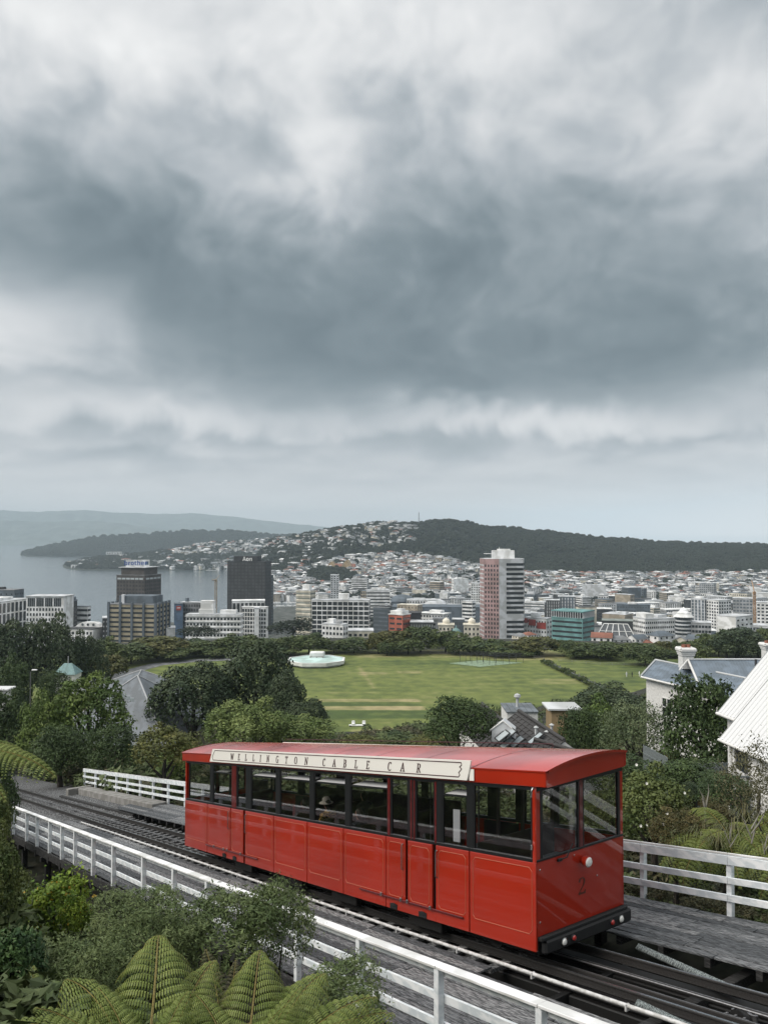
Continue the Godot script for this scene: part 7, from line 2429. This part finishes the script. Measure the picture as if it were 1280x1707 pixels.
		while y < top - 2:
			b.tube([Vector3(-hw * flip, y, hw), Vector3(hw * flip, y + 2.2, hw)], 0.16, 4)
			b.tube([Vector3(hw, y, -hw * flip), Vector3(hw, y + 2.2, hw * flip)], 0.16, 4)
			flip = -flip
			y += 2.2
		part(n, "mast", b.mesh(), M[q[4]])
		b = MB.new()
		b.tube([Vector3(0, top, 0), Vector3(q[6] * 0.3, top + q[6] * 0.6, -q[6])], 0.4, 4)
		b.tube([Vector3(0, top, 0), Vector3(-2.5, top - 0.3, 4.0)], 0.5, 4)
		part(n, "jib", b.mesh(), M[q[4]])
		b = MB.new()
		b.cbox(Vector3(-1.1, top - 2.4, -1.1), Vector3(1.1, top - 0.2, 1.1), 0.2)
		part(n, "cab", b.mesh(), M[q[4]])

func pink_tower() -> void:
	# two faces of one tower: pink punched wall and a blue-grey banded wall
	var D := 640.0
	var k := D / FOCAL
	var mid := spot(836, 931, D)
	var base := ground(mid.x, mid.z) - 2.0
	var h := mid.y - base
	var n := thing("office_tower", "tall tower, one face pink with square windows, the other blue-grey with window bands", "tower", Vector3(mid.x, base, mid.z), atan2(-mid.x, -mid.z))
	var xl := -36.5 * k; var xc := -4.5 * k; var xr := 37.0 * k
	var b := MB.new()
	var out := PackedVector2Array([Vector2(xl, -9), Vector2(xl + 3.6, 4.0), Vector2(xc, 8.0), Vector2(xc + 0.5, 8.0), Vector2(xr - 1.0, 3.5), Vector2(xr, -4), Vector2(xr - 4, -18), Vector2(xl + 6, -18)])
	b.xf = Transform3D(Basis(Vector3(1, 0, 0), Vector3(0, 0, 1), Vector3(0, 1, 0)), Vector3.ZERO)
	b.prism(out, 0.0, h)
	part(n, "core", b.mesh(), M.w_pale)
	# pink skin on the first two faces, standing proud
	for q in [[0, 1], [1, 2]]:
		var a := Vector3(out[q[0]].x, 0, out[q[0]].y); var e := Vector3(out[q[1]].x, 0, out[q[1]].y)
		var nv := Vector3(-(e - a).z, 0, (e - a).x).normalized()
		if nv.z < 0: nv = -nv
		b = MB.new()
		b.quad(a + nv * 0.15, a + nv * 0.15 + Vector3(0, h - 0.2, 0), e + nv * 0.15 + Vector3(0, h - 0.2, 0), e + nv * 0.15)
		var skin := part(n, "pink_wall", b.mesh(), M.w_pink)
		var cols := 5 if q[0] == 1 else 1
		var wf := 0.46 if q[0] == 1 else 0.96
		for i in 19:
			var y1 := h - 4.6 - i * 3.42
			if y1 < 3.0: break
			for c in cols:
				b = MB.new()
				var f0 := (c + 0.5 - wf / 2) / cols; var f1 := (c + 0.5 + wf / 2) / cols
				var p0 := a.lerp(e, f0) + nv * 0.22; var p1 := a.lerp(e, f1) + nv * 0.22
				var hi := 1.9 if q[0] == 1 else 1.1
				b.quad(p0 + Vector3(0, y1 - hi, 0), p0 + Vector3(0, y1, 0), p1 + Vector3(0, y1, 0), p1 + Vector3(0, y1 - hi, 0))
				part(skin, "window", b.mesh(), M.dark_glass if q[0] == 1 else M.w_pale)
	# banded face
	for i in 18:
		var y1 := h - 3.4 - i * 3.7
		if y1 < 3.0: break
		if i == 11: continue
		b = MB.new()
		var a := Vector3(out[3].x, 0, out[3].y).lerp(Vector3(out[4].x, 0, out[4].y), 0.28); var e := Vector3(out[4].x, 0, out[4].y); var g := Vector3(out[5].x, 0, out[5].y)
		var nv := Vector3(0.1, 0, 0.99) * 0.10
		b.quad(a + nv + Vector3(0, y1 - 2.0, 0), a + nv + Vector3(0, y1, 0), e + nv + Vector3(0, y1, 0), e + nv + Vector3(0, y1 - 2.0, 0))
		nv = Vector3(0.12, 0, 0.02)
		b.quad(e + nv + Vector3(0, y1 - 2.0, 0), e + nv + Vector3(0, y1, 0), g + nv + Vector3(0, y1, 0), g + nv + Vector3(0, y1 - 2.0, 0))
		part(n, "window_band", b.mesh(), M.dark_glass)
	b = MB.new()
	b.box(Vector3(-17 * k, h, -12), Vector3(21 * k, h + 6.2, 0))
	b.box(Vector3(-8 * k, h + 6.2, -10), Vector3(14 * k, h + 7.4, -2))
	part(n, "plant_room", b.mesh(), M.w_white)
	b = MB.new()
	b.tube([Vector3(-30 * k, h + 3.6, -4), Vector3(-16 * k, h + 3.6, -4)], 0.25, 5)
	b.tube([Vector3(-4 * k, h + 7, -4), Vector3(-4 * k, h + 9, -4)], 0.2, 5)
	part(n, "roof_crane", b.mesh(), M.w_white)

var marks := [[415, "black tower"], [510, "off-white slab"], [568, "gridded building"], [635, "blue-grey block"], [666, "orange-red block"], [742, "cream heritage pair"], [836, "pink tower"], [896, "red-panelled building"], [953, "turquoise block"], [1026, "white-ribbed roof"], [1088, "curved block"], [1139, "tiered building"], [1184, "twin slabs"], [1246, "orange crane"]]

func near_mark(px: float) -> String:
	var best: Array = marks[0]
	for m in marks:
		if absf(m[0] - px) < absf(best[0] - px): best = m
	return best[1]

func side_word(px: float) -> String:
	for m in marks:
		if absf(m[0] - px) < 14: return "straight above"
	var best: Array = marks[0]
	for m in marks:
		if absf(m[0] - px) < absf(best[0] - px): best = m
	return "west of" if px < best[0] else "east of"

func house_mesh(wall: String, roof: String, w: float, l: float, h: float, rise: float, hip: float) -> ArrayMesh:
	var b := MB.new()
	b.box(Vector3(-w / 2, -6, -l / 2), Vector3(w / 2, h, l / 2))
	if hip <= 0.0:
		for s in [-1.0, 1.0]: b.tri(Vector3(-w / 2, h, s * l / 2), Vector3(w / 2, h, s * l / 2), Vector3(0, h + rise, s * l / 2))
	var me := b.mesh(null, M[wall])
	b = MB.new()
	var e := 0.5
	for s in [-1.0, 1.0]:
		b.quad(Vector3(s * (w / 2 + e), h - 0.2, -l / 2 - e), Vector3(s * (w / 2 + e), h - 0.2, l / 2 + e), Vector3(0, h + rise, l / 2 + e - hip), Vector3(0, h + rise, -l / 2 - e + hip))
		if hip > 0.0: b.tri(Vector3(-w / 2 - e, h - 0.2, s * (l / 2 + e)), Vector3(w / 2 + e, h - 0.2, s * (l / 2 + e)), Vector3(0, h + rise, s * (l / 2 + e - hip)))
	b.mesh(me, M[roof])
	b = MB.new()
	for s in [-1.0, 1.0]:
		for k in 3:
			var z := -l / 2 + l * (k + 0.5) / 3.0
			b.box(Vector3(s * (w / 2 + 0.02), h - 2.2, z - 0.7), Vector3(s * (w / 2 + 0.09), h - 0.8, z + 0.7))
		for k in 2: b.box(Vector3(-w / 4 + k * w / 2 - 0.8, h - 2.2, s * (l / 2 + 0.02)), Vector3(-w / 4 + k * w / 2 + 0.8, h - 0.8, s * (l / 2 + 0.09)))
	b.mesh(me, M.dark_glass)
	return me

func make_suburbs() -> void:
	var kinds := [["w_white", "w_roofgrey", "white", "grey"], ["w_white", "w_terracotta", "white", "red"], ["w_cream", "w_roofgrey", "cream", "grey"], ["w_pale", "w_charcoal", "pale grey", "dark"], ["w_white", "w_pale", "white", "pale"], ["w_white", "w_roofgrey", "bright white", "grey"], ["w_white", "w_slate", "white", "slate"], ["w_beige", "w_pale", "beige", "pale"], ["w_white", "w_charcoal", "white", "dark"], ["w_grey", "w_white", "grey", "white"]]
	var forms := [[9.0, 12.0, 5.0, 2.6, 0.0, "gabled"], [11.0, 14.0, 6.5, 2.4, 4.0, "hip-roofed"], [10.0, 10.0, 8.0, 2.0, 3.4, "tall"], [13.0, 22.0, 9.0, 1.4, 4.0, "long"]]
	var protos := []
	for k in kinds.size():
		for f in forms.size():
			var q: Array = forms[f]
			protos.append([house_mesh(kinds[k][0], kinds[k][1], q[0], q[1], q[2], q[3], q[4]), "%s %s %s-roofed house" % [q[5], kinds[k][2], kinds[k][3]]])
	# a row of houses below the town, in front of the curved block
	for q in [[1003, 1062, 25, 4], [1030, 1066, 20, 1], [1062, 1062, 21, 24], [1078, 1070, 18, 5], [1100, 1062, 24, 25], [1112, 1074, 14, 13], [1134, 1064, 20, 8], [1160, 1064, 22, 24], [1172, 1072, 24, 25], [1206, 1062, 26, 28], [1226, 1066, 22, 29], [880, 1060, 18, 6], [896, 1064, 16, 17], [868, 1058, 16, 9], [1046, 1076, 14, 6], [1218, 1072, 16, 16]]:
		var pr: Array = protos[q[3] * 1 % protos.size()]
		var h := solo("house", pr[0], null, "%s just above the tree belt, in front of the %s" % [pr[1], near_mark(q[0])], "house", "houses above the tree belt")
		var p := spot(q[0], q[1], 430)
		h.position = p - Vector3(0, 4, 0)
		h.rotation.y = rng.randf() * TAU
		h.scale = Vector3.ONE * (q[2] / 22.0) * 0.75
	# middle of the town: blocks of a few types, each its own building
	var walls := ["w_white", "w_white", "w_pale", "w_cream", "w_grey", "w_white", "w_pale", "w_beige", "w_slate", "w_white", "w_white", "w_charcoal"]
	var wname := {"w_white": "white", "w_pale": "pale grey", "w_cream": "cream", "w_grey": "grey", "w_beige": "beige", "w_slate": "blue-grey", "w_terracotta": "rust red", "w_charcoal": "dark"}
	var roofs := ["w_pale", "w_roofgrey", "w_white", "w_slate", "w_pale", "w_charcoal"]
	var rname := {"w_pale": "pale", "w_roofgrey": "grey", "w_white": "white", "w_slate": "slate", "w_charcoal": "dark"}
	var placed := []
	var tries := 0
	while placed.size() < 250 and tries < 6000:
		tries += 1
		var d := 760.0 * pow(2.15, rng.randf())
		var px := rng.randf_range(455, 1400)
		if px < 640 and d < 1150: continue
		if px < 540 and d < 1560: continue
		var ok := true
		var w := rng.randf_range(14, 44)
		for q in placed:
			if absf(q[1] - d) < 28.0 and absf(q[0] - px) * d / FOCAL < (w + q[2]) * 0.55:
				ok = false
				break
		if not ok: continue
		placed.append([px, d, w])
		var high := rng.randf_range(7, 17) if rng.randf() < 0.72 else rng.randf_range(17, 34)
		var wl: String = walls[rng.randi() % walls.size()]
		var rf: String = roofs[rng.randi() % roofs.size()]
		var p := Vector3((px - 640) / FOCAL * d, 0, -d)
		var base := maxf(ground(p.x, p.z), -118.5)
		if hills.size() > 2 and d > 1560:
			base = maxf(base, hill_height(hills[2], px, (d - 1560.0) / 940.0))
		var style := ["banded", "gridded", "plain", "ribbed"][rng.randi() % 4] as String
		var n := thing("town_block", "%s %s %s block with a %s roof, %s the %s" % ["tall" if high > 17 else ("wide" if w > 30 else "low"), wname[wl], style, rname[rf], side_word(px), near_mark(px)], "building", Vector3(p.x, base - 1.0, p.z), atan2(-p.x, -p.z) + rng.randf_range(-0.6, 0.6), "blocks in the middle of the town")
		var o := {"wall": wl, "roof": rf, "glass": ["dark_glass", "grey_glass", "w_charcoal"][rng.randi() % 3], "floor": rng.randf_range(3.2, 4.2), "hf": rng.randf_range(0.35, 0.6), "wf": rng.randf_range(0.4, 0.75), "lip": rng.randf_range(0.0, 0.6)}
		if style == "banded": o.band = true
		if style == "plain": o.front_windows = rng.randf() < 0.4; o.floor = 5.0
		if style == "ribbed": o.hf = 0.86; o.wf = 0.4
		if rng.randf() < 0.6: o.boxes = [[rng.randf_range(-0.25, 0.25), rng.randf_range(-0.2, 0.2), rng.randf_range(0.2, 0.5), rng.randf_range(0.2, 0.5), rng.randf_range(1.5, 4.0), "w_white" if rng.randf() < 0.5 else "w_pale"]]
		facade_box(n, w, rng.randf_range(12, 26), high, o)
	# houses and trees on the hills: by where they show
	var f := FastNoiseLite.new(); f.seed = 77; f.frequency = 0.03; f.fractal_octaves = 3
	var spots := []
	var trees := [[], [], []]
	var counts := [4200, 5200, 19500]
	for hi in 3:
		var hl: Dictionary = hills[hi]
		for i in counts[hi]:
			var px := rng.randf_range(hl.x0 + 4, minf(hl.x1, 1560) - 4)
			var u := sqrt(rng.randf()) * 1.02 if hi == 2 else rng.randf() * 1.02
			if hi == 2 and rng.randf() < 0.4: u = rng.randf() * 0.5
			var p := hill_place(hl, px, u)
			if p.y < SEA + 3.0: continue
			var s := shows(p)
			var c := f.get_noise_2d(s.x * 1.6, s.y * 4.0)
			var share := 0.0
			if hi == 2:
				var line_y := pick(px, [430, 520, 560, 620, 680, 740, 800, 880, 1000, 1300], [962, 946, 934, 926, 924, 932, 948, 957, 959, 956])
				if s.y > line_y: share = 0.92 if s.y > line_y + 10 else 0.75
				if s.y > line_y and c > 0.30: share = 0.12
				var knoll := Vector2((s.x - 552) / 42.0, (s.y - 962) / 14.0).length()
				if knoll < 1.0: share = 0.0
				var upper := pick(px, [440, 500, 560, 620, 690, 700], [918, 912, 912, 914, 904, 880])
				if px < 700 and s.y < upper and c > -0.12: share = 0.42
				if px < 560 and px > 440 and s.y > 915 and s.y < 950: share = maxf(share, 0.10)
			elif hi == 1:
				if px > 286 and s.y < 926: share = 0.55 if c > -0.2 else 0.1
				elif px > 270 and s.y > 938: share = 0.5 if c > -0.1 else 0.0
				elif px > 190: share = 0.10 if c > 0.0 else 0.0
				elif s.y > 935: share = 0.05
			if rng.randf() < share:
				spots.append([p, px, s.y, hi])
			if rng.randf() > share * 0.9:
				trees[hi].append(p)
	# town trees between the blocks
	for i in 900:
		var d := 780.0 * pow(2.1, rng.randf())
		var px := rng.randf_range(600, 1330)
		trees[2].append(Vector3((px - 640) / FOCAL * d, maxf(ground((px - 640) / FOCAL * d, -d), -118.5), -d))
	spots.sort_custom(func(a: Array, c: Array) -> bool: return a[0].z > c[0].z)
	var gone := []
	for i in spots.size():
		var q: Array = spots[i]
		var k := rng.randi() % protos.size()
		var yaw := atan2(-q[0].x, -q[0].z) + rng.randf_range(-0.9, 0.9)
		if i < 290:
			var where: String = ("low on the ridge" if q[2] > 965 else "halfway up the ridge") if q[3] == 2 and q[2] > 930 else ("high on the ridge" if q[3] == 2 else "on the headland")
			var h := solo("hillside_house", protos[k][0], null, "%s %s, %s the %s" % [protos[k][1], where, side_word(q[1]), near_mark(q[1])], "house", "houses on the slopes behind the town")
			h.position = q[0]
			h.rotation.y = yaw
			h.scale = Vector3.ONE * rng.randf_range(0.8, 1.15)
		else:
			gone.append([q[0], yaw, k, q[3]])
	for k in protos.size():
		var list := gone.filter(func(q: Array) -> bool: return q[2] == k)
		if list.is_empty(): continue
		var mm := MultiMesh.new()
		mm.transform_format = MultiMesh.TRANSFORM_3D
		mm.mesh = protos[k][0]
		mm.instance_count = list.size()
		for i in list.size():
			var z := rng.randf_range(0.85, 1.2) * (1.35 if list[i][3] == 1 else 1.0)
			mm.set_instance_transform(i, Transform3D(Basis(Vector3.UP, list[i][1]).scaled(Vector3.ONE * z), list[i][0]))
		var o := MultiMeshInstance3D.new()
		o.name = numbered("distant_suburb")
		o.multimesh = mm
		add_child(o, true)
		stuff(o)
		tag(o, "the remaining far houses of the hillside suburb, %ss" % protos[k][1], "houses", "far houses of the suburbs")
	for hi in 3:
		var me := crown_mesh(930 + hi, 15, 330, 0.20, 0.13, Color(0.012, 0.020, 0.014), Color(0.040, 0.052, 0.030), {"small": 0.15, "big": 0.26, "reach": 0.9})
		var mm := MultiMesh.new()
		mm.transform_format = MultiMesh.TRANSFORM_3D
		mm.mesh = me
		mm.instance_count = trees[hi].size()
		for i in trees[hi].size():
			var z := rng.randf_range(9, 17) * [2.0, 1.35, 1.0][hi] as float
			if trees[hi][i].z > -1500.0: z *= 0.7
			mm.set_instance_transform(i, Transform3D(Basis(Vector3.UP, rng.randf() * TAU).scaled(Vector3(z * 1.15, z * rng.randf_range(0.7, 1.1), z * 1.15)), trees[hi][i] - Vector3(0, z * 0.25, 0)))
		var o := MultiMeshInstance3D.new()
		o.name = ["far_woods", "headland_woods", "ridge_woods"][hi]
		o.multimesh = mm
		add_child(o)
		stuff(o)
		tag(o, ["dark woods on the far point across the water", "woods on the headland across the water", "dense dark woods over the ridge and trees among its houses"][hi], "woods")
	# marina: masts and hulls below the black tower
	var hull := MB.new()
	hull.prism(PackedVector2Array([Vector2(-5, 1.2), Vector2(-4.6, 0), Vector2(4.0, 0), Vector2(5.6, 1.4)]), -1.4, 1.4)
	var hm := hull.mesh()
	var mast := MB.new()
	mast.tube([Vector3(0.6, 1.2, 0), Vector3(0.6, 15, 0)], 0.14, 4)
	var masm := mast.mesh()
	var cab := MB.new()
	cab.cbox(Vector3(-3, 1.3, -0.9), Vector3(1.8, 2.2, 0.9), 0.2)
	var cabm := cab.mesh()
	for i in 64:
		var px := 452.0 + rng.randf() * 44.0
		var row := i % 5
		var d := 1450.0 + row * 75.0
		var boat := thing("sailing_boat", "white sailing boat in the marina, %s row of masts" % ["front", "second", "middle", "fourth", "rearmost"][row] + (", beside the black tower" if px < 466 else (", midway along" if px < 481 else ", beside the off-white slab")), "boat", Vector3((px - 640) / FOCAL * d, SEA - 0.2, -d), rng.randf_range(-0.3, 0.3) + (PI if i % 2 else 0.0), "sailing boats in the marina")
		part(boat, "hull", hm, M.w_white)
		part(boat, "cabin", cabm, M.w_white)
		part(boat, "mast", masm, M.w_pale)
	for q in [[452, 498, 985, 1800, "long pale wharf shed behind the marina"], [456, 480, 1019, 1380, "dark hip-roofed boat shed before the marina"], [448, 476, 1032, 1250, "low white wharf building before the marina"], [425, 500, 968, 2200, "pale terraces of flats across the marina"], [458, 476, 978, 1950, "red and white harbour shed across the marina"]]:
		building("wharf_building", q[4], q[0], q[1], q[2], q[3], {"base": -124.0, "wall": "w_charcoal" if q[2] == 1019 else ("w_red" if q[2] == 978 else "w_white"), "roof": "w_terracotta" if q[2] == 1019 else "w_pale", "cols": 8, "deep": 14.0, "wf": 0.5})


func _ready() -> void:
	rng.seed = 20
	var a := deg_to_rad(LINE_AZ)
	DH = Vector3(-sin(a), 0, -cos(a))
	WW = Vector3(cos(a), 0, -sin(a))
	make_view()
	make_materials()
	make_ground()
	make_hills()
	make_line()
	make_car()
	make_plant_kinds()
	make_field()
	make_houses()
	make_town()
	make_suburbs()
	make_trees()
	make_ferns()
	make_cover()
